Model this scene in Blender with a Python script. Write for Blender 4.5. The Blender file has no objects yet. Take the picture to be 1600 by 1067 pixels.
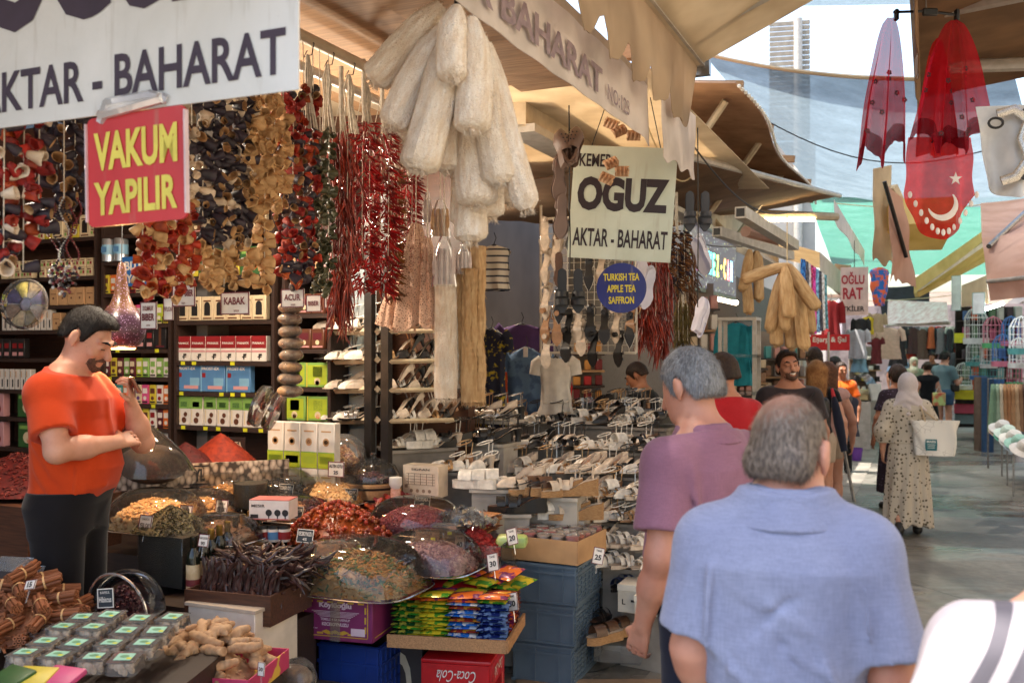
import bpy,bmesh,math,random
import numpy as np
from mathutils import Vector,Matrix,Euler,Quaternion
random.seed(7);np.random.seed(7)
SC=bpy.context.scene;COL=SC.collection
R_=math.radians
PI=math.pi
# camera, sky, sun, exposure
FPX,HZ,CAMH=1500.0,545.0,1.8
cam=bpy.data.cameras.new('camera');camo=bpy.data.objects.new('camera',cam);COL.objects.link(camo)
camo.location=(0,0,CAMH);camo.rotation_euler=(R_(90),0,0)
cam.sensor_width=36.0;cam.lens=36.0*FPX/1600.0
cam.shift_y=(HZ-533.5)/1600.0
cam.clip_start=0.05;cam.clip_end=3000
cam.dof.use_dof=True;cam.dof.focus_distance=5.0;cam.dof.aperture_fstop=3.6
SC.camera=camo
W=bpy.data.worlds.new('World');SC.world=W;W.use_nodes=True
SUN_EL,SUN_AZ=R_(70),R_(-88)
nt=W.node_tree;bg=nt.nodes['Background']
sky=nt.nodes.new('ShaderNodeTexSky');sky.sky_type='NISHITA';sky.sun_disc=False
sky.sun_elevation=SUN_EL;sky.sun_rotation=SUN_AZ;sky.air_density=1.3;sky.dust_density=4.0
nt.links.new(sky.outputs[0],bg.inputs[0]);bg.inputs[1].default_value=0.15
sl=bpy.data.lights.new('sun','SUN');sl.energy=4.0;sl.angle=R_(0.5);sl.color=(1,.94,.84)
so=bpy.data.objects.new('sun',sl);COL.objects.link(so)
sdir=Vector((math.sin(SUN_AZ)*math.cos(SUN_EL),math.cos(SUN_AZ)*math.cos(SUN_EL),math.sin(SUN_EL)))
so.rotation_euler=sdir.to_track_quat('Z','Y').to_euler();so.location=(0,0,20)
SC.view_settings.view_transform='Standard';SC.view_settings.look='None'
SC.view_settings.exposure=1.9;SC.view_settings.gamma=1.0
SC.cycles.use_denoising=True;SC.cycles.max_bounces=9;SC.cycles.diffuse_bounces=5
SC.cycles.transparent_max_bounces=24;SC.cycles.transmission_bounces=6;SC.cycles.caustics_reflective=False
SC.cycles.caustics_refractive=False;SC.cycles.sample_clamp_indirect=6.0
# frames
YAW=-math.atan2(650.0,FPX)
SDV=Vector((math.sin(-YAW),math.cos(YAW),0));RDV=Vector((math.cos(YAW),-math.sin(-YAW),0))
def P(px,py,d):return Vector(((px-800)/FPX*d,d,CAMH-(py-HZ)/FPX*d))
def rs(r,s,z=0.0):return RDV*r+SDV*s+Vector((0,0,z))
def RSof(v):return v.dot(RDV),v.dot(SDV)
def scr(v):return 800+v.x/v.y*FPX,HZ-(v.z-CAMH)/v.y*FPX
MR=Matrix.Rotation
def T(*a):return Matrix.Translation(Vector(a)if len(a)==3 else a[0])
def rotz(a):return MR(a,4,'Z')
def rotx(a):return MR(a,4,'X')
def roty(a):return MR(a,4,'Y')
STREET=rotz(YAW)
def frame(loc,ang=0.0):return T(loc)@rotz(YAW+ang)
rnd=random.uniform
# materials
def L(*c):
 if len(c)==1 and isinstance(c[0],str):
  h=c[0];c=tuple(int(h[i:i+2],16)for i in(0,2,4))
 if max(c)>1.0:c=tuple(x/255.0 for x in c)
 return tuple(((x/12.92)if x<=.04045 else((x+.055)/1.055)**2.4)for x in c)
MATS={}
class NB:

 def __init__(s,name):
  s.m=bpy.data.materials.new(name);s.m.use_nodes=True;s.t=s.m.node_tree
  s.b=s.t.nodes['Principled BSDF'];s.out=s.t.nodes['Material Output'];s.tc=None
 def n(s,ty,**kw):
  x=s.t.nodes.new(ty)
  for k,v in kw.items():
   if k.startswith('i_'):
    k=k[2:];x.inputs[int(k)if k.isdigit()else k.replace('_',' ')].default_value=v
   else:setattr(x,k,v)
  return x
 def l(s,a,b):s.t.links.new(a,b)
 def co(s,kind='Object',scale=None):
  if s.tc is None:s.tc=s.n('ShaderNodeTexCoord')
  o=s.tc.outputs[kind]
  if scale:
   mp=s.n('ShaderNodeMapping');mp.inputs['Scale'].default_value=scale;s.l(o,mp.inputs[0]);o=mp.outputs[0]
  return o
 def noise(s,sc,det=3,co=None,dist=0.0,rough=.55):
  x=s.n('ShaderNodeTexNoise',i_Scale=sc,i_Detail=det,i_Distortion=dist,i_Roughness=rough);s.l(co or s.co(),x.inputs['Vector']);return x
 def ramp(s,fac,stops):
  x=s.n('ShaderNodeValToRGB');e=x.color_ramp.elements
  while len(e)<len(stops):e.new(.5)
  for el,(p,c)in zip(e,stops):el.position=p;el.color=(*c,1)if len(c)==3 else c
  s.l(fac,x.inputs[0]);return x.outputs[0]
 def mix(s,fac,a,b,mode='MIX'):
  x=s.n('ShaderNodeMix',data_type='RGBA',blend_type=mode)
  if hasattr(fac,'links')or hasattr(fac,'is_linked'):s.l(fac,x.inputs[0])
  else:x.inputs[0].default_value=fac
  for v,i in((a,6),(b,7)):
   if isinstance(v,(tuple,list)):x.inputs[i].default_value=(*v[:3],1)
   else:s.l(v,x.inputs[i])
  return x.outputs[2]
 def col(s,c):
  if isinstance(c,(tuple,list)):s.b.inputs['Base Color'].default_value=(*c[:3],1)
  else:s.l(c,s.b.inputs['Base Color'])
 def bump(s,h,strength=.3,dist=.01):
  x=s.n('ShaderNodeBump',i_Strength=strength,i_Distance=dist);s.l(h,x.inputs['Height']);s.l(x.outputs[0],s.b.inputs['Normal']);return x
 def set(s,rough=.6,metal=0,spec=None,alpha=None):
  s.b.inputs['Roughness'].default_value=rough;s.b.inputs['Metallic'].default_value=metal
  if spec is not None:s.b.inputs['Specular IOR Level'].default_value=spec
  if alpha is not None:s.b.inputs['Alpha'].default_value=alpha
 def rand(s,colsock,amt=.3,hue=0.0):
  oi=s.n('ShaderNodeObjectInfo');mr=s.n('ShaderNodeMapRange',i_3=1-amt,i_4=1+amt);s.l(oi.outputs['Random'],mr.inputs[0])
  hs=s.n('ShaderNodeHueSaturation');s.l(mr.outputs[0],hs.inputs['Value'])
  if hue:
   m2=s.n('ShaderNodeMapRange',i_3=.5-hue,i_4=.5+hue)
   w=s.n('ShaderNodeMath',operation='FRACT');w2=s.n('ShaderNodeMath',operation='MULTIPLY',i_1=7.31);s.l(oi.outputs['Random'],w2.inputs[0]);s.l(w2.outputs[0],w.inputs[0]);s.l(w.outputs[0],m2.inputs[0]);s.l(m2.outputs[0],hs.inputs['Hue'])
  if isinstance(colsock,(tuple,list)):hs.inputs['Color'].default_value=(*colsock[:3],1)
  else:s.l(colsock,hs.inputs['Color'])
  return hs.outputs[0]
def mat(name,c1,c2=None,scale=9,rough=.6,metal=0,bump=0,bscale=60,rand=0,hue=0,spec=None,det=3,co='Object',stretch=None,transl=0,alpha=None,dist=.004,lo=.35,hi=.68):

 if name in MATS:return MATS[name]
 b=NB(name);b.set(rough,metal,spec,alpha)
 c=c1
 vec=b.co(co,stretch)
 if c2 is not None:c=b.ramp(b.noise(scale,det,vec).outputs[0],[(lo,c1),(hi,c2)])
 if rand:c=b.rand(c,rand,hue)
 b.col(c)
 if bump:b.bump(b.noise(bscale,3,vec).outputs[0],bump,dist)
 if transl:
  t=b.n('ShaderNodeBsdfTranslucent');ms=b.n('ShaderNodeMixShader',i_0=transl)
  if isinstance(c,(tuple,list)):t.inputs[0].default_value=(*c[:3],1)
  else:b.l(c,t.inputs[0])
  b.l(b.b.outputs[0],ms.inputs[1]);b.l(t.outputs[0],ms.inputs[2]);b.l(ms.outputs[0],b.out.inputs[0])
 MATS[name]=b.m;return b.m
def clear(name,tint=(1,1,1),alpha=.12,rough=.06):

 if name in MATS:return MATS[name]
 b=NB(name);t=b.n('ShaderNodeBsdfTransparent');t.inputs[0].default_value=(*tint,1)
 g=b.n('ShaderNodeBsdfGlossy');g.inputs['Roughness'].default_value=rough
 d=b.n('ShaderNodeBsdfDiffuse');d.inputs[0].default_value=(.8,.8,.8,1)
 fr=b.n('ShaderNodeFresnel',i_IOR=1.5)
 nz=b.noise(14,2);bp=b.n('ShaderNodeBump',i_Strength=.15,i_Distance=.01);b.l(nz.outputs[0],bp.inputs['Height'])
 b.l(bp.outputs[0],g.inputs['Normal'])
 m1=b.n('ShaderNodeMixShader');b.l(fr.outputs[0],m1.inputs[0]);b.l(t.outputs[0],m1.inputs[1]);b.l(g.outputs[0],m1.inputs[2])
 m2=b.n('ShaderNodeMixShader',i_0=alpha);b.l(m1.outputs[0],m2.inputs[1]);b.l(d.outputs[0],m2.inputs[2])
 b.l(m2.outputs[0],b.out.inputs[0]);MATS[name]=b.m;return b.m
def emis(name,c,s):
 if name in MATS:return MATS[name]
 b=NB(name);b.col(c);b.b.inputs['Emission Color'].default_value=(*c,1);b.b.inputs['Emission Strength'].default_value=s
 MATS[name]=b.m;return b.m
def veil(name,c,see,transl=.5,scale=30,weave=0):

 if name in MATS:return MATS[name]
 b=NB(name);nz=b.noise(scale,4);cc=b.ramp(nz.outputs[0],[(.3,tuple(x*.8 for x in c)),(.7,c)])
 b.col(cc);b.set(.8,0,.1)
 t=b.n('ShaderNodeBsdfTranslucent');b.l(cc,t.inputs[0]);tr=b.n('ShaderNodeBsdfTransparent')
 m1=b.n('ShaderNodeMixShader',i_0=transl);b.l(b.b.outputs[0],m1.inputs[1]);b.l(t.outputs[0],m1.inputs[2])
 m2=b.n('ShaderNodeMixShader',i_0=see);b.l(m1.outputs[0],m2.inputs[1]);b.l(tr.outputs[0],m2.inputs[2])
 if weave:
  n2=b.noise(3.0,3);mr=b.n('ShaderNodeMapRange',i_1=.35,i_2=.75,i_3=max(0,see-weave),i_4=see+weave);b.l(n2.outputs[0],mr.inputs[0]);b.l(mr.outputs[0],m2.inputs[0])
 b.l(m2.outputs[0],b.out.inputs[0]);MATS[name]=b.m;return b.m
def pal(name,c,**k):
 k.setdefault('rough',.55);return mat(name,c,tuple(x*.8 for x in c),**k)
 # mesh builder
class MB:
 def __init__(s):s.v=[];s.f=[];s.mi=[]
 def add(s,vs,fs,M=None,mi=0):
  o=len(s.v)
  if M is not None:vs=[M@Vector(v)for v in vs]
  s.v.extend([tuple(v)for v in vs]);s.f.extend([tuple(i+o for i in f)for f in fs]);s.mi.extend([mi]*len(fs));return s
 def box(s,size,c=(0,0,0),M=None,mi=0,taper=None):
  x,y,z=(a/2 for a in size);cx,cy,cz=c
  t=taper or 1.0
  vs=[(cx-x,cy-y,cz-z),(cx+x,cy-y,cz-z),(cx+x,cy+y,cz-z),(cx-x,cy+y,cz-z),(cx-x*t,cy-y*t,cz+z),(cx+x*t,cy-y*t,cz+z),(cx+x*t,cy+y*t,cz+z),(cx-x*t,cy+y*t,cz+z)]
  return s.add(vs,[(3,2,1,0),(4,5,6,7),(0,1,5,4),(1,2,6,5),(2,3,7,6),(3,0,4,7)],M,mi)
 def rbox(s,size,c=(0,0,0),bev=.01,seg=2,M=None,mi=0):
  bm=bmesh.new();bmesh.ops.create_cube(bm,size=1)
  for v in bm.verts:v.co=Vector((v.co.x*size[0],v.co.y*size[1],v.co.z*size[2]))
  bmesh.ops.bevel(bm,geom=bm.edges[:],offset=bev,segments=seg,profile=.5,affect='EDGES')
  bm.verts.ensure_lookup_table()
  vs=[v.co+Vector(c)for v in bm.verts];fs=[[v.index for v in f.verts]for f in bm.faces];bm.free()
  return s.add(vs,fs,M,mi)
 def lathe(s,prof,n=20,M=None,mi=0,sx=1,sy=1):
  vs=[];fs=[]
  for r,z in prof:
   for k in range(n):
    a=2*PI*k/n;vs.append((r*math.cos(a)*sx,r*math.sin(a)*sy,z))
  for i in range(len(prof)-1):
   for k in range(n):
    k2=(k+1)%n;fs.append((i*n+k,i*n+k2,(i+1)*n+k2,(i+1)*n+k))
  return s.add(vs,fs,M,mi)
 def cyl(s,r,z0,z1,n=16,M=None,mi=0,r2=None):
  return s.lathe([(1e-4,z0),(r,z0),(r if r2 is None else r2,z1),(1e-4,z1)],n,M,mi)
 def ball(s,r,c=(0,0,0),n=12,m=8,M=None,mi=0,sc=(1,1,1)):
  prof=[(max(1e-4,r*math.sin(PI*i/m)),-r*math.cos(PI*i/m))for i in range(m+1)]
  A=T(*c)@Matrix.Diagonal((*sc,1));return s.lathe(prof,n,(M@A)if M is not None else A,mi)
 def tube(s,pts,rad,n=8,M=None,mi=0,cap=True,flat=1.0,up=None):
  pts=[Vector(p)for p in pts]
  if not hasattr(rad,'__len__'):rad=[rad]*len(pts)
  vs=[];fs=[];u=None
  for i,p in enumerate(pts):
   d=(pts[min(i+1,len(pts)-1)]-pts[max(i-1,0)])
   d=d.normalized()if d.length>1e-9 else Vector((0,0,1))
   if u is None:
    u=Vector(up)if up else(Vector((0,0,1))if abs(d.z)<.9 else Vector((1,0,0)))
   u=(u-d*u.dot(d));u=u.normalized()if u.length>1e-6 else d.orthogonal().normalized()
   w=d.cross(u)
   for k in range(n):
    a=2*PI*k/n;vs.append(p+(w*math.cos(a)+u*(math.sin(a)*flat))*rad[i])
  for i in range(len(pts)-1):
   for k in range(n):
    k2=(k+1)%n;fs.append((i*n+k,i*n+k2,(i+1)*n+k2,(i+1)*n+k))
  if cap:fs.append(tuple(range(n-1,-1,-1)));fs.append(tuple((len(pts)-1)*n+k for k in range(n)))
  return s.add(vs,fs,M,mi)
 def prism(s,poly,z0,z1,M=None,mi=0):
  n=len(poly);vs=[(x,y,z0)for x,y in poly]+[(x,y,z1)for x,y in poly]
  fs=[tuple(range(n-1,-1,-1)),tuple(range(n,2*n))]+[(i,(i+1)%n,n+(i+1)%n,n+i)for i in range(n)]
  return s.add(vs,fs,M,mi)
 def grid(s,fn,nu,nv,M=None,mi=0,th=0.0,closed=False):
  vs=[Vector(fn(i/nu,j/nv))for j in range(nv+1)for i in range(nu+1)];w=nu+1
  fs=[(j*w+i,j*w+i+1,(j+1)*w+i+1,(j+1)*w+i)for j in range(nv)for i in range(nu)]
  if th:
   nr=[Vector()for _ in vs]
   for f in fs:
    k=(vs[f[1]]-vs[f[0]]).cross(vs[f[3]]-vs[f[0]])
    for i in f:nr[i]+=k
   o=len(vs);vs=vs+[v-(k.normalized()*th if k.length>0 else Vector())for v,k in zip(vs,nr)]
   fs=fs+[tuple(i+o for i in reversed(f))for f in fs]
   bd=[i for i in range(w)]+[j*w+nu for j in range(1,nv+1)]+[nv*w+i for i in range(nu-1,-1,-1)]+[j*w for j in range(nv-1,0,-1)]
   fs+=[(bd[(k+1)%len(bd)],bd[k],bd[k]+o,bd[(k+1)%len(bd)]+o)for k in range(len(bd))]
  return s.add(vs,fs,M,mi)
 def mesh(s,name,mats,smooth=True,ang=40):
  me=bpy.data.meshes.new(name);me.from_pydata(s.v,[],s.f)
  for m in(mats if isinstance(mats,(list,tuple))else[mats]):me.materials.append(m)
  if any(s.mi):me.polygons.foreach_set('material_index',s.mi)
  if smooth:
   me.polygons.foreach_set('use_smooth',[True]*len(me.polygons))
   me.set_sharp_from_angle(angle=R_(ang))
  me.update();return me
 def build(s,name,mats,parent=None,M=None,smooth=True,ang=40):
  return link(name,s.mesh(name,mats,smooth,ang),parent,M)
def link(name,me,parent=None,M=None):
 o=bpy.data.objects.new(name,me);COL.objects.link(o)
 if parent is not None:o.parent=parent
 if M is not None:o.matrix_local=M
 return o
def tag(o,label=None,cat=None,group=None,kind=None):
 if label:o['label']=label
 if cat:o['category']=cat
 if group:o['group']=group
 if kind:o['kind']=kind
 return o
def thing(name,label,cat,M=None,group=None):
 o=bpy.data.objects.new(name,None);COL.objects.link(o);o.empty_display_size=.05
 if M is not None:o.matrix_local=M
 MX[o.name]=M if M is not None else Matrix.Identity(4)
 return tag(o,label,cat,group)
MX={}
def copy_thing(o,M=None,label=None,group=None,name=None,mats=None):

 def cp(x,par):
  c=x.copy();COL.objects.link(c);c.parent=par
  for ch in x.children:cp(ch,c)
  return c
 c=cp(o,None)
 if M is not None:c.matrix_local=M
 if name:c.name=name
 if label:c['label']=label
 if group:c['group']=group
 return c
def structure(o):o['kind']='structure';return o
def proto(o):

 PROTO.append(o);return o
PROTO=[]
def drop_protos():
 def rm(x):
  for c in list(x.children):rm(c)
  bpy.data.objects.remove(x)
 for o in PROTO:rm(o)
ORD='first second third fourth fifth sixth seventh eighth ninth tenth eleventh twelfth thirteenth fourteenth fifteenth sixteenth seventeenth eighteenth nineteenth twentieth'.split()
TENS={20:'twenty',30:'thirty',40:'forty',50:'fifty',60:'sixty',70:'seventy',80:'eighty',90:'ninety'}
def nth(i):
 if i<20:return ORD[i]
 t,u=divmod(i+1,10)
 return TENS[t*10][:-1]+'ieth' if u==0 else TENS[t*10]+'-'+ORD[u-1]
 # lettering
_TX={}
def text_mesh(txt,bold=0.0,serif=0):
 k=(txt,bold)
 if k in _TX:return _TX[k]
 c=bpy.data.curves.new('lettering','FONT');c.body=txt;c.offset=bold;c.resolution_u=3;c.align_x='CENTER'
 o=bpy.data.objects.new('lettering',c);COL.objects.link(o);bpy.context.view_layer.update()
 dg=bpy.context.evaluated_depsgraph_get();me=bpy.data.meshes.new_from_object(o.evaluated_get(dg))
 COL.objects.unlink(o);bpy.data.objects.remove(o)
 vs=[v.co.copy()for v in me.vertices];fs=[tuple(p.vertices)for p in me.polygons]
 x0=min(v.x for v in vs);x1=max(v.x for v in vs);y0=min(v.y for v in vs);y1=max(v.y for v in vs)
 vs=[((v.x-(x0+x1)/2)/(x1-x0),(v.y-(y0+y1)/2)/(y1-y0),0)for v in vs]
 _TX[k]=(vs,fs,(x1-x0)/(y1-y0));return _TX[k]
def letter(mb,txt,w,h,x=0,z=0,y=-.003,bold=.02,mi=0,M=None,shear=0):

 vs,fs,asp=text_mesh(txt,bold)
 if w is None:w=asp*h
 A=Matrix(((w,shear*h,0,x),(0,0,1,y),(0,h,0,z),(0,0,0,1)))
 return mb.add(vs,[f[::1]for f in fs],(M@A)if M is not None else A,mi)
 # signed-distance modelling for bodies, cloth and organic shapes
class Sdf:
 def __init__(s,lo,hi,h):
  s.lo=np.array(lo,float);s.h=h;s.n=(np.ceil((np.array(hi)-s.lo)/h).astype(int)+1)
  s.V=np.full(s.n,.5,np.float32);s.ax=[s.lo[i]+h*np.arange(s.n[i])for i in range(3)]
 def reg(s,lo,hi):
  a=np.clip(np.floor((np.array(lo)-s.lo)/s.h).astype(int),0,s.n-1);b=np.clip(np.ceil((np.array(hi)-s.lo)/s.h).astype(int)+1,1,s.n)
  sl=tuple(slice(a[i],max(b[i],a[i]+1))for i in range(3))
  return sl,(s.ax[0][sl[0]][:,None,None],s.ax[1][sl[1]][None,:,None],s.ax[2][sl[2]][None,None,:])
 def op(s,fn,lo,hi,k=.02,mode='add'):
  pad=max(k,.03)+2*s.h
  sl,p=s.reg(np.array(lo)-pad,np.array(hi)+pad);d=fn(*p);a=s.V[sl]
  if mode=='add':
   hh=np.maximum(k-np.abs(a-d),0)/k;s.V[sl]=np.minimum(a,d)-hh*hh*k*.25
  elif mode=='sub':
   hh=np.maximum(k-np.abs(a+d),0)/k;s.V[sl]=np.maximum(a,-d)+hh*hh*k*.25
  return s
 def cut(s,fn,k=.004):
  d=fn(s.ax[0][:,None,None],s.ax[1][None,:,None],s.ax[2][None,None,:]);s.V=np.maximum(s.V,d.astype(np.float32));return s
 def disp(s,fn):
  s.V=s.V+fn(s.ax[0][:,None,None],s.ax[1][None,:,None],s.ax[2][None,None,:]).astype(np.float32);return s
 def cap(s,a,b,ra,rb=None,k=.02,mode='add',fl=None):
  rb=ra if rb is None else rb;a=np.array(a,float);b=np.array(b,float);d=b-a;L2=max(d.dot(d),1e-9);m=max(ra,rb)
  def fn(x,y,z):
   t=np.clip(((x-a[0])*d[0]+(y-a[1])*d[1]+(z-a[2])*d[2])/L2,0,1)
   return np.sqrt((x-a[0]-t*d[0])**2+(y-a[1]-t*d[1])**2+(z-a[2]-t*d[2])**2)-(ra+(rb-ra)*t)
  return s.op(fn,np.minimum(a,b)-m,np.maximum(a,b)+m,k,mode)
 def ell(s,c,r,M=None,k=.02,mode='add'):
  c=np.array(c,float);r=np.array(r,float);m=r.max()if M is not None else r
  def fn(x,y,z):
   x=x-c[0];y=y-c[1];z=z-c[2]
   if M is not None:
    q=[x*M[0][i]+y*M[1][i]+z*M[2][i]for i in range(3)];x,y,z=q
   k0=np.sqrt((x/r[0])**2+(y/r[1])**2+(z/r[2])**2);k1=np.sqrt((x/r[0]**2)**2+(y/r[1]**2)**2+(z/r[2]**2)**2)+1e-9
   return k0*(k0-1)/k1
  return s.op(fn,c-m,c+m,k,mode)
 def stack(s,prof,k=.02,mode='add',grow=0.0,M=None,e=2.4,org=None):

  pr=np.array(prof,float);z0,z1=pr[0,0],pr[-1,0]
  mx=pr[:,1].max()+np.abs(pr[:,3]).max()+grow;my=pr[:,2].max()+np.abs(pr[:,4]).max()+grow
  org=np.zeros(3)if org is None else np.array(org,float)
  def fn(x,y,z):
   if M is not None:
    x=x-org[0];y=y-org[1];z=z-org[2]
    x,y,z=[x*M[0][i]+y*M[1][i]+z*M[2][i]+org[i]for i in range(3)]
   z=z+0*x
   rx=np.interp(z,pr[:,0],pr[:,1])+grow;ry=np.interp(z,pr[:,0],pr[:,2])+grow;cx=np.interp(z,pr[:,0],pr[:,3]);cy=np.interp(z,pr[:,0],pr[:,4])
   q=(np.abs((x-cx)/rx)**e+np.abs((y-cy)/ry)**e)**(1/e)
   return np.maximum((q-1)*np.minimum(rx,ry),np.maximum(z0-grow-z,z-z1-grow))
  if M is None:lo=(-mx,-my,z0-grow);hi=(mx,my,z1+grow)
  else:
   cs=[Vector(org)+Matrix(M).to_3x3()@(Vector((x,y,z))-Vector(org))for x in(-mx,mx)for y in(-my,my)for z in(z0-grow,z1+grow)]
   lo=[min(c[i]for c in cs)for i in range(3)];hi=[max(c[i]for c in cs)for i in range(3)]
  return s.op(fn,lo,hi,k,mode)
 def mb(s):
  V=s.V.copy();V[0]=V[-1]=.5;V[:,0]=V[:,-1]=.5;V[:,:,0]=V[:,:,-1]=.5
  n=np.array(V.shape);ins=V<0
  c=[ins[i:n[0]-1+i,j:n[1]-1+j,k:n[2]-1+k]for i in(0,1)for j in(0,1)for k in(0,1)]
  cnt=sum(x.astype(np.int8)for x in c);act=(cnt>0)&(cnt<8);I=np.argwhere(act)
  if len(I)==0:return MB()
  acc=np.zeros((len(I),3));num=np.zeros(len(I))
  offs=[(i,j,k)for i in(0,1)for j in(0,1)for k in(0,1)]
  for a in offs:
   for ax in range(3):
    if a[ax]:continue
    b=list(a);b[ax]=1
    va=V[I[:,0]+a[0],I[:,1]+a[1],I[:,2]+a[2]];vb=V[I[:,0]+b[0],I[:,1]+b[1],I[:,2]+b[2]]
    m=(va<0)!=(vb<0);t=np.where(m,va/np.where(m,va-vb,1),0)
    p=np.array(a,float)[None]+np.zeros((len(I),3));p[:,ax]+=t
    acc+=p*m[:,None];num+=m
  pos=(I+acc/num[:,None])*s.h+s.lo
  idx=-np.ones(act.shape,np.int64);idx[I[:,0],I[:,1],I[:,2]]=np.arange(len(I))
  F=[]
  for ax in range(3):
   u,v=[(1,2),(2,0),(0,1)][ax]
   A=np.moveaxis(ins,(ax,u,v),(0,1,2));ID=np.moveaxis(idx,(ax,u,v),(0,1,2))
   x0=A[:-1,1:-1,1:-1];x1=A[1:,1:-1,1:-1];e=np.argwhere(x0!=x1)
   if len(e)==0:continue
   i,j,k=e[:,0],e[:,1]+1,e[:,2]+1
   q=np.stack([ID[i,j-1,k-1],ID[i,j,k-1],ID[i,j,k],ID[i,j-1,k]],1)
   fl=~x0[e[:,0],e[:,1],e[:,2]];q[fl]=q[fl][:,::-1];F.append(q)
  F=np.concatenate(F);F=F[(F>=0).all(1)]
  r=MB();r.v=pos;r.f=F;r.mi=[];return r
def sdf_build(sd,name,mats,parent=None,M=None,pick=None,relax=1):
 m=sd.mb();me=bpy.data.meshes.new(name);v=np.ascontiguousarray(m.v,np.float32);f=np.ascontiguousarray(m.f,np.int32)
 for _ in range(relax):
  acc=np.zeros_like(v);cn=np.zeros(len(v),np.float32)
  for a in range(4):
   b=(a+1)%4
   np.add.at(acc,f[:,a],v[f[:,b]]);np.add.at(cn,f[:,a],1);np.add.at(acc,f[:,b],v[f[:,a]]);np.add.at(cn,f[:,b],1)
  v=v*.5+.5*acc/np.maximum(cn,1)[:,None]
 me.vertices.add(len(v));me.vertices.foreach_set('co',v.ravel());me.loops.add(len(f)*4);me.loops.foreach_set('vertex_index',f.ravel())
 me.polygons.add(len(f));me.polygons.foreach_set('loop_start',np.arange(0,len(f)*4,4,dtype=np.int32))
 for q in(mats if isinstance(mats,(list,tuple))else[mats]):me.materials.append(q)
 if pick is not None:
  fc=v[f].mean(1);me.polygons.foreach_set('material_index',pick(fc).astype(np.int32))
 me.update(calc_edges=True);me.validate();me.polygons.foreach_set('use_smooth',np.ones(len(me.polygons),bool))
 return link(name,me,parent,M)
def vnoise(seed,n=7,lo=8.,hi=26.,an=(1,1,1)):
 r=np.random.RandomState(seed);K=r.normal(size=(n,3));K/=np.linalg.norm(K,axis=1)[:,None];K*=r.uniform(lo,hi,(n,1))*np.array(an);ph=r.uniform(0,6.28,n)
 return lambda x,y,z:sum(np.sin(K[i,0]*x+K[i,1]*y+K[i,2]*z+ph[i])for i in range(n))/n
def strands(o,n,ln,wd,flow=(0,-.3,-1),lift=.35,seed=1,rnd_=.35):

 me=o.data;r=np.random.RandomState(seed);nv=len(me.vertices);co=np.zeros(nv*3,np.float32);me.vertices.foreach_get('co',co);co=co.reshape(-1,3);no=np.zeros(nv*3,np.float32);me.vertices.foreach_get('normal',no);no=no.reshape(-1,3)
 i=r.randint(0,nv,n);p=co[i]+r.normal(0,.0022,(n,3));q=no[i];f=np.array(flow,float)+r.normal(0,rnd_,(n,3));f-=q*(f*q).sum(1)[:,None];f/=np.linalg.norm(f,axis=1)[:,None]+1e-6
 d=f+q*lift;d/=np.linalg.norm(d,axis=1)[:,None];s=np.cross(d,q);s/=np.linalg.norm(s,axis=1)[:,None]+1e-6;L_=(ln*r.uniform(.5,1.2,n))[:,None];w=wd*.5
 a=p-s*w-q*.001;b=p+s*w-q*.001;m1=p+d*L_*.6-s*w*.7;m2=p+d*L_*.6+s*w*.7;t=p+(d*.9+f*.3)*L_
 bm=bmesh.new();bm.from_mesh(me)
 for k in range(n):
  v=[bm.verts.new(x[k])for x in(a,b,m2,m1,t)];bm.faces.new(v[:4]).smooth=True;bm.faces.new((v[3],v[2],v[4])).smooth=True
 bm.to_mesh(me);bm.free();me.update()
 # ground
def ground_mat():
 b=NB('paving_concrete');co=b.co()
 n1=b.noise(.9,5,co);n2=b.noise(14,6,co);n3=b.noise(90,3,co)
 st=b.noise(.55,4,b.co('Object',(1.0,.45,1)),1.2)
 c=b.ramp(n1.outputs[0],[(.3,L(92,88,82)),(.7,L(138,133,124))])
 c=b.mix(b.ramp(n2.outputs[0],[(.35,(0,0,0)),(.75,(.55,.55,.55))]),c,L(72,66,60))
 stain=b.ramp(st.outputs[0],[(.5,(0,0,0)),(.62,(1,1,1))])
 c=b.mix(b.ramp(st.outputs[0],[(.5,(0,0,0)),(.62,(.6,.6,.6))]),c,L(70,64,60))
 vo=b.n('ShaderNodeTexVoronoi',feature='DISTANCE_TO_EDGE',i_Scale=.7);dn=b.noise(3,4,co);mx=b.mix(.12,co,dn.outputs[1]);b.l(mx,vo.inputs['Vector'])
 crack=b.ramp(vo.outputs[0],[(.0,(1,1,1)),(.006,(0,0,0))]);c=b.mix(crack,c,L(50,46,42));b.col(c)
 wet=b.noise(.5,4,b.co('Object',(.7,1.6,1)),.8)
 mr=b.n('ShaderNodeMapRange',i_1=.42,i_2=.60,i_3=.62,i_4=.16);b.l(wet.outputs[0],mr.inputs[0]);b.l(mr.outputs[0],b.b.inputs['Roughness'])
 mm=b.mix(.35,n2.outputs[0],n3.outputs[0]);b.bump(mm,.35,.006);b.b.inputs['Specular IOR Level'].default_value=.55
 return b.m
def slab_mat():
 b=NB('slab_concrete');n1=b.noise(2.5,5);n2=b.noise(40,5)
 c=b.ramp(n1.outputs[0],[(.3,L(104,98,92)),(.7,L(150,144,134))]);c=b.mix(b.ramp(n2.outputs[0],[(.4,(0,0,0)),(.8,(.5,.5,.5))]),c,L(84,78,72));b.col(b.rand(c,.12))
 b.set(.5);b.bump(n2.outputs[0],.35,.005);return b.m
g=MB();g.grid(lambda u,v:rs(-150+300*u,-60+300*v,0),30,30)
structure(g.build('ground',ground_mat()))
SLAB=slab_mat()
sb=MB()
s_=3.0
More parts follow.
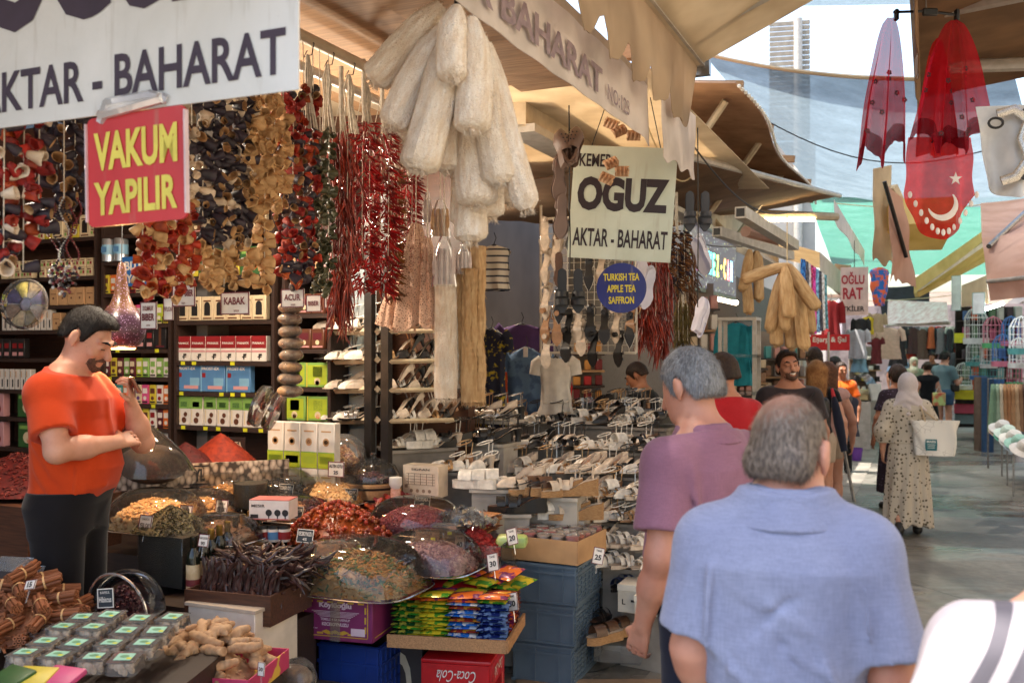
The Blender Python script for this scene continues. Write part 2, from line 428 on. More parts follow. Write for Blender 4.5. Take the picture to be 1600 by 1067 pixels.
while s_<34:
 ln=rnd(.55,.75);sb.rbox((.62,ln-.014,.05),(0,0,0),.006,1,T(rs(-1.12+rnd(-.006,.006),s_+ln/2,-.019+rnd(-.004,.004)))@rotz(YAW+rnd(-.006,.006)));s_+=ln
structure(sb.build('drain_covers',SLAB))
# common materials
M_cream=mat('cream_canvas',L(226,208,180),L(204,184,154),3,.85,transl=.45,bump=.15,bscale=220)
M_scal=mat('tan_canvas',L(206,186,160),L(180,158,134),2.2,.85,transl=.5,bump=.15,bscale=220)
M_white=mat('white_canvas',L(236,228,222),L(214,205,198),4,.7,transl=.4,bump=.1,bscale=200)
M_pink=mat('faded_canvas',L(224,188,168),L(206,164,142),3,.85,transl=.4,bump=.1,bscale=200)
M_yell=mat('yellow_canvas',L(236,214,150),L(214,190,120),3,.8,transl=.4)
M_brownc=mat('brown_canvas',L(150,116,84),L(122,94,68),3,.85,transl=.35)
M_dred=mat('maroon_canvas',L(92,40,34),L(70,30,26),4,.85,transl=.2)
M_alu=mat('white_aluminium',L(196,188,178),L(172,164,152),12,.42,.25,.1,90)
M_cream_metal=mat('cream_metal',L(206,188,160),L(184,166,138),9,.5,.1)
M_steel=mat('steel_tube',L(150,146,142),L(120,116,112),25,.35,.8)
M_dark=mat('dark_metal',L(46,40,38),L(34,30,28),20,.45,.5)
M_black=pal('black_plastic',L(30,29,30),rough=.45)
M_wall=mat('stall_plaster',L(150,140,130),L(126,116,106),3,.9,bump=.2,bscale=40)
M_board=mat('ceiling_boards',L(172,134,98),L(140,108,80),5,.75,stretch=(1,12,12),bump=.15)
M_wood=mat('raw_wood',L(176,136,94),L(150,112,74),6,.6,stretch=(2,22,22),bump=.12,bscale=30)
M_dwood=mat('walnut_laminate',L(86,54,38),L(58,36,27),4,.42,stretch=(2,26,26),bump=.05)
M_shelf=mat('dark_shelf_board',L(58,40,32),L(40,28,24),7,.5,stretch=(2,20,20))
M_string=mat('cotton_string',L(216,206,190),L(180,170,152),60,.9)
M_rope=mat('cream_rope',L(226,206,164),L(190,168,128),60,.9)
M_ink=mat('dark_ink',L(50,38,44),L(40,30,36),30,.5)
M_wire=pal('black_wire',L(28,26,26))
M_netb=veil('blue_shade_net',L(122,136,144),.34,.75,22,.06)
M_netg=veil('green_shade_net',L(92,148,132),.28,.75,12,.05)
M_tarp=mat('blue_tarpaulin',L(36,96,168),L(28,80,146),6,.5,transl=.4)
M_grey=mat('grey_canvas',L(116,126,140),L(96,104,116),3,.8,transl=.35)
def sheet(A,B,C,D,nu=24,nv=12,sag=0.0,wr=0.0,seed=0,th=.004,mb=None,edge=None,mi=0,up=Vector((0,0,1)),wf=7):

 A,B,C,D=(Vector(x)for x in(A,B,C,D));mb=mb or MB();nz=vnoise(seed,6,wf*.5,wf*1.6)
 nrm=(B-A).cross(D-A).normalized()
 def f(u,v):
  vv=v*(1.0 if edge is None else edge(u))
  p=(A*(1-u)+B*u)*(1-vv)+(D*(1-u)+C*u)*vv
  p=p-up*(sag*4*u*(1-u)*(.35+.65*4*v*(1-v)if sag else 1))
  if wr:p=p+nrm*(wr*float(nz(p.x,p.y,p.z))*min(1,6*v+.2))
  return p
 return mb.grid(f,nu,nv,th=th,mi=mi)
def bar(a,b,r=.02,mb=None,n=8,square=False,mi=0):
 mb=mb or MB();a=Vector(a);b=Vector(b)
 if not square:return mb.tube([a,b],r,n,mi=mi)
 d=(b-a);q=d.to_track_quat('Y','Z').to_matrix().to_4x4();return mb.box((2*r,d.length,2*r),M=T((a+b)/2)@q,mi=mi)
 # the houses of the two rows (mostly hidden behind awnings)
def facade_mat(name,c1,c2):return mat(name,c1,c2,1.2,.85,bump=.2,bscale=12)
def building(label,cx,cs,w,l,h,m,win):
 t=thing('market_building',label,'building',frame(rs(cx,cs,0)))
 MB().box((w,l,h),(0,0,h/2)).build('wall',m,t)
 MB().box((w+.5,l+.2,.16),(0,0,h+.083)).build('roof',mat('roof_slab',L(150,120,100),L(120,96,82),3,.9),t)
 sd=1 if cx<0 else-1
 for k in range(win):
  y=-l/2+(k+.5)*l/win
  f=MB().box((.06,1.1,1.3),(sd*(w/2+.032),y,h-1.5)).build('window',M_alu,t)
  MB().box((.02,.94,1.14),(sd*(w/2+.07),y,h-1.5)).build('pane',mat('window_glass',L(70,80,88),L(50,58,64),3,.08),f)
building('pale plastered house behind the spice and shoe stalls',-9.2,4,4.4,16,5.6,facade_mat('grey_stall_plaster',L(120,112,106),L(100,94,90)),4)
building('beige house behind the scarf and luffa stalls further down the left row',-7.2,24,4.4,23,5.0,facade_mat('beige_plaster',L(168,154,134),L(146,132,114)),6)
building('long cream house along the right side of the lane',6.6,22,5.0,50,6.0,facade_mat('cream_plaster',L(226,212,186),L(204,188,160)),12)
building('low house closing the far end of the lane',0.5,58,16,6,4.6,facade_mat('grey_plaster',L(190,180,170),L(168,158,150)),3)
t=thing('slatted_house','white upper storey with slatted siding and drainpipe above the blue shade net','building',frame(P(1222,60,27)-Vector((0,0,P(1222,60,27).z)),.2))
MB().box((4.2,3,7.6),(-1.2,1.5,3.8)).build('wall',facade_mat('white_plaster',L(176,170,162),L(160,154,146)),t)
sl_=MB()
for k in range(24):sl_.rbox((1.1,.04,.12),(.2,-.03,7.7+.14*k),.008,1)
sl_.build('siding',mat('siding_paint',L(150,142,128),L(130,122,110),6,.7),t)
MB().tube([(.42,-.14,.2),(.42,-.14,11)],.12,10).build('drainpipe',M_alu,t)
# shade nets over the lane
o=sheet(P(1100,84,9.4),P(1585,118,7.6),P(1640,318,14.6),P(1282,306,16.2),40,40,.32,.035,3,.004,wf=1.1).build('shade_net',M_netb)
tag(o,'grey blue shade net sagging across the lane above the corrugated roof','shade net')
o2=sheet(P(1080,9,9.9),P(1640,0,8.3),rs(2.0,1.2,4.9),rs(-1.9,1.2,4.8),24,24,.06,.03,13,.004,wf=1.1).build('shade_net',M_netb);tag(o2,'grey shade net overhead at the very top, nearer than the sagging blue one','shade net')
hem=MB();pts=[P(1100,84,9.4).lerp(P(1585,118,7.6),u)-Vector((0,0,.32*.35*4*u*(1-u)))for u in[i/20 for i in range(21)]]
hem.tube(pts,.035,6,flat=.5);link('net_hem',hem.mesh('net_hem',M_cream),o)
o=sheet(P(1262,306,15.6),P(1640,305,14.8),P(1600,428,31),P(1305,424,33),30,40,.12,.07,5,.004,wf=1.2).build('shade_net',M_netg)
tag(o,'emerald green shade net stretched over the lane beyond the blue net','shade net')
wr_=MB()
for a,b in((P(1305,318,14.5),P(1600,312,14)),(P(1290,470,24),P(1560,452,22))):
 wr_=MB();wr_.tube([a.lerp(b,i/12)-Vector((0,0,.1*math.sin(PI*i/12)))for i in range(13)],.008,5)
 tag(wr_.build('tie_rope',M_rope),'rope strung across the lane under the green shade net' if a.y<20 else 'rope strung across the lane beneath the far end of the green net','rope')
o=sheet(P(1330,458,34),P(1600,452,32),P(1570,476,42),P(1340,486,42),16,10,.15,.05,9,.004,wf=1.5).build('white_awning',M_white);tag(o,'white canopy roof past the far end of the green shade net','canopy')
o=sheet(P(1392,470,30),P(1446,466,29),P(1446,494,29.3),P(1390,498,30),12,6,.1,.05,11,.004).build('tarpaulin',M_tarp);tag(o,'bright blue tarpaulin hung below the grey canopy far down the lane','tarpaulin')
o=sheet(P(1372,448,27),P(1452,440,26),P(1452,492,27.5),P(1378,492,28),16,10,.2,.08,12,.004,wf=2).build('grey_awning',M_grey);tag(o,'grey sagging canopy hung behind the patterned scarf','canopy')
# spice shop awning with its lettered valance
def at_rs(r,s,z):return rs(r,s,z)
aw=thing('shop_awning','boarded awning of the spice shop with white lettered valance','awning',frame(rs(-1.33,3.6,2.86)))
m=MB();
for k in range(16):
 r0,r1=-.02-k*.36,-.02-(k+1)*.36+.002
 m.box((abs(r1-r0),4.6 if k<3 else 5.4,.02),((r0+r1)/2,-1.0 if k<3 else-.6,.33+.042*k),None)
m.build('canopy',M_board,aw)
m=MB()
for k in range(4):m.box((3.1,.06,.09),(-1.62,1.1-k*1.1,.44),roty(.116))
m.build('rafters',M_wood,aw)
def val_edge(u):return 1
v=MB();nz=vnoise(21,6,4,14)
v.grid(lambda u,w:(.012*float(nz(u*3,w,0))+.004*math.sin(u*60),-2.2+3.43*u,.30-.285*w-.015*math.sin(u*PI)-(.035*max(0,(u-.96)/.04)*w)),60,6,th=.004)
va=v.build('valance',M_white,aw)
tx=MB();TM=rotz(R_(90))
letter(tx,'AKTAR BAHARAT',1.95,.118,-.56,.105,-.022,.03,M=TM);tx.build('lettering',mat('faded_ink',L(150,130,134),L(128,110,116),30,.7),va);tx=MB();letter(tx,'NO:123',.34,.07,.66,.085,-.022,.012,M=TM)
tx.build('lettering',mat('faded_ink',L(150,130,134),L(128,110,116),30,.7),va)
m=MB();m.box((.05,3.5,.05),(-.03,-.5,.315));m.build('front_bar',M_cream_metal,aw)
m=MB();m.tube([(-.06,-2.2,.36),(-.06,1.2,.36)],.02,8);m.build('hang_rail',mat('rust_metal',L(150,110,84),L(110,74,56),30,.7),aw)
sc=thing('scalloped_awning','tan awning with wavy scalloped valance sloping over the lane','awning',frame(rs(-1.20,4.0,3.4)))
m=MB();m.grid(lambda u,v:(2.9*u,-2.4+3.8*v,1.45*u-.05*math.sin(PI*u)),12,10,th=.004);m.build('canopy',M_cream,sc)
m=MB();nz=vnoise(31,6,3,12)
def scal(u,v):
 s=-2.4+3.8*u;ph=(s+1.0)/.37
 low=.35+.06*math.sin(ph*2*PI)+.025*math.sin(ph*4*PI+1.0)+.13*max(0,(s-.95)/.4)
 return(.012*math.sin(s*19+v)*v+.012*float(nz(s,v,0))*v-.1*v*max(0,(s-1.0)/.4),s,-low*v)
m.grid(scal,90,10,th=.004);m.build('valance',M_scal,sc)
m=MB();m.box((.075,3.9,.09),(0,-.5,.05));m.build('front_bar',M_alu,sc)
for sy in(1.1,-1.2):
 m=MB();m.tube([(.02,sy,.08),(.9,sy-.15,.36),(1.7,sy+.2,.78),(2.85,sy,1.33)],.028,8,flat=1.4);m.build('folding_arm',M_alu,sc)
m=MB();m.box((.12,.05,.16),(.0,1.47,.04));m.build('end_cap',M_steel,sc)
wv=thing('shop_awning','plain white valance hanging behind the scalloped awning end, over the shoe stall','awning',frame(rs(-1.25,5.2,2.8)))
m=MB();nz=vnoise(5,5,5,14)
m.grid(lambda u,w:(.02*float(nz(u*2,w,0))*w,-.4+.78*u,.34-(.36+.018*math.sin(u*15))*w+.02*u),24,6,th=.004);m.build('valance',M_white,wv)
m=MB();m.grid(lambda u,v:(-.1-4.6*u,-.3+4.2*v,.48+.25*u),6,4,th=.006);m.build('canopy',M_cream,wv)
cr=thing('corrugated_roof','brown corrugated roof edge below the shade net on wooden struts','roof',frame(rs(-1.35,10,3.82)))
m=MB();m.grid(lambda u,v:(-2.6*u+.05*math.sin(v*10),-2.6+5.7*v,.32*u+.018*math.sin(v*5.7/.076*2*PI)-.1*v),6,300,th=.006);m.build('corrugated_sheet',mat('rusty_sheet',L(172,134,104),L(136,102,78),3,.7,.1,.1,30,transl=.15),cr)
m=MB()
for k in range(4):m.box((2.6,.06,.07),(-1.3,-2.3+k*1.6,.06),roty(.12));
m.box((.06,5.6,.07),(-.6,.2,-.02));m.box((.06,5.6,.07),(-1.7,.2,.1));m.build('rafters',M_wood,cr)
for k in range(3):
 m=MB();m.tube([(-.15,-2.2+k*1.7,-.02),(-.75,-2.0+k*1.7,-.75)],.03,6);m.tube([(-.75,-2.0+k*1.7,-.75),(-1.4,-2.2+k*1.7,.0)],.03,6);m.build('strut',M_cream_metal,cr)
m=MB()
for k in range(60):
 u=k/59;m.ball(.016,(.03+.05*math.sin(u*10),-2.6+5.7*u,-.02-.1*u),6,4)
m.tube([(.03+.05*math.sin(u/40*10),-2.6+5.7*u/40,-.02-.1*u/40)for u in range(41)],.006,4)
tag(m.build('sun_dot_row',pal('sun_dot_white',L(240,234,220)),None,MX[cr.name]),'row of white dots for sun through holes along the corrugated roof edge','string')  # white balls stand in for sun shining through holes at the roof edge
ba=thing('brown_awning','wide brown awning over the scarf stall with white side flap and tube light','awning')
A,B=P(1052,238,6.6),P(1312,306,12.2)
C,D=B+RDV*-2.4+Vector((0,0,-.32)),A+RDV*-2.2+Vector((0,0,-.25))
sheet(A,B,C,D,20,10,.10,.03,8).build('canopy',M_brownc,ba)
bar(P(1160,333,11.4),P(1308,339,11.8),.05).build('roller_bar',M_cream_metal,ba)
bar(A,B,.03).build('front_bar',M_alu,ba)
sheet(P(1303,312,12.5),P(1351,392,18.2),P(1351,414,18.2),P(1303,345,12.5),14,5,0,.02,2,edge=lambda u:1+.12*math.sin(u*14)).build('valance',M_white,ba)
tl=thing('tube_light','lit fluorescent tube under the brown awning above the luffas','light')
bar(P(1180,344,11.2),P(1273,343,11.3),.022).build('tube',emis('tube_glow',(1,.80,.45),7),tl);bar(P(1178,339,11.25),P(1275,338,11.35),.03,square=True).build('fitting',M_cream_metal,tl)
fa=thing('shop_fascia','long cream fascia beam over the shop fronts behind the lit screen','fascia',frame(rs(-2.35,11,3.15)))
m=MB();m.box((.12,11,.42),(0,0,.24));m.build('panel',M_cream_metal,fa)
m=MB();m.box((.2,11,.05),(.02,0,.02));m.box((.2,11,.05),(.02,0,.47));m.build('trim',M_alu,fa)
for i,(a,b,lab)in enumerate(((P(1157,332,7.5),P(1241,384,9.2),'square cream awning arm poking out above the luffa bunch'),(P(1120,362,9.0),P(1235,400,10.5),'lower cream awning arm resting above the luffa bunch'))):
 t=thing('awning_beam',lab,'awning arm');bar(a,b,.045,square=True).build('arm',M_alu,t);d=(b-a).normalized()
 bar(a-d*.006,a+d*.03,.032,square=True).build('end_plug',M_black,t)
t=tag(bar(P(1165,362,8.6),P(1213,375,9.2),.05).build('rolled_cloth',M_pink),'small roll of pink cloth tied under the cream awning arm','cloth')
aw2=thing('cream_awning','cream awning with straight valance beside the hanging scarves','awning')
sheet(P(1281,394,15.0),P(1318,428,19.7),P(1318,462,19.7),P(1281,440,15.2),12,5,0,.02,4).build('valance',M_white,aw2)
sheet(P(1281,394,15.0),P(1318,428,19.7),P(1318,428,19.7)+RDV*-1.7+Vector((0,0,.5)),P(1281,394,15)+RDV*-1.5+Vector((0,0,.5)),8,6).build('canopy',M_cream,aw2)
aw3=thing('pink_awning','small faded pink awning flap next to the OGLU sign','awning')
sheet(P(1304,412,19),P(1330,414,20.5),P(1322,470,20.5),P(1301,452,19),8,6,.03,.02,5).build('canopy',M_pink,aw3)
# awnings of the right row
ra=thing('beige_awning','beige awning with stepped scallops and folding arms behind the red veils','awning',frame(rs(-.06,6.2,3.62)))
m=MB();m.grid(lambda u,v:(2.6*u,-1.1+2.9*v,.42*u+.1*v-.04*math.sin(PI*u)),10,8,th=.004);m.build('canopy',M_brownc,ra)
m=MB();m.grid(lambda u,v:(.01*math.sin(u*40),-1.1+2.9*u,.1*u-v*(.26+.07*(1 if math.sin(u*30)>0 else-.2))),60,5,th=.004);m.build('valance',M_brownc,ra)
m=MB();m.box((.06,2.95,.07),(0,.35,.1),rotx(.034));m.build('front_bar',M_alu,ra)
for k,(q,w)in enumerate(((-.3,0),(.9,.3))):
 m=MB();m.tube([(.15,q,.08),(.75,q-.35+w,.02),(.95,q-.30+w,.0),(1.75,q+.25,.26),(2.4,q+.2,.36)],[.035]*5,8,flat=1.3);m.build('folding_arm',M_alu,ra)
mr_=thing('maroon_awning','maroon awning in shadow behind the right-hand veil','awning',frame(rs(.62,8.8,3.52)))
m=MB();m.grid(lambda u,v:(2.4*u,-1.0+2.2*v,.35*u),8,6,th=.005);m.build('canopy',M_dred,mr_)
m=MB();m.grid(lambda u,v:(0,-1.0+2.2*u,-.25*v),20,3,th=.004);m.build('valance',M_dred,mr_)
m=MB();m.grid(lambda u,v:(2.4*u,-1.0,.35*u-v*(.25+.35*u)),8,3,th=.004);m.build('side_panel',M_dred,mr_)
pk=thing('pink_awning','faded pink awning with deep triangular side cheek over the hat stall','awning')
q=[P(1534,372,9.6),P(1543,440,9.2),P(1548,470,9.2),P(1690,455,8.0),P(1690,425,8.0),P(1660,300,11),P(1532,318,11.5)]
sheet(q[1],q[4],q[3],q[2],14,4,0,.015,7).build('valance',M_pink,pk)
sheet(q[0],P(1690,350,9.5),q[4],q[1],14,8,.03,.02,9).build('canopy',M_pink,pk)
sheet(q[6],q[5],P(1690,350,9.5),q[0],14,8,.05,.02,10).build('underside',M_pink,pk)
bar(P(1545,385,9.4),P(1612,322,10.4),.025).build('folding_arm',M_steel,pk)
bar(q[1],q[4],.02).build('front_bar',M_alu,pk)
ya=thing('yellow_awning','pale yellow awning sloping down towards the middle of the lane','awning')
A,B=P(1537,360,17.8),P(1428,436,16.8)
sheet(A,B,B+Vector((0,0,-.25)),A+Vector((0,0,-.2)),14,4,.02,.01,3).build('valance',M_yell,ya)
sheet(A,B,P(1432,458,19.5),P(1540,402,20.5),14,8,.04,.02,4).build('canopy',M_yell,ya)
bar(P(1540,404,20.4),P(1432,461,19.4),.05,square=True).build('front_bar',M_yell,ya)
bar(P(1537,380,17.9),P(1432,452,17.0),.04,square=True).build('edge_bar',M_alu,ya)
c1=sheet(P(1364,264,9.8),P(1393,258,10.2),P(1392,414,10.2),P(1364,408,9.8),14,20,0,.06,4,wf=8,edge=lambda u:1-.04*math.sin(u*9)).build('awning_curtain',M_cream);tag(c1,'tall folded cream awning curtain left of the tan one over the lane','curtain')
c2=sheet(P(1388,292,9.4),P(1410,310,9.6),P(1430,450,9.9),P(1392,440,9.4),14,20,0,.07,6,wf=9,edge=lambda u:1-.10*(1-u)*abs(math.sin(u*12))).build('awning_curtain',M_pink);tag(c2,'ragged tan awning curtain with slanting rod over the lane','curtain')
link('rod',bar(P(1382,284,9.3),P(1416,402,9.5),.02).mesh('rod',M_dark),c2)
bx=thing('awning_box','yellowish awning box seen from below under the flag scarf','awning');MB().box((.62,.8,.28)).build('panel',M_yell,bx,T(P(1432,352,10.2))@rotz(-.25)@rotx(-.25));bar(P(1394,292,10),P(1412,330,10.1),.04,square=True).build('bracket',M_cream_metal,bx)
# people
def skin(name,c,c2=None):
 b=NB(name);n=b.noise(7,4);n2=b.noise(60,3);cc=b.ramp(n.outputs[0],[(.3,c2 or tuple(x*.8 for x in c)),(.7,c)])
 cc=b.mix(b.ramp(n2.outputs[0],[(.5,(0,0,0)),(.8,(.25,.25,.25))]),cc,tuple(x*.6 for x in c));b.col(cc);b.set(.5,0,.4)
 b.b.inputs['Subsurface Weight'].default_value=.12;b.b.inputs['Subsurface Radius'].default_value=(.012,.005,.003);b.b.inputs['Subsurface Scale'].default_value=1
 b.bump(n2.outputs[0],.12,.003);MATS[name]=b.m;return b.m
def cloth(name,c,c2=None,weave=260,scale=6,transl=0.0,slub=0.25):
 b=NB(name);co=b.co();n=b.noise(scale,4);c2=c2 or tuple(x*.82 for x in c)
 a=b.noise(1.0,2,b.co('Object',(weave,weave,weave*.10)));h=b.noise(1.0,2,b.co('Object',(weave*.10,weave*.10,weave)))
 cc=b.ramp(n.outputs[0],[(.3,c2),(.7,c)])
 th=b.mix(.5,a.outputs[0],h.outputs[0]);cc=b.mix(b.ramp(th,[(.40,(slub,slub,slub)),(.60,(0,0,0))]),cc,tuple(x*.45 for x in c));b.col(cc);b.set(.88,0,.15)
 b.b.inputs['Sheen Weight'].default_value=.15;b.bump(th,.25,.002);MATS[name]=b.m;return b.m
def hairmat(name,c,c2):
 b=NB(name);n=b.noise(1.0,4,b.co('Object',(170,170,40)));n2=b.noise(9,3)
 cc=b.ramp(b.mix(.4,n.outputs[0],n2.outputs[0]),[(.40,c),(.60,c2)]);b.col(cc);b.set(.55,0,.3);b.bump(n.outputs[0],.8,.006);MATS[name]=b.m;return b.m
SK=dict(tan=skin('skin_tan',L(196,140,112),L(172,112,86)),pale=skin('skin_pale',L(214,162,138),L(196,138,112)),brown=skin('skin_olive',L(176,120,90),L(150,96,70)),red=skin('skin_ruddy',L(198,146,124),L(180,120,100)))
HR=dict(black=hairmat('hair_black',L(16,13,12),L(36,30,27)),grey=hairmat('hair_grey',L(92,94,98),L(150,152,156)),salt=hairmat('hair_salt',L(82,74,68),L(140,130,122)),dark=hairmat('hair_dark_brown',L(30,20,16),L(58,40,30)),beard=hairmat('hair_beard',L(74,50,40),L(104,74,60)),blond=hairmat('hair_blond',L(140,88,48),L(200,146,90)),brown=hairmat('hair_brown',L(62,36,24),L(110,68,44)))
V3=lambda*a:np.array(a,float)
def torso_prof(sh=.185,ch=.155,wa=.145,hp=.165,dch=.115,dwa=.11,belly=0.0):

 return[(.84,hp*.80,.095,0,-.01),(.92,hp,.118,0,-.012),(1.0,hp*.97,.115+belly*.4,0,-.005+belly*.5),(1.08,wa,dwa+belly*.5,0,.0+belly*.55),(1.18,wa*1.02,dwa+belly*.25,0,.0+belly*.3),(1.28,ch,dch,0,.0),(1.36,ch*1.05,dch*1.0,0,-.005),(1.415,ch*.84,dch*.78,0,-.012),(1.45,ch*.52,dch*.62,0,-.016),(1.49,.068,.066,0,-.012)]
def person(label,loc,yaw,H=1.75,h=.010,skn='tan',hair=None,build=None,arms=None,legs=None,headrot=(0,0,0),lean=(0,0),top=None,bottom=None,face=False,group=None,extra=None,bodycut=None,skirt=None,shoes=None,neck=1.0,headfwd=0.0,armr=1.0,hairfn=None,hands=True,ears=True,headscale=1.0,beard=None,name='person',hdrop=0.0):

 sc_=H/1.75;M=T(loc)@rotz(yaw)@Matrix.Scale(sc_,4)
 build=build or{};pf=torso_prof(**build)
 shw=build.get('sh',.185)-.012
 LX=Matrix.Rotation(-lean[0],3,'X')@Matrix.Rotation(lean[1],3,'Y');org=V3(0,0,.95)
 def up(p):return np.array(LX@Vector(V3(*p)-org))+org
 neckp=up((0,-.012,1.44));hc=up((0,.018+headfwd,1.625))
 HRm=Matrix.Rotation(headrot[1],3,'Z')@Matrix.Rotation(-headrot[0],3,'X')@Matrix.Rotation(headrot[2],3,'Y')
 base=up((0,-.005+headfwd*.4,1.53))
 def hd(p):return np.array(HRm@Vector(V3(*p)-V3(0,-.005,1.53)))+base-V3(0,0,hdrop)
 hs=headscale
 shr=[up((s*shw,-.012,1.388))for s in(1,-1)]
 arms=arms or{}
 A=[]
 for i,s in enumerate((1,-1)):
  a=arms.get('r' if s==1 else 'l')or[(s*.26,-.02,1.12),(s*.27,.06,.86)]
  A.append([shr[i],up(a[0]),up(a[1]),a[2]if len(a)>2 else None])
 LG=[]
 for i,s in enumerate((1,-1)):
  l=(legs or{}).get('r' if s==1 else 'l')or[(s*.098,.012,.49),(s*.105,-.02,.085),(s*.13,.13,.03)]
  LG.append([V3(s*.092,-.01,.90)]+[V3(*q)for q in l])
 allp=np.array([hd((0,0,1.80)),hd((0,.15,1.6)),hd((0,-.15,1.6))]+[p for a in A for p in a[:3]]+[p for l in LG for p in l]+[V3(.25,.22,1),V3(-.25,-.22,1)])
 lo=allp.min(0)-.16;hi=allp.max(0)+.16;lo[2]=max(lo[2],-.01)
 if bodycut:lo[2]=bodycut
 t=thing(name,label,'person',M,group)
 sd=Sdf(lo,hi,h)
 sd.stack([(z,rx*.985,ry*.985,cx,cy)for z,rx,ry,cx,cy in pf],.03,M=LX,org=org)
 for i,s in enumerate((1,-1)):
  S,E,Wp,hinfo=A[i];q=armr
  sd.cap(up((s*.05,-.015,1.455)),S,.050,.055,.05)
  sd.cap(S,S*.45+E*.55,.056*q,.050*q,.03);sd.cap(S*.5+E*.5,E,.050*q,.042*q,.03);sd.cap(E,E*.55+Wp*.45,.043*q,.042*q,.03);sd.cap(E*.6+Wp*.4,Wp,.042*q,.028*q,.03)
  if hands:hand(sd,E,Wp,s,hinfo)
  if not bodycut or bodycut<.5:
   Hh,K,An,To=LG[i]
   sd.cap(Hh,K,.088,.058,.04);sd.cap(K,K*.6+An*.4,.058,.056,.03);sd.cap(K*.7+An*.3,An,.056,.036,.03)
   sd.cap(An+V3(0,-.02,-.035),To,.040,.034,.03)
 sd.cap(neckp,hd((0,.0,1.56)),.064*neck,.060*neck,.05)
 Rn=[[HRm[i][j]for j in range(3)]for i in range(3)]
 sd.ell(hd((0,-.012,1.655)),(.076*hs,.098*hs,.096*hs),Rn,.02)
 sd.ell(hd((0,.035,1.60)),(.062*hs,.066*hs,.082*hs),Rn,.03);sd.ell(hd((0,.058,1.552)),(.040,.040,.028),Rn,.03)
 if face:
  for s in(1,-1):
   sd.ell(hd((s*.031,.108,1.632)),(.020,.016,.013),Rn,.014,'sub');sd.cap(hd((s*.012,.098,1.655)),hd((s*.052,.082,1.657)),.010,.009,.014)
   sd.ell(hd((s*.031,.086,1.632)),(.0155,.0145,.0125),Rn,.006);sd.ell(hd((s*.046,.072,1.60)),(.020,.018,.018),Rn,.02)
  sd.cap(hd((0,.100,1.64)),hd((0,.124,1.603)),.009,.013,.014);sd.ell(hd((0,.120,1.598)),(.018,.013,.010),Rn,.01)
  sd.ell(hd((0,.100,1.570)),(.024,.012,.0065),Rn,.007);sd.ell(hd((0,.098,1.559)),(.021,.012,.007),Rn,.007);sd.ell(hd((0,.086,1.533)),(.022,.020,.016),Rn,.02)
 else:
  sd.cap(hd((0,.094,1.64)),hd((0,.118,1.600)),.011,.013,.02)
 if ears:
  for s in(1,-1):
   sd.ell(hd((s*.086*hs,-.012,1.630)),(.012,.021,.034),Rn,.008);sd.ell(hd((s*.083*hs,-.004,1.598)),(.008,.010,.013),Rn,.006)
   sd.ell(hd((s*.099*hs,.000,1.634)),(.009,.010,.018),Rn,.006,'sub')
 if extra:extra(sd,up,hd)
 sdf_build(sd,'body',SK[skn],t)
 def hair_mesh(spec):
  g=Sdf(hd((0,0,1.65))-.22,hd((0,0,1.65))+.22,min(h,.008))
  kind=spec['kind'];tk=spec.get('t',.010)
  if kind=='short':
   g.ell(hd((0,-.014,1.658)),(.076*hs+tk,.098*hs+tk,.096*hs+tk*1.2),Rn,.02);g.cap(hd((-.04,-.065,1.60)),hd((.04,-.065,1.60)),.036+tk*.4,.036+tk*.4,.03)
   if spec.get('quiff'):g.ell(hd((0,.045,1.722)),(.062,.05,.034),Rn,.03)
   nz=vnoise(3,9,60,190);g.disp(lambda x,y,z:spec.get('rough',.003)*nz(x,y,z))
   inv=HRm.transposed();b0=base-V3(0,0,hdrop)
   fl=spec.get('front',1.69);bk=spec.get('nape',1.575)
   def cut(x,y,z):
    X=x-b0[0];Y=y-b0[1];Z=z-b0[2]
    hx,hy,hz=[inv[i][0]*X+inv[i][1]*Y+inv[i][2]*Z for i in range(3)];hz=hz+1.53;hy=hy-.005
    line=np.interp(hy,[-.055,-.04,-.018,.0,.010,.028,.05,.085,.12],[bk,bk+.025,1.672,1.662,fl-.098,fl-.09,fl-.022,fl,fl+.004])
    d=line-hz
    if spec.get('bald'):
     cx,cy,r,rz=spec['bald'];d=np.maximum(d,rz-np.sqrt(((hx-cx)/1.0)**2+((hy-cy)/r)**2)-(1.70-hz)*spec.get('bk',.5)+.008*np.sin(hx*70)*np.cos(hy*60))
    return d
   g.cut(cut)
  elif kind=='long':
   g.ell(hd((0,-.014,1.66)),(.076+tk,.098+tk,.096+tk),Rn,.02)
   ln=spec.get('len',.30);w=spec.get('w',.075)
   g2=Sdf(np.minimum(hd((0,0,1.65))-.22,up((0,-.1,1.6-ln))-.2),hd((0,0,1.65))+.22,min(h,.012));g2.ell(hd((0,-.014,1.66)),(.076+tk,.098+tk,.096+tk),Rn,.02);g=g2
   for x in(-.045,0,.045):g.cap(hd((x*1.2,-.06,1.66)),up((x*w/.06,-.115,1.6-ln-.03*abs(x)/.045)),.05,.036,.04)
   for s in(1,-1):g.cap(hd((s*.072,-.02,1.66)),up((s*w,-.06,1.6-ln*.8)),.030,.024,.03)
   nz=vnoise(4,9,50,140,(1,1,.15));g.disp(lambda x,y,z:.006*nz(x,y,z))
   inv=HRm.transposed();b0=base-V3(0,0,hdrop)
   def cut(x,y,z):
    X=x-b0[0];Y=y-b0[1];Z=z-b0[2]
    hy=inv[1][0]*X+inv[1][1]*Y+inv[1][2]*Z-.005;hz=inv[2][0]*X+inv[2][1]*Y+inv[2][2]*Z+1.53
    return np.minimum(hy-.03,.5)-np.clip((hz-1.69)*1.2,0,1)
   g.cut(cut)
  elif kind=='bun':
   g.ell(hd((0,-.016,1.662)),(.080+tk,.10+tk,.096+tk),Rn,.02);g.ell(hd((0,-.11,1.69)),(.045,.04,.042),Rn,.02)
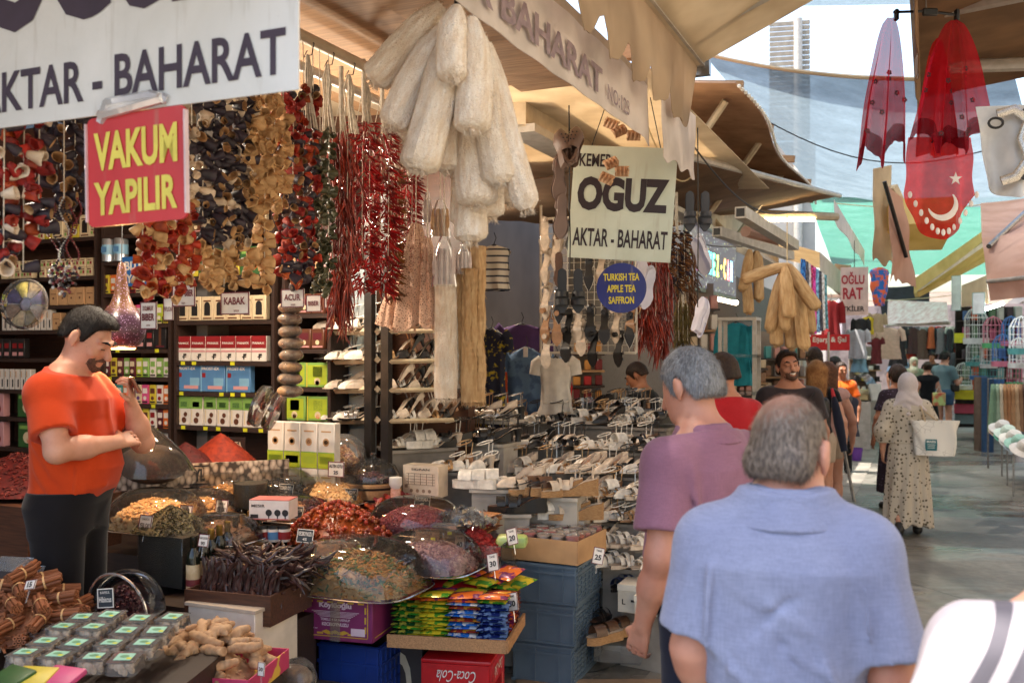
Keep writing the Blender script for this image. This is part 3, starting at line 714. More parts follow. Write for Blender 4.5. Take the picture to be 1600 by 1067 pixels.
   inv=HRm.transposed();b0=base-V3(0,0,hdrop)
   def cut(x,y,z):
    X=x-b0[0];Y=y-b0[1];Z=z-b0[2]
    hy=inv[1][0]*X+inv[1][1]*Y+inv[1][2]*Z-.005;hz=inv[2][0]*X+inv[2][1]*Y+inv[2][2]*Z+1.53
    return np.maximum(np.minimum(hy-.045,.5)-np.clip((hz-1.70)*1.4,0,1),1.585-hz)
   g.cut(cut)
  return sdf_build(g,spec.get('name','hair'),HR[spec['c']],t)
 if hair:hair_mesh(hair)
 if beard:
  g=Sdf(hd((0,.03,1.57))-.16,hd((0,.03,1.57))+.16,min(h,.006));tk=.0045
  g.ell(hd((0,.035,1.60)),(.062*hs+tk,.066*hs+tk,.082*hs+tk),Rn,.03);g.ell(hd((0,.058,1.552)),(.040+tk,.040+tk,.028+tk),Rn,.03);g.ell(hd((0,.086,1.533)),(.024,.023,.019),Rn,.02)
  inv=HRm.transposed();b0=base-V3(0,0,hdrop)
  def cutb(x,y,z):
   X=x-b0[0];Y=y-b0[1];Z=z-b0[2]
   hx,hy,hz=[inv[i][0]*X+inv[i][1]*Y+inv[i][2]*Z for i in range(3)];hz=hz+1.53;hy=hy-.005
   line=1.575+np.clip((np.abs(hx)-.03)*1.6,0,.06)+np.clip((.04-hy)*.5,0,.03)
   return np.maximum(np.maximum(hz-line,(.006-hy)),np.maximum(.016-np.sqrt((hx/1.6)**2+(hz-1.566)**2*1.0),-9)*(hy>.07))
  g.cut(cutb);nz=vnoise(8,8,120,300);g.disp(lambda x,y,z:.0012*nz(x,y,z))
  sdf_build(g,'beard',HR[beard],t)
  if face:
   g=Sdf(hd((0,.11,1.58))-.05,hd((0,.11,1.58))+.05,.004);g.cap(hd((-.026,.094,1.573)),hd((0,.112,1.583)),.006,.007,.01);g.cap(hd((.026,.094,1.573)),hd((0,.112,1.583)),.006,.007,.01);sdf_build(g,'moustache',HR[beard],t)
 if face:
  for s in(1,-1):
   g=Sdf(hd((s*.032,.1,1.66))-.05,hd((s*.032,.1,1.66))+.05,.004);g.cap(hd((s*.013,.108,1.657)),hd((s*.036,.103,1.664)),.0045,.005,.008);g.cap(hd((s*.036,.103,1.664)),hd((s*.056,.084,1.657)),.005,.003,.008);sdf_build(g,'eyebrow',HR[(hair or{}).get('c','dark')],t)
   g=Sdf(hd((s*.031,.1,1.63))-.03,hd((s*.031,.1,1.63))+.03,.003);g.cap(hd((s*.019,.1005,1.629)),hd((s*.044,.0965,1.630)),.0028,.0028,.004);sdf_build(g,'eyelashes',HR['dark'],t)
 ctx=dict(t=t,up=up,hd=hd,A=A,LG=LG,pf=pf,LX=LX,org=org,h=h,lo=lo,hi=hi,shw=shw,M=M,Rn=Rn)
 if top:garment_top(ctx,**top)
 if bottom:garment_bottom(ctx,**bottom)
 if skirt:garment_skirt(ctx,**skirt)
 if shoes and not bodycut:
  for i,s in enumerate((1,-1)):
   Hh,K,An,To=LG[i];g=Sdf(np.minimum(An,To)-.09,np.maximum(An,To)+.09,min(h,.009));g.cap(An+V3(0,-.025,-.035),To,.050,.042,.02);g.cap(An+V3(0,-.01,-.02),An+V3(0,0,shoes.get('hi',.01)),.048,.046,.02)
   g.cut(lambda x,y,z,q=min(An[2]-.085,To[2]-.03):q-z);sdf_build(g,'shoe',shoes['m'],t)
 return t,ctx
def hand(sd,E,Wp,s,info):

 d=Wp-E;d=d/np.linalg.norm(d)
 info=info or{}
 if 'dir' in info:d=V3(*info['dir']);d/=np.linalg.norm(d)
 nrm=V3(*info.get('nrm',(-s,.25,0)));nrm=nrm-d*nrm.dot(d);nrm/=np.linalg.norm(nrm)
 side=np.cross(d,nrm);
 th=V3(*info.get('thumb',(0,1,0)));side=side if side.dot(th)>0 else-side
 curl=info.get('curl',.5)
 P0=Wp+d*.02;kn=Wp+d*.085
 for q in(-.030,-.010,.010,.030):sd.cap(P0+side*q*.6,kn+side*q,.016,.0105,.012)
 for i,(q,ln)in enumerate(((.032,.070),(.0108,.080),(-.0108,.074),(-.031,.058))):
  c=curl*(1+.12*i);p=kn+side*q;a=0.25*c
  for seg,r0,r1 in((.42,.0088,.0082),(.33,.0082,.0078),(.25,.0078,.0068)):
   e=p+(d*math.cos(a)+nrm*math.sin(a)+side*q*.6)*ln*seg*1.02;sd.cap(p,e,r0,r1,.003);p=e;a+=c*.95
 tb=Wp+d*.025+side*.026;m=tb+d*.034+side*.026+nrm*.012;e=m+d*.032+side*.004+nrm*(.008+.018*curl)
 sd.cap(Wp+d*.018+side*.012,m,.016,.011,.012);sd.cap(m,e,.0105,.0085,.003)
def garment_top(c,m,sleeve='short',hem=.86,grow=.014,slen=.62,folds=(),seed=1,wr=.006,collar=None,open_sleeve=True,name='shirt',flare=0.0,vneck=False,h=None,belly=0.0,sl_grow=.020,cuff=None,wstretch=(1,1,.55),wmats=None,hemcurve=0.0,straps=False,neckz=1.47,wlo=9,whi=34):
 up,A,pf=c['up'],c['A'],c['pf'];h=h or c['h']
 lo=np.array([min(-.36,min(a[1][0]for a in A)-.1,min(a[2][0]for a in A)-.1),min(c['lo'][1],-.25),max(hem-.03,c['lo'][2])]);hi=np.array([max(.36,max(a[1][0]for a in A)+.1,max(a[2][0]for a in A)+.1),c['hi'][1],max(up((0,0,1.56))[2],1.52)])
 g=Sdf(lo,hi,h)
 low=[(z,rx*(1+flare*max(0,1.15-z)),ry*(1+flare*max(0,1.15-z)),cx,cy)for z,rx,ry,cx,cy in pf]
 if hem<.84:low=[(hem-.04,low[0][1]*1.22*(1+flare*.3),low[0][2]*1.2,0,0)]+[(max(r[0],hem),r[1]*1.12,r[2]*1.1,r[3],r[4])if r[0]<.9 else r for r in low]
 g.stack(low,.03,grow=grow,M=c['LX'],org=c['org'])
 if straps is not True:
  for i,s in enumerate((1,-1)):
   S,E,Wp=A[i][:3]
   g.cap(up((s*.05,-.015,1.455)),S,.050+grow*.7,.056+grow,.05)
   if sleeve=='short':
    e=S+(E-S)*slen;d=(E-S)/np.linalg.norm(E-S);Q=Sdf(lo,hi,h);ex=e+d*.05
    Q.cap(S,ex,.060+grow,.058+sl_grow,.02)
    Q.cut(lambda x,y,z:(x-e[0])*d[0]+(y-e[1])*d[1]+(z-e[2])*d[2])
    if open_sleeve:st=e-d*.045;Q.cap(st,ex,.040,.058+sl_grow-max(.0055,h*.9),.004,'sub')
    g.V=np.minimum(g.V,Q.V)-np.maximum(.04-np.abs(g.V-Q.V),0)**2/.04*.25
   elif sleeve=='long':
    g.cap(S,E,.060+grow,.054+sl_grow,.03);g.cap(E,Wp,.054+sl_grow,(cuff or.036)+grow,.03)
    d=(Wp-E)/np.linalg.norm(Wp-E);e=Wp-d*.01
    g.cut(lambda x,y,z:np.where(((x-e[0])**2+(y-e[1])**2+(z-e[2])**2)<.09**2,(x-e[0])*d[0]+(y-e[1])*d[1]+(z-e[2])*d[2],-1))
 hz=hem
 n0=up((0,.012 if not vneck else.05,neckz));g.cut(lambda x,y,z:np.where((np.abs(x)<.2),(z-n0[2])-(.25 if not vneck else.9)*(n0[1]-y)*(y>n0[1]-.2)-np.abs(x)*.0,-1))
 nz=vnoise(seed,10,wlo,whi,wstretch)
 def dp(x,y,z):
  d=wr*nz(x,y,z)*np.clip((1.5-z)*2.2,.25,1)
  for f in folds:
   a,b,amp,w=V3(*f[0]),V3(*f[1]),f[2],f[3];ba=b-a;tt=np.clip(((x-a[0])*ba[0]+(y-a[1])*ba[1]+(z-a[2])*ba[2])/ba.dot(ba),0,1)
   q=np.sqrt((x-a[0]-tt*ba[0])**2+(y-a[1]-tt*ba[1])**2+(z-a[2]-tt*ba[2])**2)
   d=d+amp*np.exp(-(q/w)**2)*np.sin(PI*np.clip(tt*.9+.08,0,1))**.5
  return d
 g.disp(dp);g.cut(lambda x,y,z:(hz+hemcurve*np.abs(x)/.16+.006*np.sin(x*9+seed))-z+0*y)
 o=sdf_build(g,name,m,c['t'])
 if collar:
  hb,cr_,fold=collar;k=Sdf(up((0,0,1.48))-.16,up((0,0,1.48))+.16,min(h,.006))
  c0=up((0,-.014,1.475));
  prof=[(1.43,.122,.108,0,-.012),(1.465,.100,.094,0,-.012),(1.47+hb,.084,.082,0,-.006)]
  k.stack(prof,.01,M=c['LX'],org=c['org'],e=2.0);k.stack([(1.36,.078,.076,0,-.01),(1.60,.074,.073,0,-.004)],.004,'sub',M=c['LX'],org=c['org'],e=2.0)
  k.stack([(1.438,.128+fold,.112+fold,0,-.014),(1.466+hb,.088,.086,0,-.007)],.01,M=c['LX'],org=c['org'],e=2.0);k.stack([(1.36,.078,.076,0,-.01),(1.60,.074,.073,0,-.004)],.004,'sub',M=c['LX'],org=c['org'],e=2.0)
  k.cut(lambda x,y,z:(y-c0[1])-.055-np.abs(x)*.6+0*z);sdf_build(k,'collar',cr_ or m,o)
 return o
def garment_bottom(c,m,length='long',grow=.014,waist=1.02,belt=None,seed=2,wr=.005,name='trousers',h=None,flare=1.0):
 if c['lo'][2]>.7:lowz=c['lo'][2]
 else:lowz=0
 h=h or c['h'];LG=c['LG'];pts=np.array([p for l in LG for p in l[:3]])
 lo=np.minimum(pts.min(0)-.12,V3(-.26,-.2,lowz));lo[2]=max(lowz,.0);hi=np.maximum(pts.max(0)+.12,V3(.26,.2,1.12));g=Sdf(lo,hi,h)
 g.stack([r for r in c['pf']if r[0]<1.15],.03,grow=grow)
 for Hh,K,An,To in LG:
  g.cap(Hh,K,.092+grow,.064+grow*flare,.05)
  if length=='long':g.cap(K,An+V3(0,0,-.03),.064+grow*flare,.050+grow*flare,.03)
  elif length=='knee':g.cap(K,K+(An-K)*.1,.066+grow*1.4,.066+grow*1.4,.03)
 if length=='short':z0=.70;g.cut(lambda x,y,z:z0-z+0*x)
 if length=='knee':g.cut(lambda x,y,z:.47-z+0*x)
 g.cut(lambda x,y,z:z-waist+0*x+0*y);nz=vnoise(seed,8,8,30,(1,1,.6));g.disp(lambda x,y,z:wr*nz(x,y,z))
 o=sdf_build(g,name,m,c['t'])
 if belt:
  k=Sdf(V3(-.26,-.22,waist-.07),V3(.26,.22,waist+.05),min(h,.007));k.stack([(z,rx,ry,cx,cy)for z,rx,ry,cx,cy in c['pf']if r_in(z)],.02,grow=grow+.006)
  k.cut(lambda x,y,z:np.abs(z-(waist-.022))-.018+0*x+0*y);sdf_build(k,'belt',belt,o)
 return o
def r_in(z):return z<1.25
def garment_skirt(c,m,hem=.06,waist=1.08,r0=.15,r1=.26,name='skirt',seed=5,pleat=14,amp=.012,h=None,cy=0.0,shift=(0,0)):
 h=h or c['h'];g=Sdf(V3(-r1-.12,-r1-.12,hem-.03),V3(r1+.12,r1+.12,waist+.05),h)
 g.stack([(hem-.02,r1,r1*.82,shift[0],shift[1]),(hem+.25,r1*.93,r1*.75,shift[0]*.8,shift[1]*.8),(.80,(r0+r1)/2,(r0+r1)/2*.78,shift[0]*.2,shift[1]*.2),(.95,r0*1.16,r0*.88,0,0),(waist,r0,r0*.76,0,0)],.02,grow=.004,e=2.1)
 g.cut(lambda x,y,z:hem+.02*np.sin(3*x/r1+seed)-z+0*y)
 ph=np.random.RandomState(seed).uniform(0,6)
 def dp(x,y,z):
  a=np.arctan2(y-shift[1],x-shift[0]);return amp*np.sin(a*pleat+ph+1.5*np.sin(a*2+2*z)+.6*np.sin(z*5))*np.clip((waist-z)/.7,0,1)
 g.disp(dp);return sdf_build(g,name,m,c['t'])
def creases(seed,n,zlo=1.0,zhi=1.36,w=.15,back=-1,amp=.009):
 r=random.Random(seed);out=[]
 for i in range(n):
  x=r.uniform(-w,w);z=r.uniform(zlo+.05,zhi);l=r.uniform(.07,.2);a=r.uniform(.2,1.1)*(-1 if x>0 else 1)*r.choice((1,1,-.6));y=back*.135
  out.append(((x,y,z),(x+l*math.sin(a),y,z-l*math.cos(a)),r.choice((-1,1))*amp*r.uniform(.5,1),r.uniform(.007,.016)))
 return out
 # the man in the light blue shirt, right in front of the camera
blue=cloth('blue_chambray',L(142,150,180),L(126,134,166),330,5,slub=.35)
gro=cloth('grey_trouser_cloth',L(150,150,158),L(132,132,140),300)
p,cx=person('balding man in a light blue short sleeved shirt seen from behind',(.585,2.05,0),R_(-16),1.73,.006,'red',dict(kind='short',c='salt',t=.006,nape=1.565,front=1.66,rough=.002),dict(sh=.162,ch=.156,wa=.152,hp=.158,dch=.128,dwa=.130,belly=.05),dict(l=[(-.196,-.03,1.165),(-.178,.035,1.06),dict(curl=.75,nrm=(.5,-.3,0),thumb=(0,1,0))],r=[(.212,-.04,1.14),(.255,.10,.94),dict(curl=.5)]),headrot=(.20,-.38,0),lean=(.04,0),armr=1.05,neck=1.10,headscale=.95,hdrop=.035,top=dict(m=blue,hem=1.10,grow=.024,slen=.86,sl_grow=.027,seed=11,wr=.013,whi=42,neckz=1.52,collar=(.055,None,.008),folds=creases(3,26)+creases(8,8,1.05,1.2,.17,-1,.012)+[((.150,.0,1.47),(.168,-.10,1.12),.009,.012),((-.150,.0,1.47),(-.168,-.10,1.12),.009,.012),((.06,-.15,1.22),(.18,-.12,.98),-.026,.018),((.05,-.16,1.25),(.15,-.15,1.02),.012,.026),((.150,-.13,1.40),(.165,-.12,1.20),-.022,.014),((-.155,-.12,1.38),(-.165,-.12,1.16),-.018,.014),((-.12,-.15,1.3),(-.05,-.16,1.02),.009,.026),((.20,-.06,1.36),(.24,-.09,1.18),-.012,.014),((-.19,-.08,1.36),(-.23,-.08,1.2),-.010,.014)]),bottom=dict(m=gro,belt=mat('belt_leather',L(34,28,26),L(24,20,18),20,.4,bump=.2),waist=1.122),shoes=dict(m=M_black))
tb2=NB('hair_thinning');cw_=cx['hd']((-.02,-.055,1.735));n_=tb2.noise(1.0,4,tb2.co('Object',(150,150,50)));ds=tb2.n('ShaderNodeVectorMath',operation='DISTANCE');tb2.l(tb2.co(),ds.inputs[0]);ds.inputs[1].default_value=tuple(cw_);ad=tb2.n('ShaderNodeMath',operation='MULTIPLY_ADD',i_1=.10,i_2=-.05);tb2.l(n_.outputs[0],ad.inputs[0]);su=tb2.n('ShaderNodeMath',operation='ADD');tb2.l(ds.outputs['Value'],su.inputs[0]);tb2.l(ad.outputs[0],su.inputs[1]);tb2.col(tb2.mix(tb2.ramp(su.outputs[0],[(.02,(.7,.7,.7)),(.085,(0,0,0))]),tb2.ramp(n_.outputs[0],[(.38,L(70,60,54)),(.62,L(128,116,106))]),L(192,142,120)));tb2.set(.5);tb2.bump(n_.outputs[0],.7,.005)
for o_ in p.children:
 if o_.name.startswith('hair'):o_.data.materials[0]=tb2.m;strands(o_,6500,.016,.0011,(0,-.25,-1),.30,5)
 # the man in the mauve polo shirt
mauve=cloth('mauve_pique',L(152,108,128),L(136,94,112),420,5,slub=.25)
navy=cloth('navy_denim',L(34,38,56),L(26,28,42),260)
p,cx=person('grey haired man in a mauve polo shirt and navy trousers looking down at the shoes',(.665,3.22,0),R_(38),1.80,.008,'red',dict(kind='short',c='grey',t=.011,nape=1.575,front=1.70,rough=.004),dict(sh=.188,ch=.168,wa=.164,hp=.166,dch=.128,dwa=.126,belly=.05),dict(l=[(-.245,-.02,1.105),(-.215,.10,.875),dict(curl=.6)],r=[(.27,-.02,1.11),(.25,.10,.88),None]),headrot=(.35,.12,0),lean=(.07,0),armr=1.05,neck=1.05,headfwd=.02,top=dict(m=mauve,hem=.95,grow=.024,slen=.74,sl_grow=.034,seed=14,wr=.010,whi=40,collar=(.036,None,.008),folds=creases(4,22,.95)+creases(6,8,1.0,1.36,.15,.3)+[((-.185,-.02,1.44),(-.175,-.11,1.2),.013,.008),((.185,-.02,1.44),(.175,-.11,1.2),.013,.008),((-.18,-.08,1.38),(-.16,-.12,1.12),-.016,.016),((.0,-.17,1.22),(.1,-.15,.95),-.010,.02),((-.06,-.17,1.15),(.02,-.16,.92),.010,.025)]),bottom=dict(m=navy,waist=1.0),shoes=dict(m=M_black))
def fuzz(p,n,ln,wd,flow,lift,nm='hair'):
 for o_ in p.children:
  if o_.name.startswith(nm):strands(o_,n,ln,wd,flow,lift,7)
fuzz(p,6500,.015,.0012,(0,.1,-1),.45)
# the stallholder in orange looking at his phone
orange=cloth('orange_jersey',L(206,72,28),L(186,58,20),420,5,slub=.12)
blackt=cloth('black_twill',L(28,26,30),L(20,19,22),300)
stall_man_loc=(-1.97,4.28,.15)
p,cx=person('young stallholder with short black hair in an orange T-shirt looking at his phone',stall_man_loc,R_(-94),1.84,.0065,'pale',dict(kind='short',c='black',t=.010,nape=1.60,front=1.716,quiff=True,rough=.004,sl=1.25),dict(sh=.186,ch=.162,wa=.162,hp=.168,dch=.128,dwa=.124,belly=.055),dict(r=[(.262,.085,1.165),(.05,.225,1.185),dict(dir=(-.9,.25,.1),nrm=(0,-.6,-.6),curl=.55,thumb=(0,.2,1))],l=[(-.21,.215,1.16),(-.09,.215,1.335),dict(dir=(.45,.15,.85),nrm=(.5,-.8,.2),curl=.8,thumb=(.6,.2,.4))]),headrot=(.52,0,0),lean=(.02,0),armr=1.06,neck=1.08,headfwd=.035,face=True,beard='beard',top=dict(m=orange,hem=.86,grow=.022,slen=.72,sl_grow=.030,seed=17,wr=.009,folds=creases(5,12,.92,1.3,.15,1,.010)+[((.165,.02+.02*k,1.30-.045*k),(.165,.10,1.16-.05*k),(-1)**k*.008,.011)for k in range(7)]+[((.17,-.08,1.25-.05*k),(.17,.06,1.08-.045*k),(-1)**k*.007,.012)for k in range(5)]+[((.17,.02,1.05),(.05,.2,1.0),-.016,.014),((.17,0,1.36),(.1,.12,1.2),-.012,.016),((.19,-.05,1.14),(.12,.14,1.08),.010,.02),((-.02,.16,1.36),(-.03,.16,1.1),-.010,.02)]),bottom=dict(m=blackt,waist=.98,grow=.024),shoes=dict(m=M_black))
fuzz(p,5000,.014,.0012,(0,.5,.3),.6);fuzz(p,2600,.007,.0009,(0,.2,-1),.5,'beard')
ph=thing('smartphone','brown cased smartphone held by the stallholder in orange','phone');HP=Vector(cx['A'][1][2]);
pm=cx['M']@T(HP+Vector((.055,.045,.085)))@rotz(.5)@rotx(R_(-62));ph.matrix_local=pm
MB().rbox((.155,.078,.010),(0,0,0),.004,2).build('case',mat('phone_case',L(150,92,62),L(130,78,52),20,.45),ph);MB().rbox((.148,.071,.002),(0,0,.0062),.0008,1).build('screen',pal('phone_screen',L(20,22,28),rough=.1),ph)
# the white shoulder with two grey stripes at the right edge
wsm=None
def stripe_mat():
 b=NB('striped_white_jersey');co=b.co();sp=b.n('ShaderNodeSeparateXYZ');b.l(co,sp.inputs[0])
 def band(c,w):
  z5=b.n('ShaderNodeMath',operation='MULTIPLY_ADD',i_1=-.5);b.l(sp.outputs[2],z5.inputs[0]);b.l(sp.outputs[0],z5.inputs[2]);a=b.n('ShaderNodeMath',operation='SUBTRACT',i_1=c);b.l(z5.outputs[0],a.inputs[0]);a2=b.n('ShaderNodeMath',operation='ABSOLUTE');b.l(a.outputs[0],a2.inputs[0]);a3=b.n('ShaderNodeMath',operation='LESS_THAN',i_1=w);b.l(a2.outputs[0],a3.inputs[0]);return a3.outputs[0]
 mx=b.n('ShaderNodeMath',operation='MAXIMUM');b.l(band(-.885,.0125),mx.inputs[0]);b.l(band(-.835,.0125),mx.inputs[1])
 n=b.noise(300,2);base=b.mix(n.outputs[0],L(196,188,192),L(178,170,176));b.col(b.mix(mx.outputs[0],base,L(92,88,96)));b.set(.85);b.bump(n.outputs[0],.2,.002);return b.m
p,cx=person('person in a white top with two grey shoulder stripes at the right edge',(.91,1.52,0),R_(-8),1.66,.007,'pale',dict(kind='short',c='dark',t=.012),dict(sh=.185,ch=.165,wa=.15,hp=.165),top=dict(m=stripe_mat(),hem=.85,grow=.020,slen=.8,sl_grow=.034,seed=21,wr=.005),bottom=dict(m=navy,waist=1.0),shoes=dict(m=M_black))
# seated stallholder in black, the man in red, the laughing man
bk=cloth('black_jersey',L(24,24,28),L(16,16,20),300)
p,cx=person('man in a black T-shirt sitting and looking down behind the shoe tables',P(1012,545,9.0)-Vector((0,0,1.8+.06)),R_(62),1.74,.012,'brown',dict(kind='short',c='dark',t=.010,nape=1.60,rough=.004),None,dict(l=[(-.27,.02,1.14),(-.16,.26,1.10),None],r=[(.27,.05,1.14),(.12,.27,1.08),None]),headrot=(.5,.1,0),lean=(.1,0),top=dict(m=bk,hem=.86,grow=.016,slen=.55,seed=4),bottom=dict(m=navy),shoes=dict(m=M_black),legs=dict(l=[(-.12,.42,.82),(-.12,.44,.42),(-.13,.58,.37)],r=[(.12,.42,.82),(.12,.44,.42),(.13,.58,.37)]),face=True)
redj=cloth('red_jersey',L(190,40,48),L(168,30,38),300)
p,cx=person('man with receding dark hair in a red T-shirt behind the mauve polo shirt',P(1133,545,5.9)-Vector((0,0,1.8)),R_(20),1.77,.012,'tan',dict(kind='short',c='dark',t=.009,nape=1.58,front=1.66,bald=(.0,.07,1.0,.05),bk=.3),None,None,headrot=(.25,.5,0),top=dict(m=redj,hem=.86,grow=.018,slen=.6,seed=6),bottom=dict(m=navy),shoes=dict(m=M_black))
char=cloth('charcoal_jersey',L(66,56,58),L(52,44,46),300)
p,cx=person('laughing bearded man in a charcoal T-shirt with a bag strap',P(1234,545,7.7)-Vector((0,0,1.8)),R_(172),1.78,.0065,'tan',dict(kind='short',c='dark',t=.012,quiff=True,front=1.722),None,dict(l=[(-.26,-.02,1.12),(-.24,.08,.87)],r=[(.26,-.02,1.12),(.24,.08,.87)]),headrot=(-.08,.15,.12),face=True,beard='beard',top=dict(m=char,hem=.86,grow=.018,slen=.66,seed=8),bottom=dict(m=navy),shoes=dict(m=M_black))
fuzz(p,2500,.014,.0016,(0,.3,.2),.5);fuzz(p,1500,.008,.0012,(0,.2,-1),.5,'beard')
g=Sdf(cx['hd']((0,.1,1.565))-.05,cx['hd']((0,.1,1.565))+.05,.004);g.cap(cx['hd']((-.022,.1,1.572)),cx['hd']((0,.113,1.563)),.0045,.0055,.008);g.cap(cx['hd']((.022,.1,1.572)),cx['hd']((0,.113,1.563)),.0045,.0055,.008);sdf_build(g,'teeth',pal('teeth',L(236,228,216),rough=.3),p)
m=MB();m.tube([(-.17,.10,1.43),(-.05,.165,1.25),(.06,.17,1.1),(.16,.14,.98)],.016,6,flat=.35);o=m.build('bag_strap',M_black,p)
# two young women with long hair, black backpack
pinkj=cloth('pink_top',L(214,170,160),L(196,150,140),300);wsh=cloth('cream_shorts',L(206,186,166),L(190,170,150),300)
SNK=pal('white_sneaker',L(226,222,216))
p,cx=person('young woman with long fair hair and a black backpack beside the laughing man',P(1276,545,9.6)-Vector((0,0,1.8)),R_(-22),1.68,.013,'pale',dict(kind='long',c='blond',len=.34),dict(sh=.165,ch=.14,wa=.125,hp=.155,dch=.10,dwa=.09),top=dict(m=bk,hem=.9,slen=.3,seed=9),bottom=dict(m=wsh,length='short',waist=1.06),shoes=dict(m=SNK,hi=.05),headrot=(0,.2,0))
fuzz(p,4000,.09,.0022,(0,0,-1),.06)
bpk=thing('backpack','black backpack on the fair haired woman in shorts','bag',cx['M']@T(0,-.20,1.18));MB().rbox((.28,.15,.40),(0,0,0),.05,3).build('pouch',M_black,bpk);MB().rbox((.2,.05,.18),(0,-.085,-.07),.02,2).build('pocket',pal('black_nylon',L(38,36,38)),bpk)
for s in(1,-1):MB().tube([(s*.09,.08,.19),(s*.10,.17,.26),(s*.11,.29,.16),(s*.12,.20,-.1)],.018,6,flat=.35).build('strap',M_black,bpk)
p,cx=person('young woman with brown hair in a sleeveless pink top and shorts',P(1293,545,10.0)-Vector((0,0,1.8)),R_(-10),1.66,.013,'pale',dict(kind='long',c='brown',len=.30),dict(sh=.165,ch=.14,wa=.125,hp=.155,dch=.10,dwa=.09),top=dict(m=pinkj,hem=.9,slen=.12,seed=10),bottom=dict(m=wsh,length='short',waist=1.06),shoes=dict(m=SNK,hi=.05))
p,cx=person('dark haired man glimpsed behind the two long haired young women',P(1271,545,11.6)-Vector((0,0,1.8)),R_(10),1.80,.016,'tan',dict(kind='short',c='dark',t=.02,rough=.006),top=dict(m=cloth('pale_tee',L(190,186,180),None),seed=3),bottom=dict(m=navy),shoes=dict(m=M_black))
org2=cloth('orange_polo',L(236,110,34),L(216,92,26),300)
p,cx=person('woman in an orange polo shirt facing the lane by the glass counter',P(1314,545,14.0)-Vector((0,0,1.8)),R_(150),1.60,.014,'brown',dict(kind='bun',c='dark',t=.008),dict(sh=.175,ch=.155,wa=.15,hp=.17),face=True,headrot=(.1,.6,0),top=dict(m=org2,hem=.88,slen=.7,seed=12),bottom=dict(m=blackt),shoes=dict(m=M_black))
# the woman in the white headscarf
def dress_mat(name,base,dot,cell=24,r=.30):
 b=NB(name);vo=b.n('ShaderNodeTexVoronoi',i_Scale=cell,i_Randomness=.75);b.l(b.co(),vo.inputs['Vector'])
 n=b.noise(60,3);ad=b.n('ShaderNodeMath',operation='MULTIPLY_ADD',i_1=.25,i_2=-.12);b.l(n.outputs[0],ad.inputs[0]);su=b.n('ShaderNodeMath',operation='ADD');b.l(vo.outputs['Distance'],su.inputs[0]);b.l(ad.outputs[0],su.inputs[1])
 f=b.ramp(su.outputs[0],[(r-.03,(1,1,1)),(r+.03,(0,0,0))]);wv=b.noise(1.0,2,b.co('Object',(90,90,3)));bs=b.mix(wv.outputs[0],base,tuple(x*.72 for x in base));b.col(b.mix(f,bs,dot));b.set(.85);return b.m
dm=dress_mat('spotted_dress_cloth',L(206,194,178),L(92,82,66))
WL=P(1418,835,9.3);WL=Vector((WL.x,WL.y,0))
p,cx=person('woman in a white headscarf and long spotted dress walking away with a white tote bag',WL,R_(-16),1.56,.010,'pale',None,dict(sh=.175,ch=.158,wa=.15,hp=.18,dch=.12,dwa=.115),dict(l=[(-.25,-.03,1.13),(-.25,.02,.90),dict(curl=.5)],r=[(.26,.02,1.16),(.20,.14,1.32),dict(dir=(-.2,.2,1),nrm=(-1,.2,.3),curl=1.0,thumb=(0,-1,.2))]),dict(l=[(-.09,.0,.47),(-.10,-.17,.12),(-.10,-.10,.03)],r=[(.10,.06,.47),(.11,.09,.085),(.12,.22,.03)]),top=dict(m=dm,sleeve='long',hem=1.0,grow=.022,sl_grow=.042,cuff=.04,seed=31,wr=.008),skirt=dict(m=dm,hem=.11,waist=1.06,r0=.165,r1=.245,seed=32,amp=.016,pleat=11),shoes=dict(m=M_black),ears=False)
g=Sdf(V3(-.3,-.3,1.2),V3(.3,.3,1.85),.010);hd,up=cx['hd'],cx['up']
g.ell(hd((0,-.012,1.655)),(.098,.118,.112),None,.02);g.cap(hd((0,-.02,1.60)),up((0,-.03,1.46)),.088,.105,.05)
for x in(-.12,-.06,.0,.06,.12):g.cap(up((x*.5,-.05,1.50)),up((x*1.25,-.115+abs(x)*.35,1.36-.03*(1-abs(x)/.12))),.055,.040,.03)
nz=vnoise(41,8,14,40,(1,1,.8));g.disp(lambda x,y,z:.007*nz(x,y,z)+.005*np.sin((z+.6*np.abs(x+.03))*75)*np.clip((1.58-z)*8,0,1))
g.cut(lambda x,y,z:np.minimum(y-hd((0,.085,1.6))[1],.4)-np.abs(z-1.62)*.0+np.where(np.abs(z-hd((0,0,1.63))[2])<.09,0,-1));sdf_build(g,'headscarf',cloth('headscarf_cotton',L(222,210,210),L(200,188,190),260),p)
tb=thing('tote_bag','large white patterned tote bag with teal emblem on the woman in headscarf','bag',cx['M']@T(.25,-.17,.07))
def tote(u,v):
 w=.185+.055*v;a=2*PI*u;e=.55;cs,sn=math.cos(a),math.sin(a)
 return(math.copysign(abs(cs)**e,cs)*w+.012*math.sin(v*6+u*20),math.copysign(abs(sn)**e,sn)*(.075-.02*v)+.008*math.sin(u*31+4*v),.82+.37*v)
m=MB();m.grid(tote,48,14,th=.004);m.box((.34,.12,.006),(0,0,.824))
totem=NB('printed_tote');vo=totem.n('ShaderNodeTexVoronoi',i_Scale=13,feature='DISTANCE_TO_EDGE');totem.l(totem.co(),vo.inputs[0]);n=totem.noise(7,4)
f=totem.mix(totem.ramp(vo.outputs[0],[(.0,(1,1,1)),(.035,(0,0,0))]),(0,0,0),totem.ramp(n.outputs[0],[(.5,(0,0,0)),(.55,(1,1,1))]));totem.col(totem.mix(f,L(228,224,218),L(176,170,166)));totem.set(.6)
m.build('pouch',totem.m,tb)
teal=pal('teal_print',L(28,108,118))
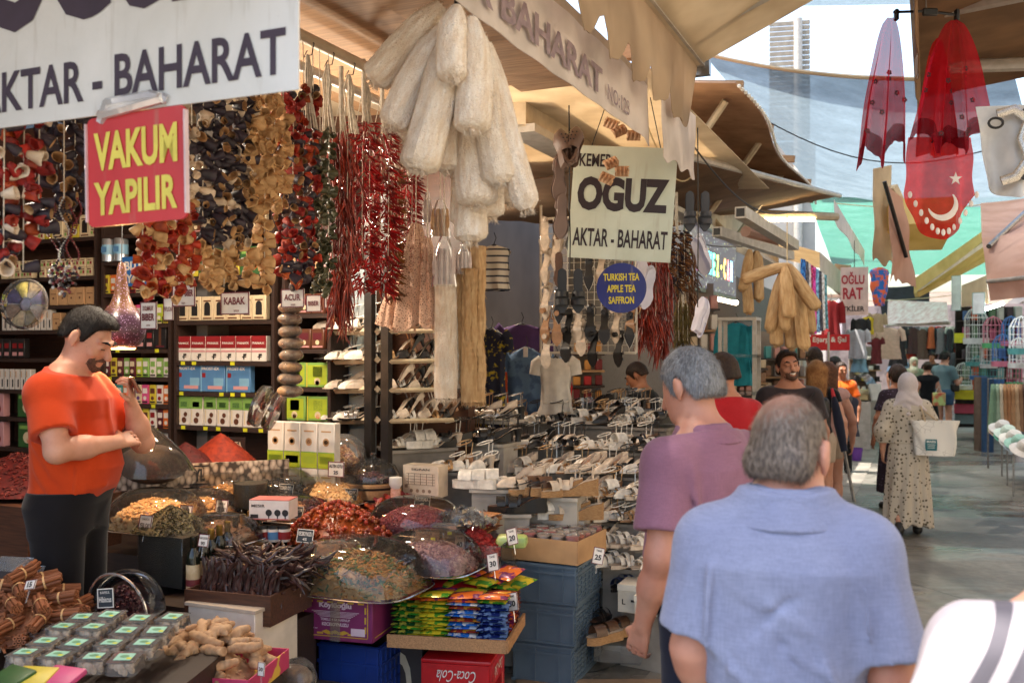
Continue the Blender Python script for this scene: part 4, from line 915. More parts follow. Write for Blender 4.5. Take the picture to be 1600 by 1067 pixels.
m=MB();m.prism([(-.055,-.06),(.055,-.06),(.060,.0),(.055,.06),(-.055,.06),(-.060,0)],0,.002);e_=m.build('emblem',teal,tb,T(-.045,-.078,.935)@rotx(R_(90)))
mm=MB();letter(mm,'MARS',.088,.028,0,.036,-.004,.03);
for k,w in enumerate((.08,.07,.074)):mm.box((w,.002,.005),(0,-.004,.005-k*.018))
link('lettering',mm.mesh('lettering',pal('print_white',L(226,232,230))),e_,rotx(R_(-90)))
for s in(1,-1):MB().tube([(-.10,s*.05,1.18),(-.13,s*.03+.06,1.33),(-.19,.2,1.40),(-.15,s*.03+.14,1.33),(.02,s*.05+.02,1.19)],.010,6,flat=.5).build('handle',M_cream,tb)
# further people down the lane
dk=dress_mat('dark_floral_cloth',L(52,36,52),L(120,100,130),30,.2)
p,cx=person('woman in a dark flowered dress partly behind the white headscarf',P(1402,545,10.8)*1-Vector((0,0,1.8)),R_(5),1.60,.016,'tan',dict(kind='short',c='dark',t=.03,nape=1.56,rough=.008),dict(sh=.17,ch=.15,wa=.15,hp=.17),top=dict(m=dk,hem=.95,slen=.7,seed=13),skirt=dict(m=dk,hem=.2,r0=.16,r1=.24),shoes=dict(m=M_black))
p,cx=person('woman in a sleeveless black dress with bare arms further down the lane',P(1449,545,18.0)-Vector((0,0,1.8)),R_(-5),1.55,.018,'pale',dict(kind='bun',c='dark',t=.012),dict(sh=.17,ch=.15,wa=.14,hp=.17),dict(r=[(.25,0,1.12),(.27,.1,.9)],l=[(-.24,-.02,1.12),(-.24,.06,.88)]),top=dict(m=bk,hem=1.0,slen=.1,seed=15),skirt=dict(m=bk,hem=.28,r0=.15,r1=.25),shoes=dict(m=M_black))
gb=thing('gift_bag','pale green patterned bag carried by the woman in black','bag',T(P(1467,615,17.6)));MB().rbox((.22,.08,.24),(0,0,-.1),.01,1).build('pouch',mat('print_bag',L(190,206,130),L(206,96,70),8,.5,lo=.45,hi=.6),gb);MB().tube([(-.06,0,.02),(0,0,.14),(.06,0,.02)],.006,5).build('handle',M_string,gb)
tealt=cloth('dusty_teal_jersey',L(120,144,152),L(104,128,136),300);den=cloth('denim_shorts',L(70,98,128),L(54,80,110),300)
p,cx=person('man in a dusty teal T-shirt and denim shorts with a crossbody bag',P(1475,545,19.0)-Vector((0,0,1.8)),R_(-60),1.74,.018,'pale',dict(kind='short',c='black',t=.024,rough=.008),None,dict(r=[(.24,.08,1.13),(.16,.30,1.2)],l=[(-.24,.08,1.13),(-.14,.3,1.2)]),headrot=(.35,0,0),top=dict(m=tealt,hem=.84,slen=.7,grow=.022,seed=16),bottom=dict(m=den,length='short',grow=.026),shoes=dict(m=M_black))
cb=thing('crossbody_bag','small black crossbody bag on the man in dusty teal','bag',cx['M']@T(.20,.06,1.04));MB().rbox((.08,.2,.14),(0,0,0),.02,2).build('pouch',M_black,cb);MB().tube([(0,.05,.06),(-.12,.13,.3),(-.24,.0,.42),(-.2,-.12,.3),(-.05,-.08,.06)],.012,5,flat=.4).build('strap',M_black,cb)
p,cx=person('man in a light blue V-neck T-shirt walking towards the camera far off',P(1405,545,24.0)-Vector((0,0,1.8)),R_(176),1.76,.022,'tan',dict(kind='short',c='dark',t=.014),top=dict(m=cloth('sky_tee',L(150,176,208),None,300),slen=.7,vneck=True,seed=18),bottom=dict(m=navy),shoes=dict(m=M_black))
p,cx=person('woman in a cream headscarf and pale coat behind the man in light blue',P(1428,545,22.0)-Vector((0,0,1.8)),R_(170),1.60,.02,'pale',dict(kind='long',c='dark',len=.1,t=.012),top=dict(m=cloth('sage_coat',L(176,178,152),None,300),sleeve='long',hem=.9,seed=19),skirt=dict(m=cloth('sage_skirt',L(160,160,140),None,300),hem=.15),shoes=dict(m=M_black))
g=Sdf(V3(-.3,-.3,1.2),V3(.3,.3,1.85),.016);hd,up=cx['hd'],cx['up'];g.ell(hd((0,-.012,1.655)),(.105,.122,.118),None,.02);g.cap(hd((0,-.03,1.58)),up((0,.02,1.42)),.08,.12,.05);g.ell(hd((0,.12,1.61)),(.055,.06,.075),None,.02,'sub');sdf_build(g,'headscarf',pal('cream_scarf',L(226,214,186)),p)
p,cx=person('short haired person in dark clothes far off between two shoppers',P(1456,545,24.5)-Vector((0,0,1.8)),R_(160),1.70,.022,'brown',dict(kind='short',c='dark',t=.02),top=dict(m=char,sleeve='long',seed=20),bottom=dict(m=blackt),shoes=dict(m=M_black))
p,cx=person('dark haired person standing behind the woman in orange polo',P(1303,545,15.5)-Vector((0,0,1.8)),R_(100),1.66,.02,'tan',dict(kind='short',c='black',t=.02),top=dict(m=bk,seed=22),bottom=dict(m=blackt),shoes=dict(m=M_black))
# helpers on planes of the street frame
def onS(px,py,s):
 k=(px-800)/FPX;return P(px,py,s/(.397*k+.918))
def onR(px,py,r):
 k=(px-800)/FPX;return P(px,py,r/(.918*k-.397))
def onZ(px,py,z):return P(px,py,(CAMH-z)*FPX/(py-HZ))
WHT=pal('card_white',L(232,226,218));INK=pal('print_black',L(36,30,32));REDP=pal('print_red',L(150,30,34));MARO=pal('frame_maroon',L(110,36,46));YEL=pal('tag_yellow',L(216,214,40));CHALK=pal('chalk_slate',L(44,54,62));KRAFT=mat('kraft_card',L(190,150,108),L(168,130,92),6,.8,bump=.1)
CLR=clear('clear_acrylic',(.98,.97,.95),.018,.05);CLRB=clear('clear_bag',(.96,.96,.96),.09,.10);GLASS=clear('shelf_glass',(.86,.93,.92),.05,.03)
def plate_sign(name,label,cat,M,w,h,face,texts,edge=None,th=.006,frame_m=None,round_=0.0,texm=INK,extra=None):

 t=thing(name,label,cat,M)
 m=MB()
 if round_:
  pts=[]
  for cx_,cz_,a0 in((w/2-round_,h/2-round_,0),(-w/2+round_,h/2-round_,90),(-w/2+round_,-h/2+round_,180),(w/2-round_,-h/2+round_,270)):
   pts+=[(cx_+round_*math.cos(R_(a0+22.5*k)),cz_+round_*math.sin(R_(a0+22.5*k)))for k in range(5)]
  m.prism(pts,0,th,rotx(R_(90))@T(0,0,-th))
 else:m.box((w,th,h),(0,th/2,0))
 bd=m.build('board',face,t,ang=30)
 if frame_m:
  f=MB();q=min(w,h)*.05
  for sx,sz,ww,hh in((0,h/2-q/2,w,q),(0,-h/2+q/2,w,q),(-w/2+q/2,0,q,h-2*q),(w/2-q/2,0,q,h-2*q)):f.box((ww,.0016,hh),(sx,-.0012,sz))
  f.build('border',frame_m,t)
 if texts:
  tx=MB()
  for s,ww,hh,x,z,b in texts:letter(tx,s,ww,hh,x,z,-.0025,b)
  tx.build('lettering',texm,bd)
 return t
def signmat(name,c,c2,stain=None):
 b=NB(name);n=b.noise(3,5,None,.6);n2=b.noise(70,4);cc=b.ramp(n.outputs[0],[(.3,c2),(.7,c)]);n3=b.noise(1.0,5,b.co('Object',(26,26,3)));cc=b.mix(b.ramp(n3.outputs[0],[(.58,(0,0,0)),(.76,(.35,.35,.35))]),cc,L(150,138,118));cc=b.mix(b.ramp(n2.outputs[0],[(.6,(0,0,0)),(.75,(.4,.4,.4))]),cc,tuple(x*.8 for x in c))
 b.col(cc);b.set(.35);b.bump(n2.outputs[0],.1,.002);return b.m
S_white=signmat('sign_white',L(226,226,224),L(206,206,202));S_aqua=signmat('sign_pale_green',L(206,214,200),L(186,194,176));S_red=signmat('sign_red',L(206,56,60),L(186,42,48));S_blue=signmat('sign_blue',L(32,40,122),L(26,32,104))
SINK=pal('sign_ink',L(66,54,70));YTX=pal('sign_yellow',L(232,216,96))
s1c=P(466,140,2.3);M1=frame(s1c+Vector((0,0,.45))-RDV*.58)@rotz(0)
t=plate_sign('hanging_sign','large white OGUZ AKTAR - BAHARAT shop sign cut off by the top left corner','sign',M1,1.16,.90,S_white,[('OGUZ',.94,.36,-.03,-.01,.045),('AKTAR - BAHARAT',1.06,.112,.015,-.352,.02)],texm=SINK)
MB().tube([(.3,0,.45),(.3,0,.75)],.004,5).build('hanging_wire',M_wire,t);MB().tube([(-.3,0,.45),(-.3,0,.75)],.004,5).build('hanging_wire',M_wire,t)
M2=frame(P(212,262,2.5))@roty(R_(-1.2))@Matrix.Scale(1.16,4)
t=plate_sign('hanging_sign','red VAKUM YAPILIR sign with rounded corners taped under the big white sign','sign',M2,.292,.25,S_red,[('VAKUM',.245,.088,0,.045,.035),('YAPILIR',.245,.076,-.002,-.062,.035)],round_=.018,texm=YTX)
for q in(-.13,.13):MB().box((.004,.012,.226),(q*1.12,0,0)).build('edge_trim',pal('edge_pale',L(220,196,200)),t)
m=MB();m.tube([(-.10,.012,.115),(-.07,0,.15),(.06,-.004,.15),(.09,.01,.14)],.022,8,flat=.6);m.tube([(-.1,-.004,.128),(.09,-.01,.142)],.012,6);m.build('tape',clear('tape_clear',(.8,.82,.95),.35,.1),t)
s2=P(972,318,5.6)
t=plate_sign('hanging_sign','pale green KEMER OGUZ AKTAR - BAHARAT sign hanging over the shoe stall','sign',frame(s2,R_(14))@roty(R_(4.0)),.60,.66,S_aqua,[('KEMER',.19,.075,-.17,.245,.02),('OGUZ',.53,.20,.0,.05,.05),('AKTAR - BAHARAT',.55,.105,.0,-.205,.02)],texm=pal('sign_ink_brown',L(44,30,36)))
for q in(-.2,.2):MB().tube([(q,0,.33),(q*.6,0,.62)],.003,5).build('hanging_wire',M_wire,t)
s3=P(971,450,5.5)
t=thing('round_sign','round dark blue TURKISH TEA APPLE TEA SAFFRON sign below the pale green sign','sign',frame(s3,R_(12)))
bd=MB().lathe([(1e-4,0),(.143,0),(.143,.006),(1e-4,.006)],48,rotx(R_(90))).build('board',S_blue,t)
tx=MB();letter(tx,'TURKISH TEA',.205,.042,0,.062,-.009,.03);letter(tx,'APPLE TEA',.165,.042,0,-.004,-.009,.03);letter(tx,'SAFFRON',.145,.042,0,-.07,-.009,.03);tx.build('lettering',pal('sign_yellow_ink',L(222,204,60)),bd)
# shop interior: end wall with shelving
S0=5.2
def zat(py,px=345,s=S0):return onS(px,py,s).z
iw=thing('shop_wall','dark end wall of the spice shop behind the shelves','wall',frame(rs(-4.9,S0+.42,0)));MB().box((4.3,.1,3.6),(0,.06,1.8)).build('panel',M_dwood,iw)
lw=thing('shop_wall','inner side wall of the spice shop with brown panels','wall',frame(rs(-6.9,3.4,0)));MB().box((.1,7,3.6),(-.06,-1.0,1.8)).build('panel',M_dwood,lw)
fl=MB();fl.box((4.6,6.0,.2),(-4.75,2.25,.096),STREET);structure(fl.build('floor',mat('shop_floor_tile',L(112,96,84),L(92,78,68),3,.5)))
def rofpx(px,s=S0):return onS(px,500,s).dot(RDV)
UN=[('A',-90,150),('B',157,266),('C',271,428),('D',440,516)]
LV=dict(A=[1.05,1.28,1.49,1.73,1.94,2.335,2.62,2.9],B=[1.10,1.24,1.41,1.60,1.80,1.98,2.20,2.43,2.62,2.9],C=[1.27,1.505,1.715,1.995,2.3,2.6,2.9],D=[1.33,1.55,1.80,2.03,2.3,2.6])
LBL=dict(A='left',B='second',C='third',D='narrow right')
for nm,a,b in UN:
 r0,r1=rofpx(a),rofpx(b);w=r1-r0
 t=thing('shelving_unit','dark wood shelving unit %s of the spice shop end wall'%{'A':'furthest left','B':'with small colourful boxes, second','C':'behind the KABAK tag, third','D':'narrow, next to the shoe shelves,'}[nm],'shelves',frame(rs((r0+r1)/2,S0,0)))
 for x in(-w/2+.012,w/2-.012):MB().box((.024,.36,3.1),(x,.18,1.55)).build('upright',M_shelf,t)
 for z in LV[nm]:
  sh=MB().box((w-.052,.34,.028),(0,.17,z-.016)).build('shelf',M_shelf,t)
  if nm in 'BC' and z<1.9:
   for k in range(int(w/.11)):
    if random.random()<.55:MB().box((.034,.003,.024),(-w/2+.07+k*.11+rnd(-.02,.02),-.0025,z-.014)).build('price_tag',YEL,t)
def pm(n,*c):return pal('pack_'+n,L(*c),rough=.45)
CPK=dict(white=pm('white',222,214,204),red=pm('red',140,30,34),blue=pm('blue',84,130,176),green=pm('green',128,168,82),dgreen=pm('dgreen',52,92,48),maroon=pm('maroon',92,28,38),yellow=pm('yellow',206,186,58),pink=pm('pink',206,78,130),teal=pm('teal',54,132,128),orange=pm('orange',214,112,50),black=pm('black',34,30,30),kraft=KRAFT,cream=pm('cream',216,196,160),brown=pm('brown',96,56,36),lblue=pm('lblue',130,176,204),silver=mat('pack_silver',L(180,184,188),None,rough=.3,metal=.7),purple=pm('purple',96,60,120),lime=pm('lime',170,186,50),rose=pm('rose',206,150,150))
def pack(w,d,h,body,deco):

 names=[body];m=MB();m.rbox((w,d,h),(0,d/2,h/2),min(.004,w*.05),1)
 for q in deco:
  c=q[-1]
  if c not in names:names.append(c)
  if q[0]=='txt':letter(m,q[1],q[4]*w,q[5]*h,(q[2]-.5)*w,q[3]*h,-.0022,.03,names.index(c))
  elif q[0]=='disc':m.lathe([(1e-4,0),(q[3]*w,0)],12,T((q[1]-.5)*w,-.0016,q[2]*h)@rotx(R_(90)),names.index(c))
  else:m.box(((q[2]-q[0])*w,.0016,(q[3]-q[1])*h),(((q[0]+q[2])/2-.5)*w,-.0005,(q[1]+q[3])/2*h),mi=names.index(c))
 return m.mesh('product_box',[CPK[n]for n in names])
SCRB=[(.1+.09*i,.12+.1*(i%3),.16+.09*i,.3+.08*(i%2))for i in range(5)]
PK={'panax':(.122,.05,.172,pack(.122,.05,.172,'white',[(.0,.52,1,1,'red'),(0,.36,1,.44,'rose'),('txt','PANAX',.5,.72,.8,.09,'white'),(.5,.08,.58,.3,'black'),(.42,.16,.7,.2,'black'),(.56,.22,.72,.3,'black')])),'prost':(.205,.05,.19,pack(.205,.05,.19,'blue',[('txt','PROST-EX',.42,.84,.74,.11,'white'),(.06,.52,.2,.68,'red'),(.3,.1,.9,.22,'rose'),(.55,.22,.95,.5,'lblue'),(.0,.0,.04,1,'lblue')])),'greenw':(.105,.05,.20,pack(.105,.05,.20,'white',[(0,.58,1,1,'green'),(.2,.64,.75,.82,'dgreen'),('disc',.62,.38,.16,'brown'),('disc',.5,.18,.2,'brown'),(.1,.1,.18,.55,'cream')])),'kabak':(.105,.05,.165,pack(.105,.05,.165,'cream',[('disc',.5,.62,.24,'black'),(.26,.2,.74,.6,'black'),(.2,.78,.8,.84,'brown'),(.15,.06,.85,.12,'brown')])),'slim':(.052,.05,.155,pack(.052,.05,.155,'white',[(.62,.12,.86,.5,'black'),(.2,.6,.34,.9,'kraft'),(.0,.0,.06,1,'black')])),'kraft':(.085,.06,.13,pack(.085,.06,.13,'kraft',[('disc',.5,.4,.1,'brown'),(.2,.62,.8,.66,'brown')])),'dots':(.062,.05,.066,pack(.062,.05,.066,'cream',[(.15,.3,.45,.62,'green'),(.56,.3,.84,.62,'red'),(.2,.72,.8,.82,'brown')])),'oval':(.085,.05,.10,pack(.085,.05,.10,'yellow',[('disc',.5,.45,.3,'white'),('disc',.5,.38,.14,'brown'),(.1,.84,.9,.95,'brown')])),'grn':(.17,.06,.16,pack(.17,.06,.16,'green',[(.08,.1,.92,.9,'lime'),(.3,.42,.72,.84,'dgreen'),('disc',.5,.24,.14,'cream'),('disc',.5,.18,.09,'orange'),(.0,.0,.05,1,'yellow')])),'dkred':(.10,.06,.13,pack(.10,.06,.13,'brown',[(.15,.45,.85,.8,'maroon'),('disc',.5,.32,.16,'cream'),(.1,.08,.9,.14,'rose')])),'dark':(.075,.05,.15,pack(.075,.05,.15,'black',[(.2,.5,.8,.75,'red'),(.2,.12,.8,.3,'rose')])),'fork':(.105,.05,.23,pack(.105,.05,.23,'black',[('disc',.5,.78,.14,'cream'),(.4,.1,.6,.7,'brown'),(.15,.05,.85,.1,'maroon')])),'tall':(.115,.06,.26,pack(.115,.06,.26,'white',[(0,0,1,.34,'lime'),(.1,.1,.9,.26,'green'),('disc',.5,.58,.2,'kraft'),('disc',.5,.58,.12,'brown'),(.2,.8,.8,.83,'kraft'),(0,.34,1,.36,'green')])),'rosy':(.17,.06,.19,pack(.17,.06,.19,'rose',[('disc',.62,.3,.22,'red'),('disc',.35,.25,.16,'maroon'),(.1,.7,.6,.85,'white')])),'herb':(.17,.06,.19,pack(.17,.06,.19,'dgreen',[('disc',.6,.4,.26,'cream'),('disc',.7,.3,.14,'orange'),(.1,.74,.9,.88,'green')])),'orangejar':(.07,.07,.12,None),}
for i,(c,d)in enumerate((('maroon','cream'),('white','green'),('yellow','brown'),('pink','white'),('orange','white'),('teal','white'),('white','red'),('lime','white'),('maroon','white'),('cream','purple'),('green','white'),('red','yellow'))):
 PK['c%d'%i]=(.056,.04,.135,pack(.056,.04,.135,c,[(.15,.55,.85,.82,d),('disc',.5,.3,.26,d),(.1,.06,.9,.14,'black')]))
cm=MB();cm.lathe([(1e-4,0),(.05,0),(.05,.16),(.047,.165),(1e-4,.165)],20,mi=0);cm.lathe([(.0505,.05),(.0505,.12)],20,mi=1);cm.box((.05,.002,.04),(0,-.0508,.085),mi=2);PK['can']=(.104,.1,.165,cm.mesh('tin',[CPK['silver'],CPK['lblue'],CPK['blue']]))
PNAME=dict(panax='red and white carton',prost='blue cellophane wrapped carton',greenw='green topped white carton',kabak='cream carton with black emblem',slim='slim white carton with barcode',kraft='plain kraft carton',dots='small cream carton with coloured squares',oval='yellow carton with white oval',grn='lime green tea carton',dkred='brown and maroon carton',dark='black carton with red label',fork='tall black carton with brown figure',can='silver blue tin',tall='white and lime chamomile carton',rosy='rose carton with red berries',herb='dark green herb carton')
CN=['maroon','white and green','yellow','pink','orange','teal','white and red','lime','maroon and white','cream and purple','green','red and yellow']
NB_=0
def row(px0,px1,z,kinds,where,s=S0+.02,gap=.004,grp='cartons on the spice shop shelves',stack=1,depth2=0):

 global NB_
 r,r1=rofpx(px0,s),rofpx(px1,s);i=0
 while True:
  k=kinds[i%len(kinds)]if isinstance(kinds,(list,tuple))else kinds
  if k=='rand':k='c%d'%random.randrange(12)
  w,d,h,me=PK[k]
  if r+w>r1+.01:break
  for j in range(stack):
   o=link('tin' if k=='can' else 'product_box',me,None,frame(rs(r+w/2,s+rnd(0,.012),z+j*(h+.001)),rnd(-.03,.03)))
   nm=PNAME.get(k)or CN[int(k[1:])]+' little carton'
   tag(o,'%s, %s %s%s'%(nm,nth(i),where,'' if stack==1 else(', bottom layer',', top layer')[j]),'tin' if k=='can' else 'carton',grp);NB_+=1
  r+=w+gap+rnd(0,.004);i+=1
row(275,424,1.715,'panax','of red cartons under the KABAK tag');row(275,424,1.505,'prost','of blue cartons');row(277,424,1.27,['greenw']*9+['grn'],'above the TURKISH TEA plate')
row(274,426,1.995,'kabak','right behind the KABAK tag');row(275,425,2.3,['kraft','oval','herb'],'hidden behind the dark aubergine strands');row(275,425,2.6,['kabak','dkred'],'on the top board behind the aubergine strands')
for z,wh in((1.24,'level with the phone'),(1.41,'just above the phone'),(1.60,'at chin height of the stallholder'),(1.10,'behind the plastic bag')):row(160,264,z,'rand',wh)
row(162,205,1.80,'kabak','beside the brass lamp');row(212,264,1.80,['dark','dark','fork','fork'],'under the DOLMALIK BIBER tag');row(160,264,2.20,'rand','beside the blue BITKI YAGI sign');row(160,262,1.98,'rand','behind the brass lamp');row(160,210,2.43,'can','above the blue BITKI YAGI sign',gap=.01);row(212,262,2.43,['kraft','oval'],'behind the orange pepper strands')
row(0,78,1.94,['slim'],'left of the stallholder head');row(79,146,1.94,['kraft','dots'],'behind the stallholder head')
row(60,148,2.335,'dots','above the tea disc',stack=2);row(0,56,2.335,'dots','with coloured squares at the left edge',stack=2);row(75,148,2.125,['kraft'],'right of the tea disc');row(100,148,2.26,[],'')if False else None
MB_=thing('shelving_unit','short dark shelf board behind the tea disc at the left edge','shelves',frame(rs(rofpx(30),S0,0)));MB().box((1.15,.3,.026),(.1,.16,2.11)).build('shelf',M_shelf,MB_)
row(0,60,2.125,['oval','kraft','kabak'],'behind the tea disc');row(-60,148,2.62,['dots','oval','kabak'],'high up behind the hanging strands')
row(120,149,2.235,'oval','beside the brass lamp chain')if False else None
row(-20,40,1.73,['dark'],'left of the orange sleeve');row(-20,45,1.49,['slim','orangejar'][:1],'below the dark bottles at the left edge');row(-20,24,1.28,'rosy','at the left edge');row(25,75,1.28,'herb','at the left edge');row(-20,24,1.05,'rosy','at the left edge, low shelf');row(25,75,1.05,'herb','at the left edge, low shelf')
row(443,514,1.55,['grn'],'right of the sponge string, upper');row(443,514,1.33,['grn'],'right of the sponge string, lower');row(443,514,1.80,['dkred'],'behind the red chilli tips, lower');row(443,514,2.03,['dkred'],'behind the ACUR tag');row(443,514,2.3,['kraft','dark'],'behind the green pepper strands')
TW=PK['tall'][3];c0=P(470,755,5.55)
for i in range(4):
 for j in range(2):
  o=link('product_box',TW,None,frame(c0+RDV*(-.18+i*.118)+Vector((0,0,j*.262-.17)),-.05+rnd(-.01,.01)));tag(o,'white and lime chamomile carton, %s from left in the %s layer of the block'%(nth(i),('lower','upper')[j]),'carton','chamomile cartons stacked on the counter')
  # tags hanging under the strands
def hang_tag(label,px,py,d,w,h,texts,face=WHT,fr=MARO,texm=MARO,yaw=0,name='price_tag'):
 t=plate_sign(name,label,'tag',frame(P(px,py,d),yaw),w,h,face,texts,th=.003,frame_m=fr,texm=texm)
 return t
for lab,px,py,d,w,h,tx in(('white KABAK tag hanging under the pale dried courgette strands',367,474,3.85,.142,.090,[('KABAK',.105,.030,0,.010,.03),('2023',.026,.008,.008,-.030,.03)]),('white ACUR tag hanging above the string of sponges',457,466,4.15,.120,.080,[('ACUR',.085,.028,0,.004,.03),('2023',.024,.007,.004,-.028,.03)]),('white DOLMALIK BIBER tag hanging under the orange pepper strands',232,493,3.5,.078,.100,[('DOLMALIK',.05,.018,0,.026,.02),('BIBER',.058,.026,0,-.006,.03),('0000',.018,.006,.0,-.036,.02)]),('white ANTEP BIBER tag partly behind the orange pepper strands',287,462,3.75,.115,.085,[('ANTEP BIBER',.095,.026,0,.010,.03),('0000',.018,.006,.0,-.03,.02)]),('narrow DOLMALIK PATLICAN tag beside the ANTEP BIBER tag',263,483,3.9,.05,.09,[('PATLICAN',.044,.018,0,.0,.02)]),('white DOLMALIK BIBER tag half hidden behind the red chilli strand',520,468,4.6,.10,.085,[('DOLMALIK',.07,.018,0,.02,.02),('BIBER',.07,.026,0,-.012,.03)]),('white tag hanging between the ACUR tag and red chillies',490,474,4.5,.085,.08,[('BIBER',.06,.022,0,0,.03)])):
 t=hang_tag(lab,px,py,d,w,h,tx)
 MB().tube([(0,.002,h/2),(0,.004,h/2+.12)],.0015,4).build('string',M_string,t)
t=plate_sign('shelf_sign','blue BITKI YAGI sign half hidden behind orange pepper strands','sign',frame(onS(212,424,S0-.02)),.26,.21,pal('sign_sky',L(40,106,176)),[('BITKI',.2,.065,0,.04,.035),('YAGI',.17,.065,0,-.05,.035)],texm=WHT)
t=plate_sign('shelf_sign','dark TURKISH TEA APPLE TEA plate behind the red spice heaps','sign',frame(P(356,702,6.1)+Vector((0,0,-.02))),.27,.20,pal('plate_brown',L(48,36,34)),[('TURKISH TEA',.22,.034,0,.055,.03),('APPLE TEA',.17,.034,0,.0,.03),('SAFFRON',.15,.034,0,-.055,.03)],texm=pal('print_cream',L(214,200,180)))
# counters of the spice stall
ct=thing('display_counter','stepped walnut laminate counter carrying the spices','counter',STREET.copy())
M_void=mat('void_dark_laminate',L(52,36,28),L(34,24,20),4,.5,stretch=(2,26,26))  # laminate tone darkened to stand in for the shaded void under the counter
def cblock(px,py,d,w,l,name='step',m=M_void,yaw=0,z1=None,z0=.0):
 p=P(px,py,d)if z1 is None else None;q=STREET.inverted()@p;b=MB();b.box((w,l,q.z-.003-z0),(0,0,(q.z-.003+z0)/2));return b.build(name,m,ct,T(q.x,q.y,0)@rotz(yaw))
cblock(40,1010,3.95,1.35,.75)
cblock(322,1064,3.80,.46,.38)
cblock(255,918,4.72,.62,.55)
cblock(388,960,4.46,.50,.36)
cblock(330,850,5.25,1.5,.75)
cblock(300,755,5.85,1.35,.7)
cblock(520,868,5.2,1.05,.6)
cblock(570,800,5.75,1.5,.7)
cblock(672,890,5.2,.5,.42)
cp=thing('cupboard','white cupboard with a black handle under the bottles','cupboard',frame(P(345,950,4.12),R_(0)));b_=MB().rbox((.36,.3,.34),(0,.15,-.175),.004,1).build('door',pal('cupboard_white',L(226,214,198)),cp);MB().rbox((.07,.02,.018),(.02,-.011,-.115),.004,1).build('handle',M_black,cp)
MB().box((.38,.32,.014),(0,.15,.003)).build('top',pal('cupboard_edge',L(186,172,156)),cp)
sbd=thing('stone_board','whitish stone patterned board edging the red spice shelf','board',frame(P(305,742,5.3),R_(46)))
stone=NB('stone_print');vo=stone.n('ShaderNodeTexVoronoi',i_Scale=38);stone.l(stone.co('Object',(1,1,.6)),vo.inputs[0]);stone.col(stone.ramp(vo.outputs['Distance'],[(.2,L(214,196,176)),(.5,L(168,148,130)),(.7,L(70,58,50))]));stone.set(.6)
MB().box((1.02,.02,.13),(0,0,0)).build('panel',stone.m,sbd)
m=MB();letter(m,'YL',.06,.07,.02,.0,-.0115,.05);m.box((.10,.002,.008),(.02,-.0112,.05));m.box((.10,.002,.008),(.02,-.0112,-.05));m.build('emblem',INK,sbd)
# heaps of loose goods
def pieces(kind):
 m=MB()
 if kind=='leaf':m.add([(-.006,0,0),(0,-.0018,.001),(.006,0,.0005),(0,.002,.0015)],[(0,1,2,3)])
 elif kind=='petal':m.grid(lambda u,v:((u-.5)*.02,(v-.5)*.014*(1-abs(u-.5)),.006*math.sin(u*5+v*3)),3,2)
 elif kind=='grain':m.ball(.004,n=5,m=3,sc=(1,.8,.8))
 elif kind=='chunk':m.rbox((.014,.010,.006),(0,0,0),.002,1)
 elif kind=='shred':m.tube([(-.012,0,0),(-.004,.003,.003),(.004,-.002,.001),(.012,.002,0)],[.0022,.003,.003,.0018],4)
 elif kind=='strip':m.tube([(-.03,0,0),(-.01,.008,.004),(.012,-.004,.002),(.03,.004,0)],[.004,.006,.006,.003],5,flat=.45)
 return m
def mound(label,cat,c,rx,ry,h,kind,n,mats,size=1.0,yaw=0,sq=2.0,seed=0,pw=1.1,name='heap'):

 r=random.Random(seed);M=frame(c,yaw);m=MB();nz=vnoise(seed,7,14,45)
 hf=lambda q:h*max(0,1-q**pw)**.9
 def f(u,v):
  a=2*PI*u;q=v;e=2/sq;cs,sn=math.cos(a),math.sin(a);x=math.copysign(abs(cs)**e,cs)*rx*q;y=math.copysign(abs(sn)**e,sn)*ry*q
  return(x,y,hf(q)+.006*float(nz(x,y,0))*(q<.98))
 m.grid(f,36,14);ps=pieces(kind)
 pv=[Vector(v)for v in ps.v];nm=len(mats)
 for _ in range(n):
  u=r.random();q=math.sqrt(r.random());x,y,z=f(u,q);s=size*r.uniform(.7,1.3);A=T(x,y,z+.002)@Euler((r.uniform(-.7,.7),r.uniform(-.7,.7),r.uniform(0,6.3))).to_matrix().to_4x4()@Matrix.Scale(s,4)
  m.add(pv,ps.f,A,r.randrange(nm))
 o=m.build(name,mats,None,M);return tag(o,label,cat,None,'stuff')
def hm(n,a,b,sc=30,rough=.7):return mat('goods_'+n,L(*a),L(*b),sc,rough,rand=0)
mound('pointed heap of orange red pepper powder by the TURKISH TEA plate','spice heap',P(345,737,5.95),.30,.24,.24,'grain',900,[hm('isot',(150,44,8),(112,26,6)),hm('isot2',(164,58,14),(120,32,8))],.6,seed=1)
mound('pointed heap of dark red sumac beside the orange pepper heap','spice heap',P(290,742,5.8),.26,.22,.20,'grain',700,[hm('sumac',(88,12,8),(62,8,6))],.6,seed=2)
mound('low heap of crushed red chilli behind the stallholder at the left edge','spice heap',P(30,765,5.2),.42,.3,.20,'shred',900,[hm('pul',(92,14,10),(62,9,7)),hm('pul2',(120,28,16),(80,14,9))],1.2,seed=3)
MB().box((.9,.6,1.0),(0,0,-.5)).build('box_stand',M_dwood,tag(thing('wooden_bin','brown wooden bin of crushed chilli at the left edge','bin',frame(P(25,772,5.2)))))
tb_=thing('acrylic_bin','clear square bin filled with dark green tea leaves','bin',frame(P(250,915,4.55),R_(-6)));MB().box((.30,.30,.235),(0,.15,.12)).build('tea_fill',mat('tea_dense',L(74,64,48),L(40,34,26),160,.9,bump=.6,bscale=180,dist=.01),tb_);MB().rbox((.312,.312,.25),(0,.15,.125),.004,1).build('box_wall',CLR,tb_)
